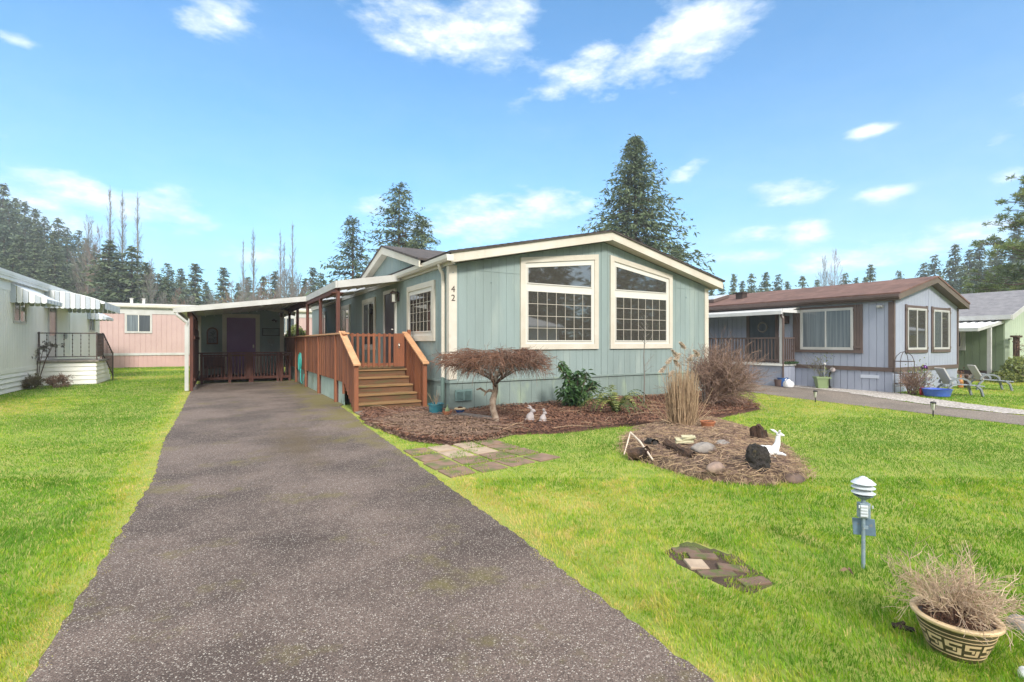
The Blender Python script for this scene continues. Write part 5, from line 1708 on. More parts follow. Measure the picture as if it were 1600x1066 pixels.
t.build('shrub_twigs', 'twigpale', pb)
t = MB()
for k in range(500):
    a = rng.uniform(0, 6.283); r0 = .125 * math.sqrt(rng.random()); p = POT + Vector((r0 * math.cos(a), r0 * math.sin(a), .158))
    e = Vector((rng.gauss(0, .03), rng.gauss(0, .03), rng.uniform(0, .06)))
    t.tube([p, p + e * .5 + Vector((0, 0, .01)), p + e], [.0016, .0014, .001], 3, a=rng.random(), cap=False)
t.build('dead_growth', 'twigred', pb)
t = MB()
for k in range(22):
    a = rng.uniform(-.9, .6); p = POT + Vector((.07 + .035 * math.cos(a), .035 * math.sin(a), .15))
    t.tube([p, p + Vector((rng.gauss(0, .01), rng.gauss(0, .01), .08)), p + Vector((rng.gauss(0, .02), rng.gauss(0, .02), rng.uniform(.1, .17)))], [.002, .002, .001], 4, a=rng.random(), cap=False)
t.build('green_stalks', 'leafdark', pb)
# rocks at the right edge
blob_rock('rock', G(1598, 985), (.07, .07, .05), 'rock', 'bluish-grey rock at the right edge beside the planter', 'rock', 9)
blob_rock('rock', G(1606, 1062), (.04, .04, .04), 'white_fig', 'small white stone in the bottom right corner', 'stone', 10)
t = MB(); c = G(1325, 902)
for k in range(3): leaf(t, c + Vector((0, 0, .05)), (math.cos(k * 2.2), math.sin(k * 2.2), .1), .045, .03, rng, bend=.4)
t.build('fallen_leaf', 'deadleaf', None, label='curled tan dead leaf in the grass left of the garden lamp', cat='leaf', loc=c)
for (u, v, lab) in ((1412, 990, 'piece of brown bark in the grass left of the stoneware planter'),):
    t = MB(); c = G(u, v); t.obox(c + Vector((0, 0, .03)), (.1, .025, .012), rz=-.9, rx=.3, ry=.1); t.obox(c + Vector((.02, .02, .035)), (.05, .015, .012), rz=-.2, rx=.3); t.build('bark_piece', 'stump', None, label=lab, cat='bark', loc=c)

# ---- solar path lights
def solar(at, lab, s=1.0):
    o = thing('solar_path_light', lab, 'path light', at, 'solar lights along the side driveway')
    t = MB(); t.tube([at + Vector((0, 0, -.03)), at + Vector((0, 0, .15 * s))], .012, 6); t.build('stake', 'black', o)
    t = MB(); t.lathe([(.02, .13 * s), (.026, .15 * s), (.038, .27 * s)], at, 10); t.build('lens', 'lampglass', o)
    t = MB(); t.lathe([(.05, .27 * s), (.054, .28 * s), (.04, .30 * s), (.001, .305 * s)], at, 14); t.build('cap', 'black', o)
    t = MB()
    for k in range(4):
        a = k * 1.571 + .3; t.tube([at + Vector((.024 * math.cos(a), .024 * math.sin(a), .14 * s)), at + Vector((.044 * math.cos(a), .044 * math.sin(a), .275 * s))], .004, 4)
    t.build('cage', 'black', o)
solar(G(1458, 651), 'black solar path light nearest the two lounge chairs')
solar(G(1274, 629), 'black solar path light in the grass in front of the blue-violet home window')
solar(G(1135, 617), 'black solar path light behind the mulch bed near the bare shrub')
# ================================================================== WHITE HOME (left)
wx = -5.32
wh = thing('mobile_home', 'long white ribbed-metal mobile home with striped awnings at the left edge', 'house', (wx, 24, 0))
q = MB()
q.box(-9.6, wx, 13, 33.3, .62, 3.2)
siding(q, 'y', wx, 1, 13, 33.3, .66, lambda y: 3.1, .145, .018, .018)
siding(q, 'x', 33.3, 1, -9.6, wx, .66, lambda y: 3.1, .3, .018, .018)
q.build('wall', 'alu_grey', wh)
q = MB()
q.box(wx, wx + .03, 13, 33.32, 3.02, 3.4); q.box(wx, wx + .026, 13, 33.32, .58, .72)
q.box(wx + .0, wx + .03, 27.2, 27.6, .7, 3.0); q.box(wx, wx + .03, 33.1, 33.32, .7, 3.0)
q.build('white_band', 'alu_white', wh)
q = MB(); q.box(-9.5, wx - .02, 13.02, 33.28, -.05, .6)
for i in range(4): q.prism([(wx - .02, 13, .02 + i * .145), (wx + .03, 13, .02 + i * .145), (wx - .005, 13, .155 + i * .145), (wx - .02, 13, .155 + i * .145)], (0, 20.3, 0))
q.build('skirting', 'alu_white', wh)
q = MB()
q.box(-9.9, wx + .16, 12.8, 33.5, 3.40, 3.46); q.box(wx + .10, wx + .17, 12.8, 33.5, 3.46, 3.56); q.box(wx + .06, wx + .14, 12.8, 33.5, 3.30, 3.41)
q.prism([(-9.9, 12.8, 3.46), (wx + .1, 12.8, 3.46), (-7.4, 12.8, 3.72)], (0, 20.7, 0))
q.build('roof', 'alu_white', wh)
def sw(y0, y1, z0, z1, nm='window', c=wx, parent=wh, sc_=('glass_screen', 'glass'), trim=.06, tm='white'):
    return win(parent, 'y', c, 1, poly(y0, y1, z0, z1, z1), trim=trim, trim_mat=tm, mull=2, glasses=sc_, name=nm, frame_w=.03)
sw(20.55, 21.75, 2.08, 2.95); sw(30.8, 32.0, 2.0, 2.75)
q = MB(); ring(q, 'y', wx + .018, 1, poly(24.15, 25.25, .9, 2.95, 2.95), poly(24.25, 25.15, .92, 2.86, 2.86), 0, .03)
dd = q.build('door', 'white', wh)
q = MB(); q.box(wx + .02, wx + .034, 24.25, 25.15, .92, 1.75); q.build('kick_panel', 'white', dd)
q = MB(); q.box(wx + .02, wx + .03, 24.25, 25.15, 1.75, 2.86); q.build('screen', 'glass_screen', dd)
q = MB(); q.ball((wx + .1, 26.2, 1.75), (.06, .05, .13)); q.build('meter', 'white', wh)
# awnings
def awning(y0, y1, x1, zt, zb, lab, nsl, drop, curve=.0):
    o = thing('window_awning' if x1 < -4 else 'porch_awning', lab, 'awning', (wx, (y0 + y1) / 2, zt), 'striped metal awnings on the white home')
    W = x1 - wx
    def zc(x):      # hood profile
        f = (x - wx) / W
        return zt - (zt - zb) * (f ** (2.2 if curve else 1.0))
    q = MB(); N = 10
    for i in range(N):
        xa, xb = wx + .02 + W * i / N, wx + .02 + W * (i + 1) / N
        q.prism([(xa, y0, zc(xa)), (xb, y0, zc(xb)), (xb, y0, zc(xb) + .02), (xa, y0, zc(xa) + .02)], (0, y1 - y0, 0))
    q.build('hood', 'awning_w', o)
    for yy, nm in ((y0, 'side_panel'), (y1, 'side_panel')):
        q = MB()
        for i in range(nsl):
            xa = wx + .02 + W * i / nsl; xb = wx + .02 + W * (i + 1) / nsl - .012
            bt = min(zc(xa), zc(xb)) - .02 if curve and i == nsl - 1 else zb - drop * (1 if not curve else 1)
            bt = min(bt, zc(xb) - .05)
            mid = (xa + xb) / 2
            off = 0 if i % 2 else .012
            pts = [(xa, yy - off, zc(xa)), (xb, yy - off, zc(xb)), (xb, yy - off, bt + .03), (mid + (xb - xa) * .25, yy - off, bt), (mid - (xb - xa) * .25, yy - off, bt), (xa, yy - off, bt + .03)]
            q.prism(pts, (0, -.008, 0), mi=i % 2)
        q.build(nm, ['awning_g', 'awning_w'], o)
    q = MB(); n2 = int((y1 - y0) / .16)
    for i in range(n2):
        ya = y0 + (y1 - y0) * i / n2; yb = ya + (y1 - y0) / n2 - .012
        q.prism([(x1 + .01, ya, zb + .02), (x1 + .01, yb, zb + .02), (x1 + .01, yb, zb - drop + .03), (x1 + .01, (ya + yb) / 2, zb - drop), (x1 + .01, ya, zb - drop + .03)], (.008, 0, 0), mi=i % 2)
    q.build('valance', ['awning_g', 'awning_w'], o)
awning(20.35, 22.1, -4.5, 3.26, 2.80, 'small striped metal awning over the nearest window of the white home', 6, .12)
awning(23.7, 27.0, -3.62, 3.34, 2.98, 'wide striped metal awning over the porch of the white home', 12, .26, curve=1)
awning(30.5, 32.3, -4.6, 3.1, 2.7, 'small striped metal awning over the far window of the white home', 5, .12)
# porch
po = thing('porch', 'white clapboard porch with black iron railing on the white home', 'porch', (-4.5, 23.8, 0))
q = MB(); q.box(wx, -3.75, 22.95, 24.9, 0, .80)
for i in range(5): q.prism([(wx + .03, 22.95, .03 + i * .155), (wx + .03, 22.92, .03 + i * .155), (wx + .03, 22.945, .17 + i * .155), (wx + .03, 22.95, .17 + i * .155)], (1.54, 0, 0)); 
for i in range(5): q.prism([(-3.75, 22.95, .03 + i * .155), (-3.72, 22.95, .03 + i * .155), (-3.745, 22.95, .17 + i * .155), (-3.75, 22.95, .17 + i * .155)], (0, 1.95, 0))
q.build('base', 'alu_white', po)
q = MB(); q.box(wx, -3.66, 22.86, 24.95, .81, .87); q.build('deck_board', mat('weathered_porch_floor', sc(112, 104, 96), sc(150, 144, 136), rough=.9, scale=6), po)
for i in range(3):
    q = MB(); q.box(-4.7, -3.74, 24.9 + .26 * i, 24.9 + .26 * (i + 1), 0, .81 - .2 * (i + 1))
    q.build('step', 'alu_white', po)
q = MB()
zr0, zr1 = .98, 1.80
for x in (wx + .06, -3.72): q.box(x - .02, x + .02, 22.9, 22.94, .87, 1.86)
q.box(wx, -3.72, 22.905, 22.935, zr1, zr1 + .035); q.box(wx, -3.72, 22.905, 22.935, zr0, zr0 + .03)
for i in range(6):
    x = wx + .26 + i * .225
    q.tube([(x, 22.92, zr0), (x, 22.92, zr1)], .009, 4)
    for k in range(6): q.ball((x, 22.92, zr0 + .08 + k * .135), (.018, .012, .032), 6)
q.box(-3.735, -3.705, 22.92, 24.0, zr1, zr1 + .035); q.box(-3.735, -3.705, 22.92, 24.0, zr0, zr0 + .03)
for i in range(7):
    y = 23.05 + i * .14
    q.tube([(-3.72, y, zr0), (-3.72, y, zr1)], .012, 4)
    for k in range(6): q.ball((-3.72, y, zr0 + .08 + k * .135), (.012, .02, .03), 6)
q.box(-3.74, -3.70, 23.98, 24.02, .87, 1.86)
# sloping stair rail
q.beam((-3.70, 24.0, 1.82), (-3.58, 25.1, 1.05), .03, .035); q.beam((-3.70, 24.0, 1.0), (-3.58, 25.1, .22), .03, .03)
q.box(-3.60, -3.56, 25.08, 25.12, 0, 1.12)
for i in range(8):
    f = (i + .5) / 8; q.tube([(-3.70 + .12 * f, 24.0 + 1.1 * f, 1.0 - .78 * f), (-3.70 + .12 * f, 24.0 + 1.1 * f, 1.82 - .77 * f)], .012, 4)
q.build('railing', 'iron', po)
# shrubs by the porch
def twig_bush(at, r, h, mat_, lab, seed, n=26, lev=3, L=.5, cat='shrub', kids=4, name='bush', minr=.004, extra=None):
    t = MB(); rng = random.Random(seed)
    for k in range(n):
        a = rng.uniform(0, 6.283); f = rng.uniform(.1, 1)
        grow(t, at + Vector((rng.uniform(-.1, .1), rng.uniform(-.1, .1), 0)), (math.cos(a) * f * r / h, math.sin(a) * f * r / h, 1.05 - .5 * f), h * L * rng.uniform(.7, 1.1), .01, lev, rng, kids, .7, 0, 3, .6, .15, 3, minr)
    return t.build(name, mat_, None, label=lab, cat=cat, loc=at)
twig_bush(G(52, 608), .55, .55, mat('heather_twig', sc(128, 104, 92), sc(96, 80, 70), rough=.9, scale=4, attr=sc(120, 118, 82)), 'low rounded brown bush at the foot of the white home', 91, 30, 3, .5, kids=5)
twig_bush(G(90, 606), .55, .62, 'twig', 'low twiggy brown bush in front of the white clapboard porch', 92, 24, 3, .5)
o = thing('rose_shrub', 'thin leggy shrub with pale seed heads against the white home', 'shrub', G(58, 604))
t = MB(); rng = random.Random(93); p = G(58, 604)
hd = MB()
for k in range(6):
    e = p + Vector((rng.uniform(-.45, .5), rng.uniform(-.2, .2), rng.uniform(1.1, 1.65)))
    t.tube([p, p.lerp(e, .5) + Vector((0, 0, .15)), e], [.012, .01, .007], 4)
    for j in range(7):
        c_ = e + Vector((rng.gauss(0, .13), rng.gauss(0, .1), rng.gauss(0, .09)))
        t.tube([e, c_], .005, 3)
        for m in range(10): leaf(hd, c_, (rng.gauss(0, 1), rng.gauss(0, 1), rng.gauss(0, 1)), .07, .05, rng)
t.build('stems', 'bark', o); hd.build('seed_heads', 'twiggrey', o)

# ================================================================== PINK HOME (back left)
pk = thing('mobile_home', 'pink ribbed mobile home with white band across the back lawn', 'house', (-2, 37, 0))
PY_ = 37.0
q = MB(); q.box(-7.6, 9, PY_, PY_ + 4, .8, 3.3); siding(q, 'x', PY_, -1, -7.6, 9, .86, lambda x: 3.25, .26, .03, .02); q.build('wall', 'pink', pk)
q = MB(); q.box(-7.6, 9, PY_ + .02, PY_ + 3.9, -.05, .74); siding(q, 'x', PY_ + .02, -1, -7.6, 9, -.02, lambda x: .72, .22, .03, .02); q.build('skirting', 'pink2', pk)
q = MB(); q.box(-7.7, 9, PY_ - .05, PY_, .72, .86); q.box(-7.7, 9, PY_ - .05, PY_, 3.2, 3.56); q.build('white_band', 'white', pk)
q = MB(); q.box(-7.9, 9.2, PY_ - .22, PY_ + 4.2, 3.56, 3.74); q.box(-7.9, 9.2, PY_ - .26, PY_ - .22, 3.60, 3.72)
q.prism([(-7.9, PY_ - .2, 3.74), (-7.9, PY_ + 4.2, 3.74), (-7.9, PY_ + 2, 3.95)], (17, 0, 0)); rf = q.build('roof', 'cream', pk)
for x in (-4.5, -3.9):
    q = MB(); q.box(x - .07, x + .07, PY_ + .8, PY_ + .95, 3.8, 4.15); q.box(x - .1, x + .1, PY_ + .77, PY_ + .98, 4.15, 4.18); q.build('roof_vent', 'white', rf)
w_ = win(pk, 'x', PY_ - .02, -1, poly(-4.72, -3.40, 2.05, 3.22, 3.22), trim=.07, trim_mat='white', mull=2, glasses=['glass_curtain', 'glass_screen'], frame_w=.03)
w_ = win(pk, 'x', PY_ - .02, -1, poly(3.4, 4.6, 2.05, 3.22, 3.22), trim=.07, trim_mat='white', mull=2, glasses=['glass_curtain', 'glass_screen'], frame_w=.03)
q = MB(); q.box(-1.62, -1.5, PY_ - .12, PY_ - .04, .8, 3.2); q.build('downspout', 'white', pk)

# ================================================================== BLUE-VIOLET HOME (right)
lx, ly = 17.25, 7.02
lx1, lR = 21.95, 19.66
lh = thing('manufactured_home', 'blue-grey home with brown roof and brown shutters across the side driveway', 'house', (19.6, 7, 0))
def lz(x): return 2.915 + (3.56 - 2.915) * (x - 17.05) / (lR - 17.05) if x < lR else 3.56 - (3.56 - 2.80) * (x - lR) / (22.2 - lR)
ltop = lambda x: lz(x) - .17
LBK = 28.0
q = MB()
q.prism([(lx, ly, .6), (lx1, ly, .6), (lx1, ly, ltop(lx1)), (lR, ly, ltop(lR)), (lx, ly, ltop(lx))], (0, LBK - ly, 0))
siding(q, 'x', ly, -1, lx, lR - .01, .6, ltop, .2, .006, .008); siding(q, 'x', ly, -1, lR + .01, lx1, .6, ltop, .2, .006, .008)
siding(q, 'y', lx, -1, ly, LBK, .6, lambda y: 2.72, .205, .016, .014)
q.build('wall', 'lilac', lh)
q = MB()
q.box(lx + .02, lx1 - .02, ly + .02, LBK - .02, -.05, .6)
siding(q, 'x', ly + .02, -1, lx, lx1, -.05, lambda x: .62, .2, .006, .012); siding(q, 'y', lx + .02, -1, ly, LBK, -.05, lambda x: .62, .205, .016, .018)
for a in range(6): pass
q.build('skirting', 'lilac', lh)
q = MB()
q.box(lx - .03, lx - .012, ly - .03, LBK, .62, .745); q.box(lx - .03, lx1 + .03, ly - .03, ly - .01, .62, .745)
q.build('belt_trim', 'umber', lh)
q = MB()
q.box(lx - .032, lx + .10, ly - .034, ly - .012, .75, ltop(lx) - .02); q.box(lx - .034, lx - .014, ly - .034, ly + .10, .75, 2.7)
q.build('corner_trim', 'umber', lh)
q = MB(); q.box(lx1 - .08, lx1 + .03, ly - .034, ly - .012, .75, ltop(lx1) - .02); q.build('corner_trim', 'umber', lh)
q = MB(); FYl = ly - .27
for xa, xb in ((17.05, lR), (lR, 22.2)):
    q.prism([(xa, FYl, lz(xa)), (xb, FYl, lz(xb)), (xb, FYl, lz(xb) + .05), (xa, FYl, lz(xa) + .05)], (0, LBK + .3 - FYl, 0))
rf = q.build('roof', 'brownroof', lh)
q = MB()
for xa, xb in ((17.05, lR), (lR, 22.2)):
    q.prism([(xa, FYl + .02, lz(xa) - .17), (xb, FYl + .02, lz(xb) - .17), (xb, FYl + .02, lz(xb)), (xa, FYl + .02, lz(xa))], (0, .035, 0))
q.build('gable_fascia', 'fascia_brown', rf)
q = MB()
for xa, xb in ((17.07, lR), (lR, 22.18)):
    q.prism([(xa, FYl + .05, lz(xa) - .16), (xb, FYl + .05, lz(xb) - .16), (xb, FYl + .05, lz(xb) - .14), (xa, FYl + .05, lz(xa) - .14)], (0, .25, 0))
q.box(22.15, 22.2, FYl + .03, LBK, lz(22.2) - .16, lz(22.2)); q.box(21.95, 22.15, ly, LBK, lz(22.2) - .14, lz(22.2) - .12)
q.build('soffit', 'umber', rf)
q = MB(); q.prism([(17.06, FYl, 2.905), (16.95, FYl, 2.905), (16.95, FYl, 2.84), (16.99, FYl, 2.79), (17.06, FYl, 2.79)], (0, LBK - FYl, 0)); q.box(17.06, 17.25, FYl + .06, LBK, 2.74, 2.79); q.build('gutter', 'umber', lh)
# skylight and vent
def on_roof(x, y, dz=0): return Vector((x, y, lz(x) + .05 + dz))
q = MB()
q.prism([on_roof(17.75, 13.6, .02), on_roof(18.75, 13.6, .02), on_roof(18.75, 15.3, .02), on_roof(17.75, 15.3, .02)], (0, 0, .12)); q.build('skylight_frame', 'umber', rf)
q = MB(); q.prism([on_roof(17.8, 13.65, .14), on_roof(18.7, 13.65, .14), on_roof(18.7, 15.25, .14), on_roof(17.8, 15.25, .14)], (0, 0, .03)); q.build('skylight', 'skyglass', rf)
q = MB(); q.box(18.2, 18.5, 12.6, 12.9, lz(18.2), lz(18.2) + .28); q.box(18.15, 18.55, 12.55, 12.95, lz(18.2) + .28, lz(18.2) + .32); q.build('roof_vent', 'iron', rf)
def shutter(parent, axis, c, a0, a1, z0, z1):
    q = MB(); n_ = 3 if a1 - a0 > .15 else 1
    for i in range(n_):
        x0 = a0 + (a1 - a0) * i / n_ + .004; x1 = a0 + (a1 - a0) * (i + 1) / n_ - .004
        if axis == 'x': q.box(x0, x1, c - .03, c - .012, z0, z1)
        else: q.box(c - .03, c - .012, x0, x1, z0, z1)
    for z in (z0 + .12, z1 - .2):
        if axis == 'x': q.box(a0, a1, c - .042, c - .03, z, z + .07)
        else: q.box(c - .042, c - .03, a0, a1, z, z + .07)
    q.build('shutter', 'umber', parent)
# big side window
ww = win(lh, 'y', lx - .014, -1, poly(8.07, 9.72, 1.26, 2.60, 2.60), trim=.05, trim_mat='white', mull=2, glasses=['glass_curtain', 'glass_curtain'], frame_w=.03, frame_mat='white')
shutter(lh, 'y', lx - .014, 7.80, 8.06, 1.2, 2.68); shutter(lh, 'y', lx - .014, 9.73, 9.98, 1.2, 2.62)
q = MB(); q.box(lx - .06, lx - .012, 7.80, 9.98, 1.16, 1.25); q.box(lx - .04, lx - .012, 8.06, 9.73, 2.605, 2.68); q.build('window_sill', 'umber', lh)
for a, b in ((18.0, 19.56), (19.83, 21.3)):
    win(lh, 'x', ly - .008, -1, poly(a + .13, b - .13, 1.27, 2.56, 2.56), trim=.04, trim_mat='white', mull=2, glasses=['glass', 'glass'] if a < 19 else ['glass_screen', 'glass'], frame_w=.025, frame_mat='white')
    shutter(lh, 'x', ly - .008, a, a + .12, 1.17, 2.66); shutter(lh, 'x', ly - .008, b - .12, b, 1.17, 2.66)
    q = MB(); q.box(a + .12, b - .12, ly - .05, ly - .01, 1.17, 1.26); q.box(a + .12, b - .12, ly - .035, ly - .01, 2.565, 2.64); q.build('window_trim', 'umber', lh)
q = MB(); q.box(lx - .02, lx - .0, ly + .35, ly + .85, .40, .50); q.build('skirting_vent', mat('vent_pale', sc(190, 196, 208), rough=.6), lh)
for k, ya in enumerate((10.55, 13.9)):
    q = MB()
    if k == 0:
        ring(q, 'y', lx - .014, -1, poly(10.5, 11.75, .78, 2.6, 2.6), poly(10.62, 11.63, .80, 2.5, 2.5), 0, .03); dd = q.build('porch_door', 'umber', lh)
        q = MB(); q.box(lx - .03, lx - .016, 10.62, 11.63, .80, 2.5); q.build('door_leaf', 'glass_screen', dd)
        q = MB(); q.tube([(lx - .05, 11.1 + .17 * math.cos(6.283 * i / 16), 2.05 + .17 * math.sin(6.283 * i / 16)) for i in range(17)], .03, 6, cap=False); q.build('wreath', 'twiggrey', dd)
q = MB(); q.box(lx - .12, lx - .01, 10.12, 10.30, 2.15, 2.42); q.lathe([(.06, 0), (.05, .2)], (lx - .12, 10.2, 2.18), 8); q.build('wall_lantern', 'iron', lh)
win(lh, 'y', lx - .014, -1, poly(14.4, 15.6, 1.5, 2.5, 2.5), trim=.07, trim_mat='white', mull=2, glasses=['glass_screen', 'glass'])
q = MB(); q.ball((lx - .1, 7.35, 2.58), (.06, .06, .05)); q.box(lx - .08, lx - .01, 7.25, 7.33, 2.55, 2.62); q.build('floodlight', 'white', lh)
# porch of the blue-grey home
pr = thing('porch', 'small brown-railed porch with thin white roof on the blue-grey home', 'porch', (16.8, 12, 0))
q = MB(); q.box(16.46, 17.23, 9.93, 16, 0, .70); siding(q, 'x', 9.93, -1, 16.46, 17.23, 0, lambda x: .70, .2, .008, .01); siding(q, 'y', 16.46, -1, 9.93, 16, 0, lambda x: .70, .2, .01, .01); q.build('base', 'lilac', pr)
q = MB(); q.box(16.40, 17.23, 9.87, 16.05, .70, .76); q.build('deck_board', 'alu_white', pr)
q = MB()
for z in (1.62, .86): q.box(16.42, 16.48, 9.9, 16, z, z + .05); q.box(16.42, 17.22, 9.9, 9.95, z, z + .05)
for i in range(48): q.box(16.435, 16.465, 10.0 + i * .125, 10.04 + i * .125, .8, 1.62)
for i in range(6): q.box(16.55 + i * .12, 16.59 + i * .12, 9.91, 9.94, .8, 1.62)
q.build('railing', 'umber', pr)
for y in (9.93, 13.0, 15.9):
    q = MB(); q.box(16.41, 16.50, y - .045, y + .045, .76, 2.5); q.build('post', 'white' if y != 13 else 'umber', pr)
q = MB(); q.box(16.5, 16.58, 9.9, 9.98, .76, 2.45); q.build('post', 'umber', pr)
q = MB(); q.prism([(16.2, 9.75, 2.50), (17.23, 9.75, 2.68), (17.23, 9.75, 2.72), (16.2, 9.75, 2.54)], (0, 6.4, 0)); q.box(16.16, 16.21, 9.75, 16.15, 2.44, 2.56); q.box(16.2, 17.2, 9.73, 9.76, 2.5, 2.6); q.build('porch_roof', 'pan', pr)
q = MB(); q.tube([(16.2, 9.8, 2.46), (16.3, 9.86, 2.4), (16.42, 9.86, 2.28), (16.44, 9.86, .1)], .03, 6); q.build('downspout', 'umber', pr)
q = MB(); rng = random.Random(95)
for k in range(260):
    p = Vector((rng.uniform(16.5, 17.2), 9.85 + rng.uniform(-.08, .06), .76)); leaf(q, p, (rng.gauss(0, .5), rng.gauss(0, .5), 1), rng.uniform(.06, .14), .03, rng, bend=.2)
q.build('planting', 'leafdark', pr)

# things standing by that home
def simple_pot(u, v, r, h, m, lab, cat='pot', taper=.75): return pot('plant_pot', G(u, v), r, h, m, lab, cat, taper=taper)
simple_pot(1194, 601, .16, .24, mat('slate_pot', sc(112, 122, 134), rough=.5), 'grey-blue pot left of the orange pot by the brown-railed porch')
simple_pot(1176, 600, .16, .2, mat('dark_pot', sc(84, 72, 66), rough=.6), 'dark brown pot leftmost in the row by the brown-railed porch')
simple_pot(1205, 602, .17, .32, 'orange', 'orange glazed pot by the corner of the brown-railed porch')
simple_pot(1216, 604, .13, .24, mat('brown_pot', sc(92, 76, 72), rough=.6), 'small brown pot between the orange pot and the blue pot')
simple_pot(1223, 604, .17, .30, 'blueglaze', 'cobalt blue pot at the porch corner of the blue-grey home')
t = MB(); c = G(1232, 606); t.lathe([(.08, 0), (.15, .03), (.17, .12), (.14, .2), (.06, .24), (.05, .27), (.02, .28)], c, 18); t.tube([c + Vector((-.14, 0, .2)), c + Vector((-.19, 0, .26)), c + Vector((-.12, 0, .3))], .015, 6)
t.build('white_jug', 'white_fig', None, label='small white jug next to the cobalt blue pot', cat='jug', loc=c, smooth=True)
t = MB(); c = G(1122, 598); t.ball(c + Vector((0, 0, .17)), .17, 16); t.build('play_ball', 'pinkball', None, label='pink ball behind the big bare shrub', cat='ball', loc=c, smooth=True)
for u, v, s_, lab in ((1132, 602, 1, 'yellow toy vehicle on the ground nearer the pink ball'), (1148, 604, .9, 'yellow-orange toy vehicle beside the pots')):
    c = G(u, v); o = thing('toy_vehicle', lab, 'toy', c)
    t = MB(); t.box(c.x - .3, c.x + .3, c.y - .12, c.y + .12, .07, .15); t.box(c.x - .1, c.x + .12, c.y - .1, c.y + .1, .15, .25); t.build('body', 'yellow', o, bevel=.02)
    for dx in (-.2, .2):
        for dy in (-.13, .13):
            t = MB(); t.tube([(c.x + dx, c.y + dy - .02, .07), (c.x + dx, c.y + dy + .02, .07)], .07, 12); t.build('wheel', 'black', o)
t = MB(); c = G(1140, 598); t.lathe([(.1, 0), (.2, .02), (.24, .16), (.25, .18)], c, 16); t.build('blue_basin', 'bluetub', None, label='blue basin behind the yellow toys', cat='basin', loc=c)
# green planter with leggy plant
c = G(1284, 607)
o = thing('plant_pot', 'green square plastic planter with leggy bare shrub under the big shuttered window', 'pot', c)
t = MB(); t.lathe([(.19, 0), (.27, .33), (.30, .33), (.30, .38), (.25, .38), (.24, .3)], c, 4); t.build('tub', 'greenpot', o)
t = MB(); rng = random.Random(96)
for k in range(9):
    a = rng.uniform(0, 6.283); grow(t, c + Vector((0, 0, .3)), (math.cos(a) * .5, math.sin(a) * .5, 1), rng.uniform(.4, .65), .008, 2, rng, 3, .5, 0, 3, .55, .15, 3, .003)
t.build('stems', 'twiggrey', o)
t = MB()
for k in range(120): leaf(t, c + Vector((rng.gauss(0, .2), rng.gauss(0, .15), rng.uniform(.4, 1.15))), (rng.gauss(0, 1), rng.gauss(0, 1), rng.gauss(0, 1)), .05, .035, rng)
t.build('leaves', 'fern', o)
t = MB(); t.ball(c + Vector((-.02, -.1, .8)), .045); t.tube([c + Vector((-.02, -.1, .3)), c + Vector((-.02, -.1, .8))], .006, 4); t.build('globe_stake', 'white', o)
# black hose with sprinkler
c = G(1312, 608)
o = thing('hose_reel', 'black garden hose coil leaning on the blue-grey skirting', 'hose', c)
t = MB()
for k in range(5):
    t.tube([c + Vector((.02 * k - .05 + .30 * math.cos(6.283 * i / 20) * .85, .25 + .1 * math.cos(6.283 * i / 20) + .015 * k, .27 + .25 * math.sin(6.283 * i / 20))) for i in range(21)], .016, 5, cap=False)
t.tube([c + Vector((.2, .1, .05)), c + Vector((.6, -.05, .02)), c + Vector((1.0, -.3, .02)), c + Vector((1.3, -.7, .02)), c + Vector((1.1, -.9, .02))], .014, 5)
t.build('coil', 'black', o)
t = MB(); t.ball(c + Vector((-.03, .2, .6)), (.09, .07, .08), 10, jit=.2); t.build('hanger', 'stone_fig', o)
# trellis with climber
c = G(1413, 616)
o = thing('garden_trellis', 'round-topped black wire trellis at the corner of the blue-grey home', 'trellis', c)
t = MB()
for dx, dy in ((-.24, 0), (.24, 0), (0, -.24), (0, .24)):
    t.tube([c + Vector((dx, dy, 0)), c + Vector((dx, dy, .95)), c + Vector((dx * .8, dy * .8, 1.1)), c + Vector((dx * .4, dy * .4, 1.2)), c + Vector((0, 0, 1.23))], .009, 5)
for z in (.95, .6, .3): t.tube([c + Vector((.24 * math.cos(6.283 * i / 16), .24 * math.sin(6.283 * i / 16), z)) for i in range(17)], .008, 4, cap=False)
t.build('wire_frame', 'iron', o)
twig_bush(G(1425, 617), .35, .85, 'twig', 'brown rose bush growing beside the black wire trellis', 97, 24, 2, .6, kids=5)
t = MB(); rng = random.Random(98); c = G(1432, 616)
for k in range(500): leaf(t, c + Vector((rng.gauss(0, .16), rng.gauss(0, .16), abs(rng.gauss(.35, .25)))), (rng.gauss(0, 1), rng.gauss(0, 1), rng.gauss(0, 1)), .06, .04, rng)
t.build('leafy_plant', 'hedge', None, label='small leafy plant right of the brown rose bush', cat='plant', loc=c)
# gazing ball, pinwheel, tub, red can, white objects
c = G(1444, 615)
o = thing('gazing_ball', 'dark violet gazing ball on a stake by the blue-grey home', 'garden ornament', c)
t = MB(); t.tube([c, c + Vector((0, 0, .68))], .012, 6); t.build('stake', 'iron', o)
t = MB(); t.ball(c + Vector((0, 0, .75)), .09, 18); t.build('ball', 'violet', o, smooth=True)
c = G(1452, 617)
o = thing('pinwheel', 'pale fan-shaped pinwheel right of the violet gazing ball', 'garden ornament', c)
t = MB(); t.tube([c, c + Vector((0, 0, .45))], .008, 5); t.build('stake', 'white', o)
t = MB()
for k in range(9):
    a = k * .35 - .3; t.add([c + Vector((0, -.01 * k, .45)), c + Vector((.2 * math.cos(a), -.02, .45 + .2 * math.sin(a))), c + Vector((.2 * math.cos(a + .25), 0, .45 + .2 * math.sin(a + .25)))], [(0, 1, 2)])
t.build('vanes', 'lampglass', o)
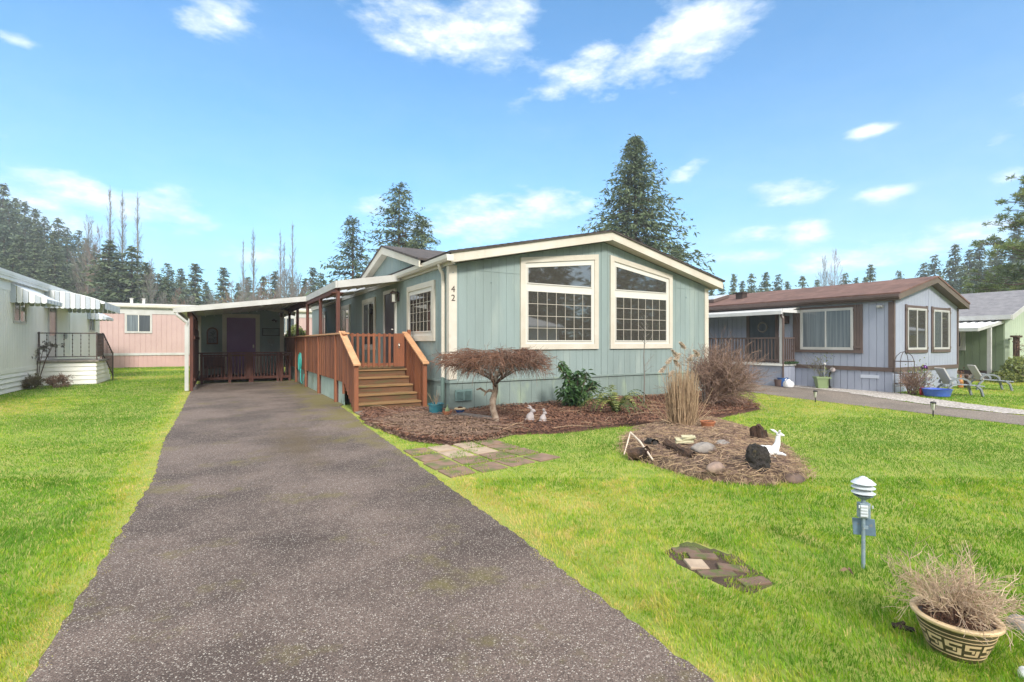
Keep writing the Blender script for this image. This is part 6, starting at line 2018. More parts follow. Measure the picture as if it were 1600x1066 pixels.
c = G(1464, 620); t = MB(); t.lathe([(.2, 0), (.28, .03), (.33, .2), (.35, .22), (.32, .22), (.28, .06), (.1, .05)], c, 24); t.build('blue_tub', 'bluetub', None, label='blue round plastic tub in front of the lounge chair', cat='tub', loc=c, smooth=True)
c = G(1442, 618); t = MB(); t.tube([c + Vector((.1 * math.cos(6.283 * i / 16), .02, .11 + .1 * math.sin(6.283 * i / 16))) for i in range(17)], .03, 6, cap=False); t.ball(c + Vector((0, .02, .11)), (.04, .03, .04)); t.build('red_watering_ring', 'redpl', None, label='small red round garden item left of the blue tub', cat='garden item', loc=c, smooth=True)
c = G(1450, 619); t = MB(); t.ball(c + Vector((0, 0, .05)), (.09, .07, .05), 10, jit=.1); t.build('pale_stone', 'white_fig', None, label='small yellowish-white stone between the red item and blue tub', cat='stone', loc=c)
c = G(1480, 600)
o = thing('plant_pot', 'wide pot of rusty dry foliage behind the nearer lounge chair', 'pot', c)
t = MB(); t.lathe([(.2, 0), (.3, .3), (.32, .34)], c, 16); t.build('bowl', 'greenpot', o)
t = MB()
for k in range(500): leaf(t, c + Vector((rng.gauss(0, .25), rng.gauss(0, .2), .38 + abs(rng.gauss(0, .12)))), (rng.gauss(0, 1), rng.gauss(0, 1), rng.gauss(0, 1)), .07, .04, rng)
t.build('foliage', 'twigred', o)

# lounge chairs
def lounge(at, rz, lab):
    o = bpy.data.objects.new('lounge_chair', None); COL.objects.link(o)
    o['label'] = lab; o['category'] = 'chair'; o['group'] = 'grey resin lounge chairs'
    def fr(mb):
        # local: x = forward
        pass
    t = MB(); t.prism([(-.02, -.27, .40), (.52, -.27, .36), (.52, -.27, .40), (-.02, -.27, .44)], (0, .54, 0)); t.build('seat', 'resin', o, bevel=.012)
    t = MB(); t.prism([(-.02, -.27, .40), (.03, -.27, .40), (-.26, -.27, .98), (-.31, -.27, .96)], (0, .54, 0)); t.build('backrest', 'sling', o, bevel=.012)
    t = MB(); t.prism([(.52, -.25, .36), (.95, -.25, .33), (.95, -.25, .37), (.52, -.25, .40)], (0, .50, 0)); t.build('footrest', 'resin', o, bevel=.012)
    for s_ in (-1, 1):
        y = s_ * .30
        t = MB()
        pts = [(.18 - .30 * math.cos(math.pi * i / 10), y, .42 + .20 * math.sin(math.pi * i / 10)) for i in range(11)]
        for a, b in zip(pts[:-1], pts[1:]): t.beam(a, b, .06, .045, up=(0, 1, 0))
        t.build('armrest', 'resin', o)
        for x0, x1_ in ((-.04, -.22), (.66, .86)):
            t = MB()
            pts = [(x0, y * .96, .38), ((x0 + x1_) / 2 + (.03 if x1_ > 0 else -.03), y, .26), (x1_, y, .0)]
            for a, b in zip(pts[:-1], pts[1:]): t.beam(a, b, .05, .08, up=(0, 1, 0))
            t.build('leg', 'resin', o)
    o.location = at; o.rotation_euler = (0, 0, rz); o.scale = (.8, .8, .8)
    return o
l1 = lounge(G(1482, 618), -.75, 'nearer grey resin lounge chair with pale back beside the blue tub')
l2 = copy_tree(l1, G(1531, 609), -.85, .8, label='farther grey resin lounge chair nearer the white awning posts')
c = G(1510, 606); t = MB(); t.lathe([(.06, 0), (.07, .25), (.05, .3), (.02, .34)], c, 10); t.ball(c + Vector((0, 0, .38)), .06); t.build('garden_gnome_stand', 'stump', None, label='small brown garden figure between the two lounge chairs', cat='garden figure', loc=c)
c = G(1501, 606); t = MB(); t.lathe([(.07, 0), (.07, .2), (.02, .35), (.02, .42)], c, 10); t.build('bottle', 'orange', None, label='small orange bottle-shaped ornament behind the nearer lounge chair', cat='garden ornament', loc=c)

# ================================================================== LIGHT GREEN HOME (far right)
gh = thing('manufactured_home', 'light green home with grey shingle roof at the far right', 'house', (28.1, 7.4, 0))
gx0, gy0 = 28.1, 7.45
q = MB()
gtop = lambda x: 2.62 + .30 * (x - gx0) if x < gx0 + 4 else 2.62 + .3 * (8 - (x - gx0))
q.prism([(gx0, gy0, .3), (gx0 + 8, gy0, .3), (gx0 + 8, gy0, 2.62), (gx0 + 4, gy0, 3.82), (gx0, gy0, 2.62)], (0, 20, 0))
siding(q, 'x', gy0, -1, gx0, gx0 + 4, .3, gtop, .25, .01, .01)
siding(q, 'x', gy0, -1, gx0 + 4, gx0 + 8, .3, gtop, .25, .01, .01)
q.build('gable_wall', 'mint', gh)
q = MB(); siding(q, 'y', gx0, -1, gy0 + .03, gy0 + 20, .3, lambda y: 2.6, .25, .014, .02); q.build('porch_wall', 'mint_shaded', gh)
q = MB(); q.box(gx0 + .05, gx0 + 7.9, gy0 + .05, gy0 + 19.9, 0, .3); q.build('skirting', 'umber', gh)
q = MB()
for xa, xb in ((gx0 - .35, gx0 + 4), (gx0 + 4, gx0 + 8.35)):
    g0 = 2.62 + .3 * (xa - gx0) if xa < gx0 + 4 else 3.82; g1 = 3.82 if xb <= gx0 + 4.01 else 2.62 - .1
    q.prism([(xa, gy0 - .3, g0 + .02), (xb, gy0 - .3, g1 + .02), (xb, gy0 - .3, g1 + .10), (xa, gy0 - .3, g0 + .10)], (0, 20.5, 0))
rf = q.build('roof', 'greyshingle', gh)
q = MB(); q.box(gx0 - .42, gx0 - .35, gy0 - .3, gy0 + 20, 2.44, 2.62)
q.prism([(gx0 - .35, gy0 - .33, 2.40), (gx0 + 4, gy0 - .33, 3.70), (gx0 + 4, gy0 - .33, 3.90), (gx0 - .35, gy0 - .33, 2.60)], (0, .03, 0)); q.box(gx0 - .35, gx0, gy0 - .2, gy0 + 20, 2.42, 2.44)
q.build('fascia', 'white', rf)
win(gh, 'y', gx0 - .02, -1, poly(8.7, 11.6, 1.15, 2.1, 2.1), trim=.12, trim_mat='white', mull=2, glasses=['glass_screen', 'glass_curtain'])
q = MB(); q.box(gx0 + .35, gx0 + .55, gy0 - .08, gy0, 1.62, 1.66); q.build('wall_bracket', 'iron', gh)
pa = thing('patio_awning', 'white ribbed patio awning on thin posts over the light green porch', 'awning', (26.5, 9, 0))
q = MB(); q.prism([(25.3, 7.5, 1.98), (28.05, 7.5, 2.34), (28.05, 7.5, 2.38), (25.3, 7.5, 2.02)], (0, 9, 0))
for i in range(34): q.prism([(25.3, 7.5 + i * .26, 2.025), (28.05, 7.5 + i * .26, 2.385), (28.05, 7.5 + i * .26, 2.415), (25.3, 7.5 + i * .26, 2.055)], (0, .06, 0))
q.build('roof_panel', 'awning_w', pa)
q = MB(); q.box(25.24, 25.30, 7.45, 16.5, 1.93, 2.06); q.prism([(25.3, 7.44, 1.93), (28.05, 7.44, 2.29), (28.05, 7.44, 2.4), (25.3, 7.44, 2.04)], (0, .05, 0)); q.build('fascia', 'white', pa)
for x, y in ((25.3, 8.35), (25.3, 8.15), (26.6, 7.5), (25.3, 12)):
    q = MB(); q.box(x - .06, x + .06, y - .06, y + .06, 0, 1.98 if x < 26 else 2.12); q.build('post', 'white', pa)
q = MB(); q.box(25.2, 28.1, 7.4, 16, 0, .12); q.build('porch_slab', 'concrete', pa)
# rustic arbour and bush
c = G(1588, 592)
o = thing('garden_arbour', 'narrow rustic brown wooden arbour against the light green gable', 'arbour', c)
t = MB()
for dx in (-.22, .0, .22): t.tube([c + Vector((dx, 0, 0)), c + Vector((dx, 0, 1.7))], .05, 6)
t.box(c.x - .35, c.x + .35, c.y - .1, c.y + .1, 1.7, 1.78); t.box(c.x - .3, c.x + .3, c.y - .05, c.y + .05, 1.5, 1.55)
t.build('posts', 'stump', o)
t = MB(); rng = random.Random(99)
for k in range(24): grow(t, c + Vector((rng.uniform(-.25, .25), -.05, rng.uniform(.1, 1.6))), (rng.gauss(0, 1), -.2, rng.gauss(.5, 1)), .3, .012, 1, rng, 3)
t.build('vine', 'twigred', o)


def leaf_bush(at, rx, ry, h, n, L, mat_, lab, seed, cat='shrub', name='bush', group=None):
    nr = np.random.default_rng(seed)
    d_ = nr.normal(size=(n, 3)); d_ /= np.linalg.norm(d_, axis=1)[:, None]
    rr_ = nr.uniform(.55, 1.0, n) ** .6
    lump = .8 + .35 * vnoise(d_[:, 0] * 2 + 5, d_[:, 1] * 2 + d_[:, 2] * 3, 1.3, seed)
    c_ = d_ * (rr_ * lump)[:, None] * np.array([rx, ry, h / 2]) + np.array([at.x, at.y, h * .48])
    c_[:, 2] = np.maximum(c_[:, 2], .02)
    a = nr.normal(size=(n, 3)); a /= np.linalg.norm(a, axis=1)[:, None]
    b = np.cross(a, nr.normal(size=(n, 3))); b /= np.linalg.norm(b, axis=1)[:, None]
    l = L * nr.uniform(.6, 1.3, n)
    V = np.stack([c_ - a * l[:, None] / 2, c_ + b * l[:, None] * .28, c_ + a * l[:, None] / 2, c_ - b * l[:, None] * .28], 1).reshape(-1, 3)
    V -= np.array([at.x, at.y, 0])
    return link(name, np_mesh(name, V, np.arange(n * 4).reshape(n, 4), mat_, var=nr.uniform(0, 1, n), k=4), label=lab, cat=cat, loc=Vector((at.x, at.y, 0)), group=group)
leaf_bush(G(1598, 597), .7, .6, 1.0, 2600, .1, 'hedge', 'dense green bush at the far right edge below the light green gable', 101)
leaf_bush(G(1570, 598), .5, .5, .45, 1200, .09, 'fern', 'low green ground shrub left of the dense bush by the light green home', 102)
# bush seen through the carport posts, between shed and sage home
leaf_bush(Vector((3.35, 26.6, 0)), .8, 1.0, 2.4, 4200, .13, 'hedge', 'yellow-green hedge bush behind the deck between the shed and the sage home', 103)
# ================================================================== TREES
def conifer_meshes(nm, h, r, seed, mat_, base=.1, whorls=46, per=7, sprays=9, size=.5, droop=.3, power=.85, irregular=.25, gaps=0.0, asp=.34, up=.1, tilt=.5, trunk='bark', trunk_r=None, jr=.17):
    nr = np.random.default_rng(seed)
    C = []; A = []; Ls = []; var = []
    z0 = h * base
    for k in range(whorls):
        f = (k + nr.uniform(-.4, .4)) / whorls
        f = min(max(f, 0), .995)
        z = z0 + (h - z0) * f
        lump = nr.uniform(1 - irregular, 1 + irregular)
        for j in range(per):
            if nr.random() < gaps: continue
            a = nr.uniform(0, 6.283)
            L = r * ((1 - f) ** power * .96 + .04) * lump * nr.uniform(.65, 1.12)
            if f < .08: L *= .6 + f * 5
            v = nr.uniform(0, 1)
            n = max(3, int(sprays * (.35 + L / r)))
            s = np.sort(nr.uniform(.12, 1, n))
            dz = up * L * s - droop * L * s ** 2 + (.12 * L * s ** 3)
            px = math.cos(a) * L * s; py = math.sin(a) * L * s
            jit = nr.normal(0, jr, (n, 3)) * np.array([1, 1, .6])
            C.append(np.stack([px, py, z + dz], -1) + jit)
            aa = a + nr.normal(0, .75, n)
            tz = nr.normal(-.15, tilt, n)
            A.append(np.stack([np.cos(aa), np.sin(aa), tz], -1))
            Ls.append(size * nr.uniform(.55, 1.3, n) * (.6 + .4 * (1 - f)))
            var.append(np.clip(v * .7 + nr.normal(0, .2, n) + .15, 0, 1))
    C = np.concatenate(C); A = np.concatenate(A); Ls = np.concatenate(Ls); var = np.concatenate(var)
    A /= np.linalg.norm(A, axis=1)[:, None]
    B = np.cross(A, nr.normal(size=A.shape) * .6 + np.array([0, 0, 1.])); B /= np.linalg.norm(B, axis=1)[:, None]
    l = Ls[:, None]
    V = np.stack([C - A * l * .4, C + B * l * asp * .5 - A * l * .05, C + A * l * .6 - np.array([0, 0, 1]) * l * .12, C - B * l * asp * .5 - A * l * .05], 1).reshape(-1, 3)
    crown = np_mesh(nm + '_crown', V, np.arange(len(V)).reshape(-1, 4), mat_, var=var, k=4)
    mb = MB(); tr_ = trunk_r or h * .016
    mb.tube([(0, 0, -1.0), (0, 0, h * .3), (r * .01, 0, h * .7), (0, 0, h * .98)], [tr_, tr_ * .8, tr_ * .4, .02], 7)
    rng = random.Random(seed)
    for k in range(int(whorls * 1.2)):
        f = rng.random(); z = z0 + (h - z0) * f * .9; a = rng.uniform(0, 6.28); L = r * (1 - f) ** power * .7
        mb.tube([(0, 0, z), (math.cos(a) * L * .5, math.sin(a) * L * .5, z + up * L * .4), (math.cos(a) * L, math.sin(a) * L, z + (up - droop * .8) * L)], [tr_ * .28 * (1 - f * .6), tr_ * .15, .01], 4, cap=False)
    me = bpy.data.meshes.new(nm + '_trunk'); me.from_pydata(mb.v, [], mb.f); me.materials.append(M[trunk]); me.update()
    return me, crown


def tree_from(kind, meshes, loc, label, group=None, rz=0, scale=1, cat='tree'):
    o = thing(kind, label, cat, loc, group)
    o.rotation_euler = (0, 0, rz)
    o.scale = scale if hasattr(scale, '__len__') else (scale,) * 3
    for nm, me in zip(('trunk', 'crown'), meshes):
        c = bpy.data.objects.new(nm, me); COL.objects.link(c); c.parent = o
    return o


def at_px(u, d, z=0):
    p = dirpt((u - 800) / 780, d); p.z = z
    return p


# individually recognisable trees
big = conifer_meshes('cedar', 20.0, 8.6, 201, 'conif', base=.08, whorls=130, per=13, sprays=24, size=.58, droop=.34, power=.84, irregular=.18, gaps=.12, up=.12)
tree_from('conifer_tree', big, at_px(992, 45), 'tall broad conical conifer rising behind the gable of the sage home', rz=.4)
ledge = conifer_meshes('cedar_low', 10.5, 4.2, 202, 'conif', base=.05, whorls=70, per=9, sprays=16, size=.5, droop=.4, power=.7, irregular=.3, gaps=.2)
tree_from('conifer_tree', ledge, at_px(1058, 46), 'smaller conifer at the right foot of the tall conical conifer behind the sage home')
pn1 = conifer_meshes('fir', 13.6, 5.0, 203, 'conif2', base=.12, whorls=52, per=7, sprays=24, size=.62, droop=.30, power=.75, irregular=.4, gaps=.28, up=.18, asp=.3)
tree_from('conifer_tree', pn1, at_px(551, 48), 'open-branched conifer left of the twin-topped conifer above the porch roof', rz=1.0)
pn2 = conifer_meshes('fir', 17.4, 5.6, 204, 'conif', base=.12, whorls=62, per=9, sprays=24, size=.62, droop=.30, power=.62, irregular=.45, gaps=.25, up=.16, asp=.3)
tree_from('conifer_tree', pn2, at_px(624, 50), 'tall dark conifer above the dormer of the sage home', rz=2.2)
pn3 = conifer_meshes('fir', 14.0, 3.4, 205, 'conif', base=.15, whorls=54, per=9, sprays=20, size=.6, droop=.3, power=.5, irregular=.35, gaps=.2, up=.1, asp=.34)
tree_from('conifer_tree', pn3, at_px(658, 49), 'round-topped conifer touching the right side of the tall dark one above the dormer', rz=.2)

# far conifers: five forms, copied
protos = []
for k, (h, r, p_, g_) in enumerate(((15, 4.4, .85, .1), (15, 5.0, .8, .1), (15, 3.6, .9, .18), (15, 4.6, .7, .22), (15, 4.0, .75, .05))):
    protos.append(conifer_meshes('conifer', h, r, 220 + k, 'conif2' if k % 2 else 'conif', base=.02, whorls=42, per=9, sprays=10, size=.95, droop=.3, power=p_, irregular=.3, gaps=g_, up=.12, asp=.36))
rng = random.Random(230)
cnt_t = 0
def plant(u, d, htot, label, group, rz=None, wide=1.0, kind='conifer_tree'):
    p = at_px(u, d); p.z = float(hill(np.array([p.x]), np.array([p.y]))[()] if False else hill(p.x, p.y))
    s = htot / 15
    tree_from(kind, protos[rng.randrange(5)], p - Vector((0, 0, .3)), label, group, rz if rz is not None else rng.uniform(0, 6.28), (s * wide, s * wide, s))
# wooded hillside on the left: skyline falls from left to right
sky_l = [(-120, 268), (0, 288), (20, 300), (50, 318), (85, 338), (110, 352), (140, 372), (165, 398), (200, 418), (240, 445), (275, 452)]
def skyl(u):
    for (a, va), (b, vb) in zip(sky_l[:-1], sky_l[1:]):
        if a <= u <= b: return va + (vb - va) * (u - a) / (b - a)
    return 300
u = -110
for d, st_, dv in ((112, 17, 0), (98, 22, 22), (84, 27, 50), (72, 34, 88)):
    u = -130 + d % 13
    while u < 262:
        v = skyl(u) + rng.uniform(-8, 14) + dv
        ztop = 1.5 + (535 - v) / 780 * d
        p = at_px(u, d); zb = float(hill(p.x, p.y))
        h = ztop - zb
        if h > 5:
            h = min(h, 24)
            plant(u, d, h, 'one of the dense dark conifers on the wooded hillside at the far left', 'conifers on the left hillside', wide=min(1.5, max(1.0, 14 / h * 1.1)))
        u += st_ * rng.uniform(.7, 1.3)
# treeline behind the carport and pink home
tl = [(262, 428, 1), (283, 432, 1), (305, 416, 1.3), (322, 440, 1), (349, 414, 1.1), (372, 438, 1), (388, 430, 1), (412, 428, 1), (430, 420, 1.2), (455, 430, .9), (476, 432, 1), (489, 414, 1), (502, 424, 1), (518, 436, 1), (536, 440, 1), (600, 430, 1)]
for i, (u, v, w_) in enumerate(tl):
    d = 88 + (i * 37 % 23)
    plant(u, d, 1.5 + (535 - v) / 780 * d, 'distant blue-green conifer in the treeline above the carport and pink home', 'treeline above the carport', wide=w_ * 1.05)
for i, u in enumerate(range(235, 620, 15)):
    d = 104 + (i * 53 % 17); v = 448 + (i * 29 % 17)
    plant(u + rng.uniform(-5, 5), d, 1.5 + (535 - v) / 780 * d, 'distant blue-green conifer in the treeline above the carport and pink home', 'treeline above the carport', wide=1.25)
# treeline over the blue-grey home
tr_ = [(1092, 452), (1112, 430), (1128, 440), (1146, 424), (1160, 436), (1174, 424), (1190, 438), (1197, 422), (1216, 426), (1230, 436), (1254, 428), (1277, 434), (1292, 446), (1321, 424), (1338, 430), (1360, 410), (1352, 430), (1404, 426), (1380, 448), (1425, 446)]
for i, (u, v) in enumerate(tr_):
    d = 84 + (i * 41 % 19)
    plant(u, d, 1.5 + (535 - v) / 780 * d, 'distant conifer in the treeline above the brown roof', 'treeline above the brown roof', wide=.85 if v < 440 else 1.1)
for i, u in enumerate(range(1085, 1440, 19)):
    d = 108; plant(u + rng.uniform(-6, 6), d, 1.5 + (535 - (452 + i * 17 % 9)) / 780 * d, 'distant conifer in the treeline above the brown roof', 'treeline above the brown roof', wide=1.1)
# right hillside
sky_r = [(1440, 408), (1462, 396), (1478, 404), (1497, 378), (1515, 386), (1528, 372), (1545, 392), (1560, 366), (1585, 352), (1610, 340), (1640, 322), (1680, 300), (1730, 290)]
for i, (u, v) in enumerate(sky_r):
    for d, dv in ((92, 0), (78, 32), (66, 62)):
        uu = u + rng.uniform(-6, 6) + dv * .25; p = at_px(uu, d); zb = float(hill(p.x, p.y))
        h = 1.5 + (535 - v - dv) / 780 * d - zb
        if h > 3: plant(uu, d, h, 'green conifer on the slope behind the light green home', 'conifers behind the light green home', wide=min(1.4, max(.9, 12 / h)))

# right foreground pine with clumped needles
def pine_meshes(nm, h, r, seed, n_br=70, base=.15):
    nr = np.random.default_rng(seed); rng = random.Random(seed)
    mb = MB(); mb.tube([(0, 0, -.3), (.1, 0, h * .35), (-.1, .1, h * .7), (.1, 0, h)], [.28, .22, .14, .03], 8)
    C = []; D = []; va = []
    for k in range(n_br):
        f = rng.random() ** .9; z = h * (base + (1 - base) * f)
        a = rng.uniform(0, 6.283); L = r * (.35 + .75 * (1 - f) ** .7) * rng.uniform(.6, 1.1)
        e = Vector((math.cos(a), math.sin(a), 0))
        pts = [Vector((0, 0, z)), Vector((0, 0, z)) + e * L * .5 + Vector((0, 0, -.04 * L)), Vector((0, 0, z)) + e * L + Vector((0, 0, .08 * L))]
        mb.tube(pts, [.06, .04, .015], 5, cap=False)
        for j in range(int(7 + 5 * L / r)):
            s = rng.uniform(.35, 1.05)
            c = pts[0].lerp(pts[2], s) + Vector((rng.gauss(0, .3), rng.gauss(0, .3), rng.gauss(.1, .16)))
            mb.tube([pts[0].lerp(pts[2], s * .85), c], [.015, .008], 3, cap=False)
            v = rng.random()
            m = 42
            dd_ = nr.normal(size=(m, 3)); dd_[:, 2] = dd_[:, 2] * .7 + .35; dd_ /= np.linalg.norm(dd_, axis=1)[:, None]
            C.append(np.array(c)[None] + dd_ * nr.uniform(0, .16, (m, 1))); D.append(dd_); va.append(np.clip(v + nr.normal(0, .12, m), 0, 1))
    C = np.concatenate(C); D = np.concatenate(D); va = np.concatenate(va)
    B = np.cross(D, nr.normal(size=D.shape)); B /= np.linalg.norm(B, axis=1)[:, None]
    l = nr.uniform(.13, .26, len(C))[:, None]
    V = np.stack([C - B * .018, C + B * .018, C + D * l + B * .022, C + D * l - B * .022], 1).reshape(-1, 3)
    me = bpy.data.meshes.new(nm); me.from_pydata(mb.v, [], mb.f); me.materials.append(M['bark']); me.update()
    return me, np_mesh(nm + '_crown', V, np.arange(len(V)).reshape(-1, 4), 'pine', var=va, k=4)
pm_ = pine_meshes('pine', 12.6, 5.2, 250, 95, .18)
tree_from('pine_tree', pm_, at_px(1662, 33), 'large pine with clumped yellow-green needles reaching in from the right edge')
pm2 = pine_meshes('pine', 6.2, 3.4, 251, 60, .25)
tree_from('pine_tree', pm2, at_px(1545, 47), 'low spreading yellow-green pine behind the grey shingle roof', rz=1)
tree_from('pine_tree', pm2, at_px(1498, 56), 'small yellow-green pine between the brown roof and the low spreading pine', rz=3, scale=1.05)

# bare upright poplars
def poplar_meshes(nm, h, seed, r=1.0, lo=.12, n=190, spread=.28, L0=.16, mat_='twiggrey', lv=1, bow=0.0, rad=.02):
    rng = random.Random(seed)
    t = MB(); t.tube([(0, 0, -.3), (bow, 0, h * .4), (bow * .4, 0, h * .75), (0, 0, h)], [h * .009, h * .007, h * .004, .015], 6)
    b = MB()
    for k in range(n):
        f = lo + (1 - lo) * rng.random(); a = rng.uniform(0, 6.283)
        L = h * L0 * (1.15 - f) * rng.uniform(.6, 1.2) * r
        grow(b, (bow * .6, 0, h * f * .95), (math.cos(a) * spread, math.sin(a) * spread, 1), L, rad, lv, rng, 4, .3, -.03, 3, .55, .08, 3, rad * .5)
    out = []
    for q, m_, nn in ((t, 'bark', 'trunk'), (b, mat_, 'crown')):
        me = bpy.data.meshes.new(nm + nn); me.from_pydata(q.v, [], q.f); me.materials.append(M[m_] if m_ != 'bark' else M['twiggrey']); me.update()
        at_ = me.attributes.new('var', 'FLOAT', 'FACE'); at_.data.foreach_set('value', q.a); out.append(me)
    return out
pops = [poplar_meshes('poplar', 20, 260 + k, 1.0, .15, 150, .36, .16, rad=.018) for k in range(3)]
wides = [poplar_meshes('bare', 12, 270 + k, 1.0, .1, 70, .6, .34, lv=2, rad=.017, mat_=('twiggrey', 'twig', 'twiggrey')[k]) for k in range(3)]
for i, (u, v, d, lab) in enumerate(((172, 289, 78, 'tallest bare poplar above the pink home, leftmost of the three close together'), (191, 296, 78, 'bare poplar, middle one of the three above the pink home'),
                                    (215, 300, 76, 'bare poplar, right one of the three above the pink home'), (380, 372, 84, 'thin leaning bare poplar above the left part of the carport roof'),
                                    (396, 355, 84, 'bare poplar with pale trunk above the middle of the carport roof'), (438, 358, 82, 'bare poplar left of the bushiest one above the carport'),
                                    (457, 345, 80, 'bushiest bare poplar above the right part of the carport roof'), (444, 374, 88, 'short bare poplar between the two above the carport'))):
    h = 1.5 + (535 - v) / 780 * d; s = h / 20
    p = at_px(u, d)
    tree_from('bare_poplar', pops[i % 3], p, lab, rz=i * 1.3, scale=(s * .8, s * .8, s))
for u, v in ((186, 412), (206, 398), (228, 420), (246, 436), (170, 395), (258, 440)):
    plant(u, 70, 1.5 + (535 - v) / 780 * 70, 'dark conifer at the foot of the left hillside below the three bare poplars', 'conifers below the poplars', wide=1.3)
for i, (u, v, d) in enumerate(((138, 340, 74), (156, 356, 74), (236, 405, 66))):
    h = 1.5 + (535 - v) / 780 * d; p = at_px(u, d); p.z = 0; s = h / 12
    tree_from('bare_tree', wides[i % 2], p, 'grey leafless tree in the thicket between the left hillside and the poplars', 'leafless trees left of the poplars', rz=i, scale=(s * .5, s * .5, s))
for i, (u, v) in enumerate(((255, 458), (278, 452), (300, 462), (330, 455), (362, 440), (385, 436), (405, 444), (420, 430), (448, 420), (466, 428), (482, 440), (500, 452), (340, 470), (290, 470))):
    d = 62 + (i * 7 % 11); h = 1.5 + (535 - v) / 780 * d; s = h / 12; p = at_px(u, d)
    tree_from('bare_tree', wides[i % 3], p, 'leafless brownish tree in the undergrowth below the treeline behind the carport', 'leafless trees behind the carport', rz=i * 2, scale=(s * .9, s * .9, s))
for i, (u, v, lab) in enumerate(((1288, 402, 'thin bare tree, left of two above the brown roof'), (1304, 392, 'thin bare tree, right and taller of two above the brown roof'))):
    d = 70; h = 1.5 + (535 - v) / 780 * d; s = h / 12
    tree_from('bare_tree', wides[i], at_px(u, d), lab, rz=i * 2 + 1, scale=(s * .45, s * .45, s))
tree_from('bare_tree', wides[1], at_px(1120, 64), 'reddish bare tree beyond the eave of the sage home', rz=1, scale=.62)

# what stands across the street (seen reflected in the gable windows)
for i, (x, y, h) in enumerate(((-14, -30, 15), (-8, -34, 17), (-2, -31, 14), (4, -35, 18), (10, -30, 15), (15, -34, 17), (20, -30, 14), (26, -33, 18), (32, -30, 16), (38, -34, 17), (45, -31, 15), (52, -35, 18), (60, -33, 16), (68, -36, 18), (77, -34, 17))):
    s = h / 15
    tree_from('conifer_tree', protos[i % 5], Vector((x, y, 0)), 'conifer across the street, mirrored in the gable windows', 'conifers across the street', rz=i, scale=(s * 1.5, s * 1.5, s))
ac = thing('manufactured_home', 'white home across the street, its roof mirrored in the left gable window', 'house', (14, -14, 0))
q = MB(); q.prism([(6, -12, 0), (6, -22, 0), (6, -22, 2.7), (6, -17, 3.6), (6, -12, 2.7)], (17, 0, 0)); q.build('wall', 'white', ac)
q = MB()
for ya, yb in ((-11.6, -17), (-17, -22.4)): q.prism([(5.7, ya, 2.62 if ya > -12 else 3.65), (5.7, yb, 3.65 if ya > -12 else 2.62), (5.7, yb, (3.65 if ya > -12 else 2.62) + .1), (5.7, ya, (2.62 if ya > -12 else 3.65) + .1)], (17.6, 0, 0))
q.build('roof', 'pan', ac)
for x in (8.5, 13, 18):
    q = MB(); q.box(x, x + 1.6, -11.99, -11.96, 1.1, 2.2); q.build('window', 'glass', ac)

for i, (x, y, h) in enumerate(((86, -36, 17), (95, -33, 15), (104, -38, 19), (114, -34, 16), (124, -38, 18), (135, -34, 17), (146, -39, 19), (158, -36, 17), (72, -48, 20), (90, -52, 21), (110, -52, 22), (130, -54, 21), (150, -52, 22))):
    s = h / 15
    tree_from('conifer_tree', protos[i % 5], Vector((x, y, 0)), 'conifer across the street, mirrored in the gable windows', 'conifers across the street', rz=i, scale=(s * 1.5, s * 1.5, s))
copy_tree(ac, Vector((56, -11, 0)), label='white home farther along the street, mirrored in the blue-grey home gable window')

# ---- the air
hz = MB(); hz.box(-320, 320, -320, 420, -1.2, 75)
hm = bpy.data.materials.new('haze'); hm.use_nodes = True
hn = hm.node_tree; hn.nodes.remove(hn.nodes['Principled BSDF'])
pv = _n(hn, 'ShaderNodeVolumePrincipled'); pv.inputs['Density'].default_value = .0011; pv.inputs['Color'].default_value = (.9, .94, 1, 1); pv.inputs['Anisotropy'].default_value = .1
hn.links.new(pv.outputs[0], hn.nodes['Material Output'].inputs['Volume'])
M['haze'] = hm
hz.build('haze', 'haze', None, kind='stuff', label='thin pale haze in the air over the whole park', cat='haze')

# ================================================================== SKY, CLOUDS, SUN
SUN_AZ = math.atan2(-.16, -.98)      # direction towards the sun, from +y clockwise to +x
SUN_EL = R(36)
wd = bpy.data.worlds.new('World'); SC.world = wd; wd.use_nodes = True
nt = wd.node_tree
bg = nt.nodes['Background']
sky = _n(nt, 'ShaderNodeTexSky', sky_type='NISHITA', sun_disc=False)
sky.sun_elevation = SUN_EL; sky.sun_rotation = SUN_AZ; sky.air_density = 1.0; sky.dust_density = .6; sky.ozone_density = 1.6; sky.altitude = 50
bg.inputs['Strength'].default_value = .13
L = nt.links.new
def mth(op, a, b=None, c=None, clamp=False):
    n = _n(nt, 'ShaderNodeMath', operation=op, use_clamp=clamp)
    for i, q in enumerate((a, b, c)):
        if q is None: continue
        if isinstance(q, (int, float)): n.inputs[i].default_value = q
        else: L(q, n.inputs[i])
    return n.outputs[0]
tc = _n(nt, 'ShaderNodeTexCoord').outputs['Generated']
sp = _n(nt, 'ShaderNodeSeparateXYZ'); L(tc, sp.inputs[0])
az = mth('ARCTAN2', sp.outputs[0], sp.outputs[1])
el = mth('ARCSINE', sp.outputs[2])
# warp the direction a little so that edges turn wispy
nz = _n(nt, 'ShaderNodeTexNoise', i={'Scale': 5.5, 'Detail': 9, 'Roughness': .62}); 
mpn = _n(nt, 'ShaderNodeMapping', i={'Scale': (1, 1, 2.6)}); L(tc, mpn.inputs[0]); L(mpn.outputs[0], nz.inputs['Vector'])
nz2 = _n(nt, 'ShaderNodeTexNoise', i={'Scale': 19, 'Detail': 9, 'Roughness': .66}); L(mpn.outputs[0], nz2.inputs['Vector'])
def skydir(u, v):
    a = YAW + math.atan((u - 800) / 780); e = math.atan((535 - v) / 780 * math.cos(math.atan((u - 800) / 780)))
    return a, e
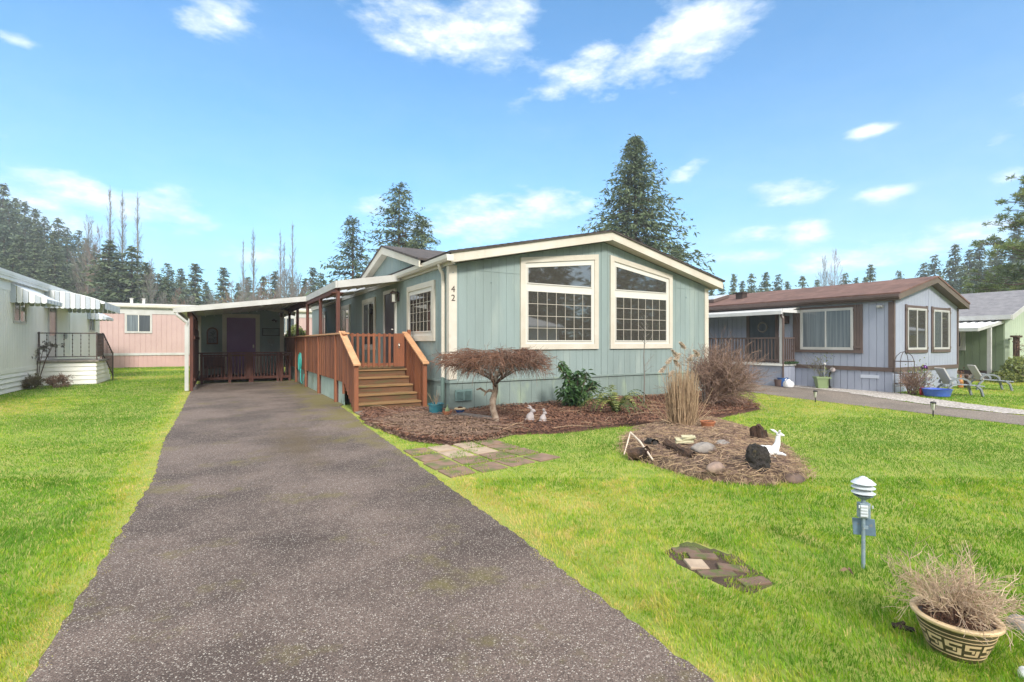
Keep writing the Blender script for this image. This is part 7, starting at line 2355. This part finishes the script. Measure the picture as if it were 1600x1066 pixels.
# clouds of this afternoon's sky: centre (azimuth, elevation), half sizes, tilt, density
CL = []
for (u, v, w_, h_, tilt_, dn) in ((700, 40, 150, 42, -8, 1.0), (790, 22, 60, 22, 0, .8), (650, 68, 80, 20, 0, .8), (1020, 85, 120, 28, 22, 1.0), (900, 115, 85, 24, 18, .95), (1090, 48, 85, 50, 15, 1.15), (335, 22, 65, 26, 20, .9), (28, 60, 45, 12, 0, .8),
                            (120, 298, 90, 28, 0, .9), (250, 325, 90, 30, 8, .95), (300, 348, 60, 20, 0, .95), (60, 330, 90, 40, 0, .8), (760, 342, 110, 34, 6, 1.05), (840, 318, 80, 26, 0, 1.0), (905, 322, 30, 16, 0, .8),
                            (1230, 302, 85, 20, 0, .9), (1380, 302, 52, 18, 0, .75), (1358, 204, 40, 9, 5, .85), (1572, 215, 45, 12, 0, .7), (1072, 268, 34, 14, 20, .75), (1490, 298, 45, 12, 0, .55), (1510, 368, 110, 30, 10, .9), (1575, 272, 45, 16, 0, .75),
                            (1330, 405, 170, 22, 0, .8), (1190, 365, 60, 16, 0, .7), (1180, 400, 70, 14, 0, .7), (590, 325, 40, 24, 0, .7), (430, 395, 120, 30, 0, .6), (1255, 362, 45, 26, 10, .8), (-150, 200, 160, 50, 0, .8), (1900, 250, 200, 60, 0, .8), (1700, 120, 120, 40, 10, .7)):
    a, e = skydir(u, v)
    a2, e2 = skydir(u + 10, v)
    cr_ = math.cos(math.atan((u - 800) / 780))
    CL.append((a, e, w_ * 1.12 / 780 * cr_ ** 2, h_ * 1.2 / 780 * cr_, R(tilt_), dn))
tot = None
for a, e, w_, h_, ti, dn in CL:
    dx = mth('SUBTRACT', az, a); dy = mth('SUBTRACT', el, e)
    c_, s_ = math.cos(ti), math.sin(ti)
    rx = mth('DIVIDE', mth('ADD', mth('MULTIPLY', dx, c_), mth('MULTIPLY', dy, s_)), w_)
    ry = mth('DIVIDE', mth('SUBTRACT', mth('MULTIPLY', dy, c_), mth('MULTIPLY', dx, s_)), h_)
    q = mth('ADD', mth('MULTIPLY', rx, rx), mth('MULTIPLY', ry, ry))
    q = mth('MULTIPLY', mth('EXPONENT', mth('MULTIPLY', q, -1.0)), dn)
    tot = q if tot is None else mth('MAXIMUM', tot, q)
nn = mth('ADD', mth('MULTIPLY', mth('SUBTRACT', nz.outputs[0], .5), 2.0), mth('MULTIPLY', mth('SUBTRACT', nz2.outputs[0], .5), .9))
dens = mth('MULTIPLY', mth('SUBTRACT', mth('ADD', tot, mth('MULTIPLY', nn, .95)), .42), 1.5)
msk = mth('MULTIPLY', mth('SMOOTH_MIN', dens, 1.0, .2), mth('MULTIPLY', tot, 1.8, clamp=True), clamp=True)
# thin milky veil towards the horizon, patchy
veil = mth('MULTIPLY', mth('EXPONENT', mth('MULTIPLY', el, -4.4)), mth('ADD', .62, mth('MULTIPLY', nn, .26)), clamp=True)
SKYG = _n(nt, 'ShaderNodeMix', data_type='RGBA', blend_type='MULTIPLY'); SKYG.inputs[0].default_value = 1
L(sky.outputs[0], SKYG.inputs[6]); SKYG.inputs[7].default_value = (.24, .84, 1.14, 1)
V_ = _n(nt, 'ShaderNodeMix', data_type='RGBA'); L(veil, V_.inputs[0]); L(SKYG.outputs[2], V_.inputs[6]); V_.inputs[7].default_value = (5.2, 5.75, 6.1, 1)
W_ = _n(nt, 'ShaderNodeMix', data_type='RGBA'); L(mth('MULTIPLY', msk, .85), W_.inputs[0]); L(V_.outputs[2], W_.inputs[6])
shade = _n(nt, 'ShaderNodeMix', data_type='RGBA'); 
mp2 = _n(nt, 'ShaderNodeMapping', i={'Location': (0, 0, .05), 'Scale': (1, 1, 2.6)}); L(tc, mp2.inputs[0])
nz3 = _n(nt, 'ShaderNodeTexNoise', i={'Scale': 5.5, 'Detail': 6, 'Roughness': .6}); L(mp2.outputs[0], nz3.inputs['Vector'])
L(mth('ADD', mth('MULTIPLY', mth('SUBTRACT', nz.outputs[0], nz3.outputs[0]), 4.0), mth('MULTIPLY', mth('SUBTRACT', nz2.outputs[0], .34), 2.6), clamp=True), shade.inputs[0])
shade.inputs[6].default_value = (3.9, 4.6, 5.2, 1); shade.inputs[7].default_value = (6.3, 6.45, 6.5, 1)
L(shade.outputs[2], W_.inputs[7])
# unseen bright cloud deck added for soft fill, overhead and behind the photographer
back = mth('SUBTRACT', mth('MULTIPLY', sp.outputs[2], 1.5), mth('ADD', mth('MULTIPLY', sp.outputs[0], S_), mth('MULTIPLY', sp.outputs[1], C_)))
fill_deck = mth('MULTIPLY', mth('ADD', mth('SUBTRACT', back, .42), mth('MULTIPLY', nn, .18)), 2.2, clamp=True)
D_ = _n(nt, 'ShaderNodeMix', data_type='RGBA'); L(fill_deck, D_.inputs[0]); L(W_.outputs[2], D_.inputs[6]); D_.inputs[7].default_value = (7.6, 7.8, 7.9, 1)
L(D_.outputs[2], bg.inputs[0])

sl = bpy.data.lights.new('sun', 'SUN'); sl.energy = 2.5; sl.angle = R(10); sl.color = (1, .945, .87)
so_ = bpy.data.objects.new('sun', sl); COL.objects.link(so_)
dv = Vector((math.sin(SUN_AZ) * math.cos(SUN_EL), math.cos(SUN_AZ) * math.cos(SUN_EL), math.sin(SUN_EL)))
so_.rotation_euler = dv.to_track_quat('Z', 'Y').to_euler()
so_.location = (-10, -10, 20)
vs = SC.view_settings
vs.view_transform = 'Standard'; vs.look = 'None'; vs.gamma = 1; vs.exposure = 0.88
SC.render.engine = 'CYCLES'
SC.cycles.max_bounces = 5; SC.cycles.diffuse_bounces = 3; SC.cycles.volume_bounces = 0; SC.cycles.glossy_bounces = 3; SC.cycles.transparent_max_bounces = 8
print('OBJECTS', len(bpy.data.objects), 'top', sum(1 for o in bpy.data.objects if o.parent is None))
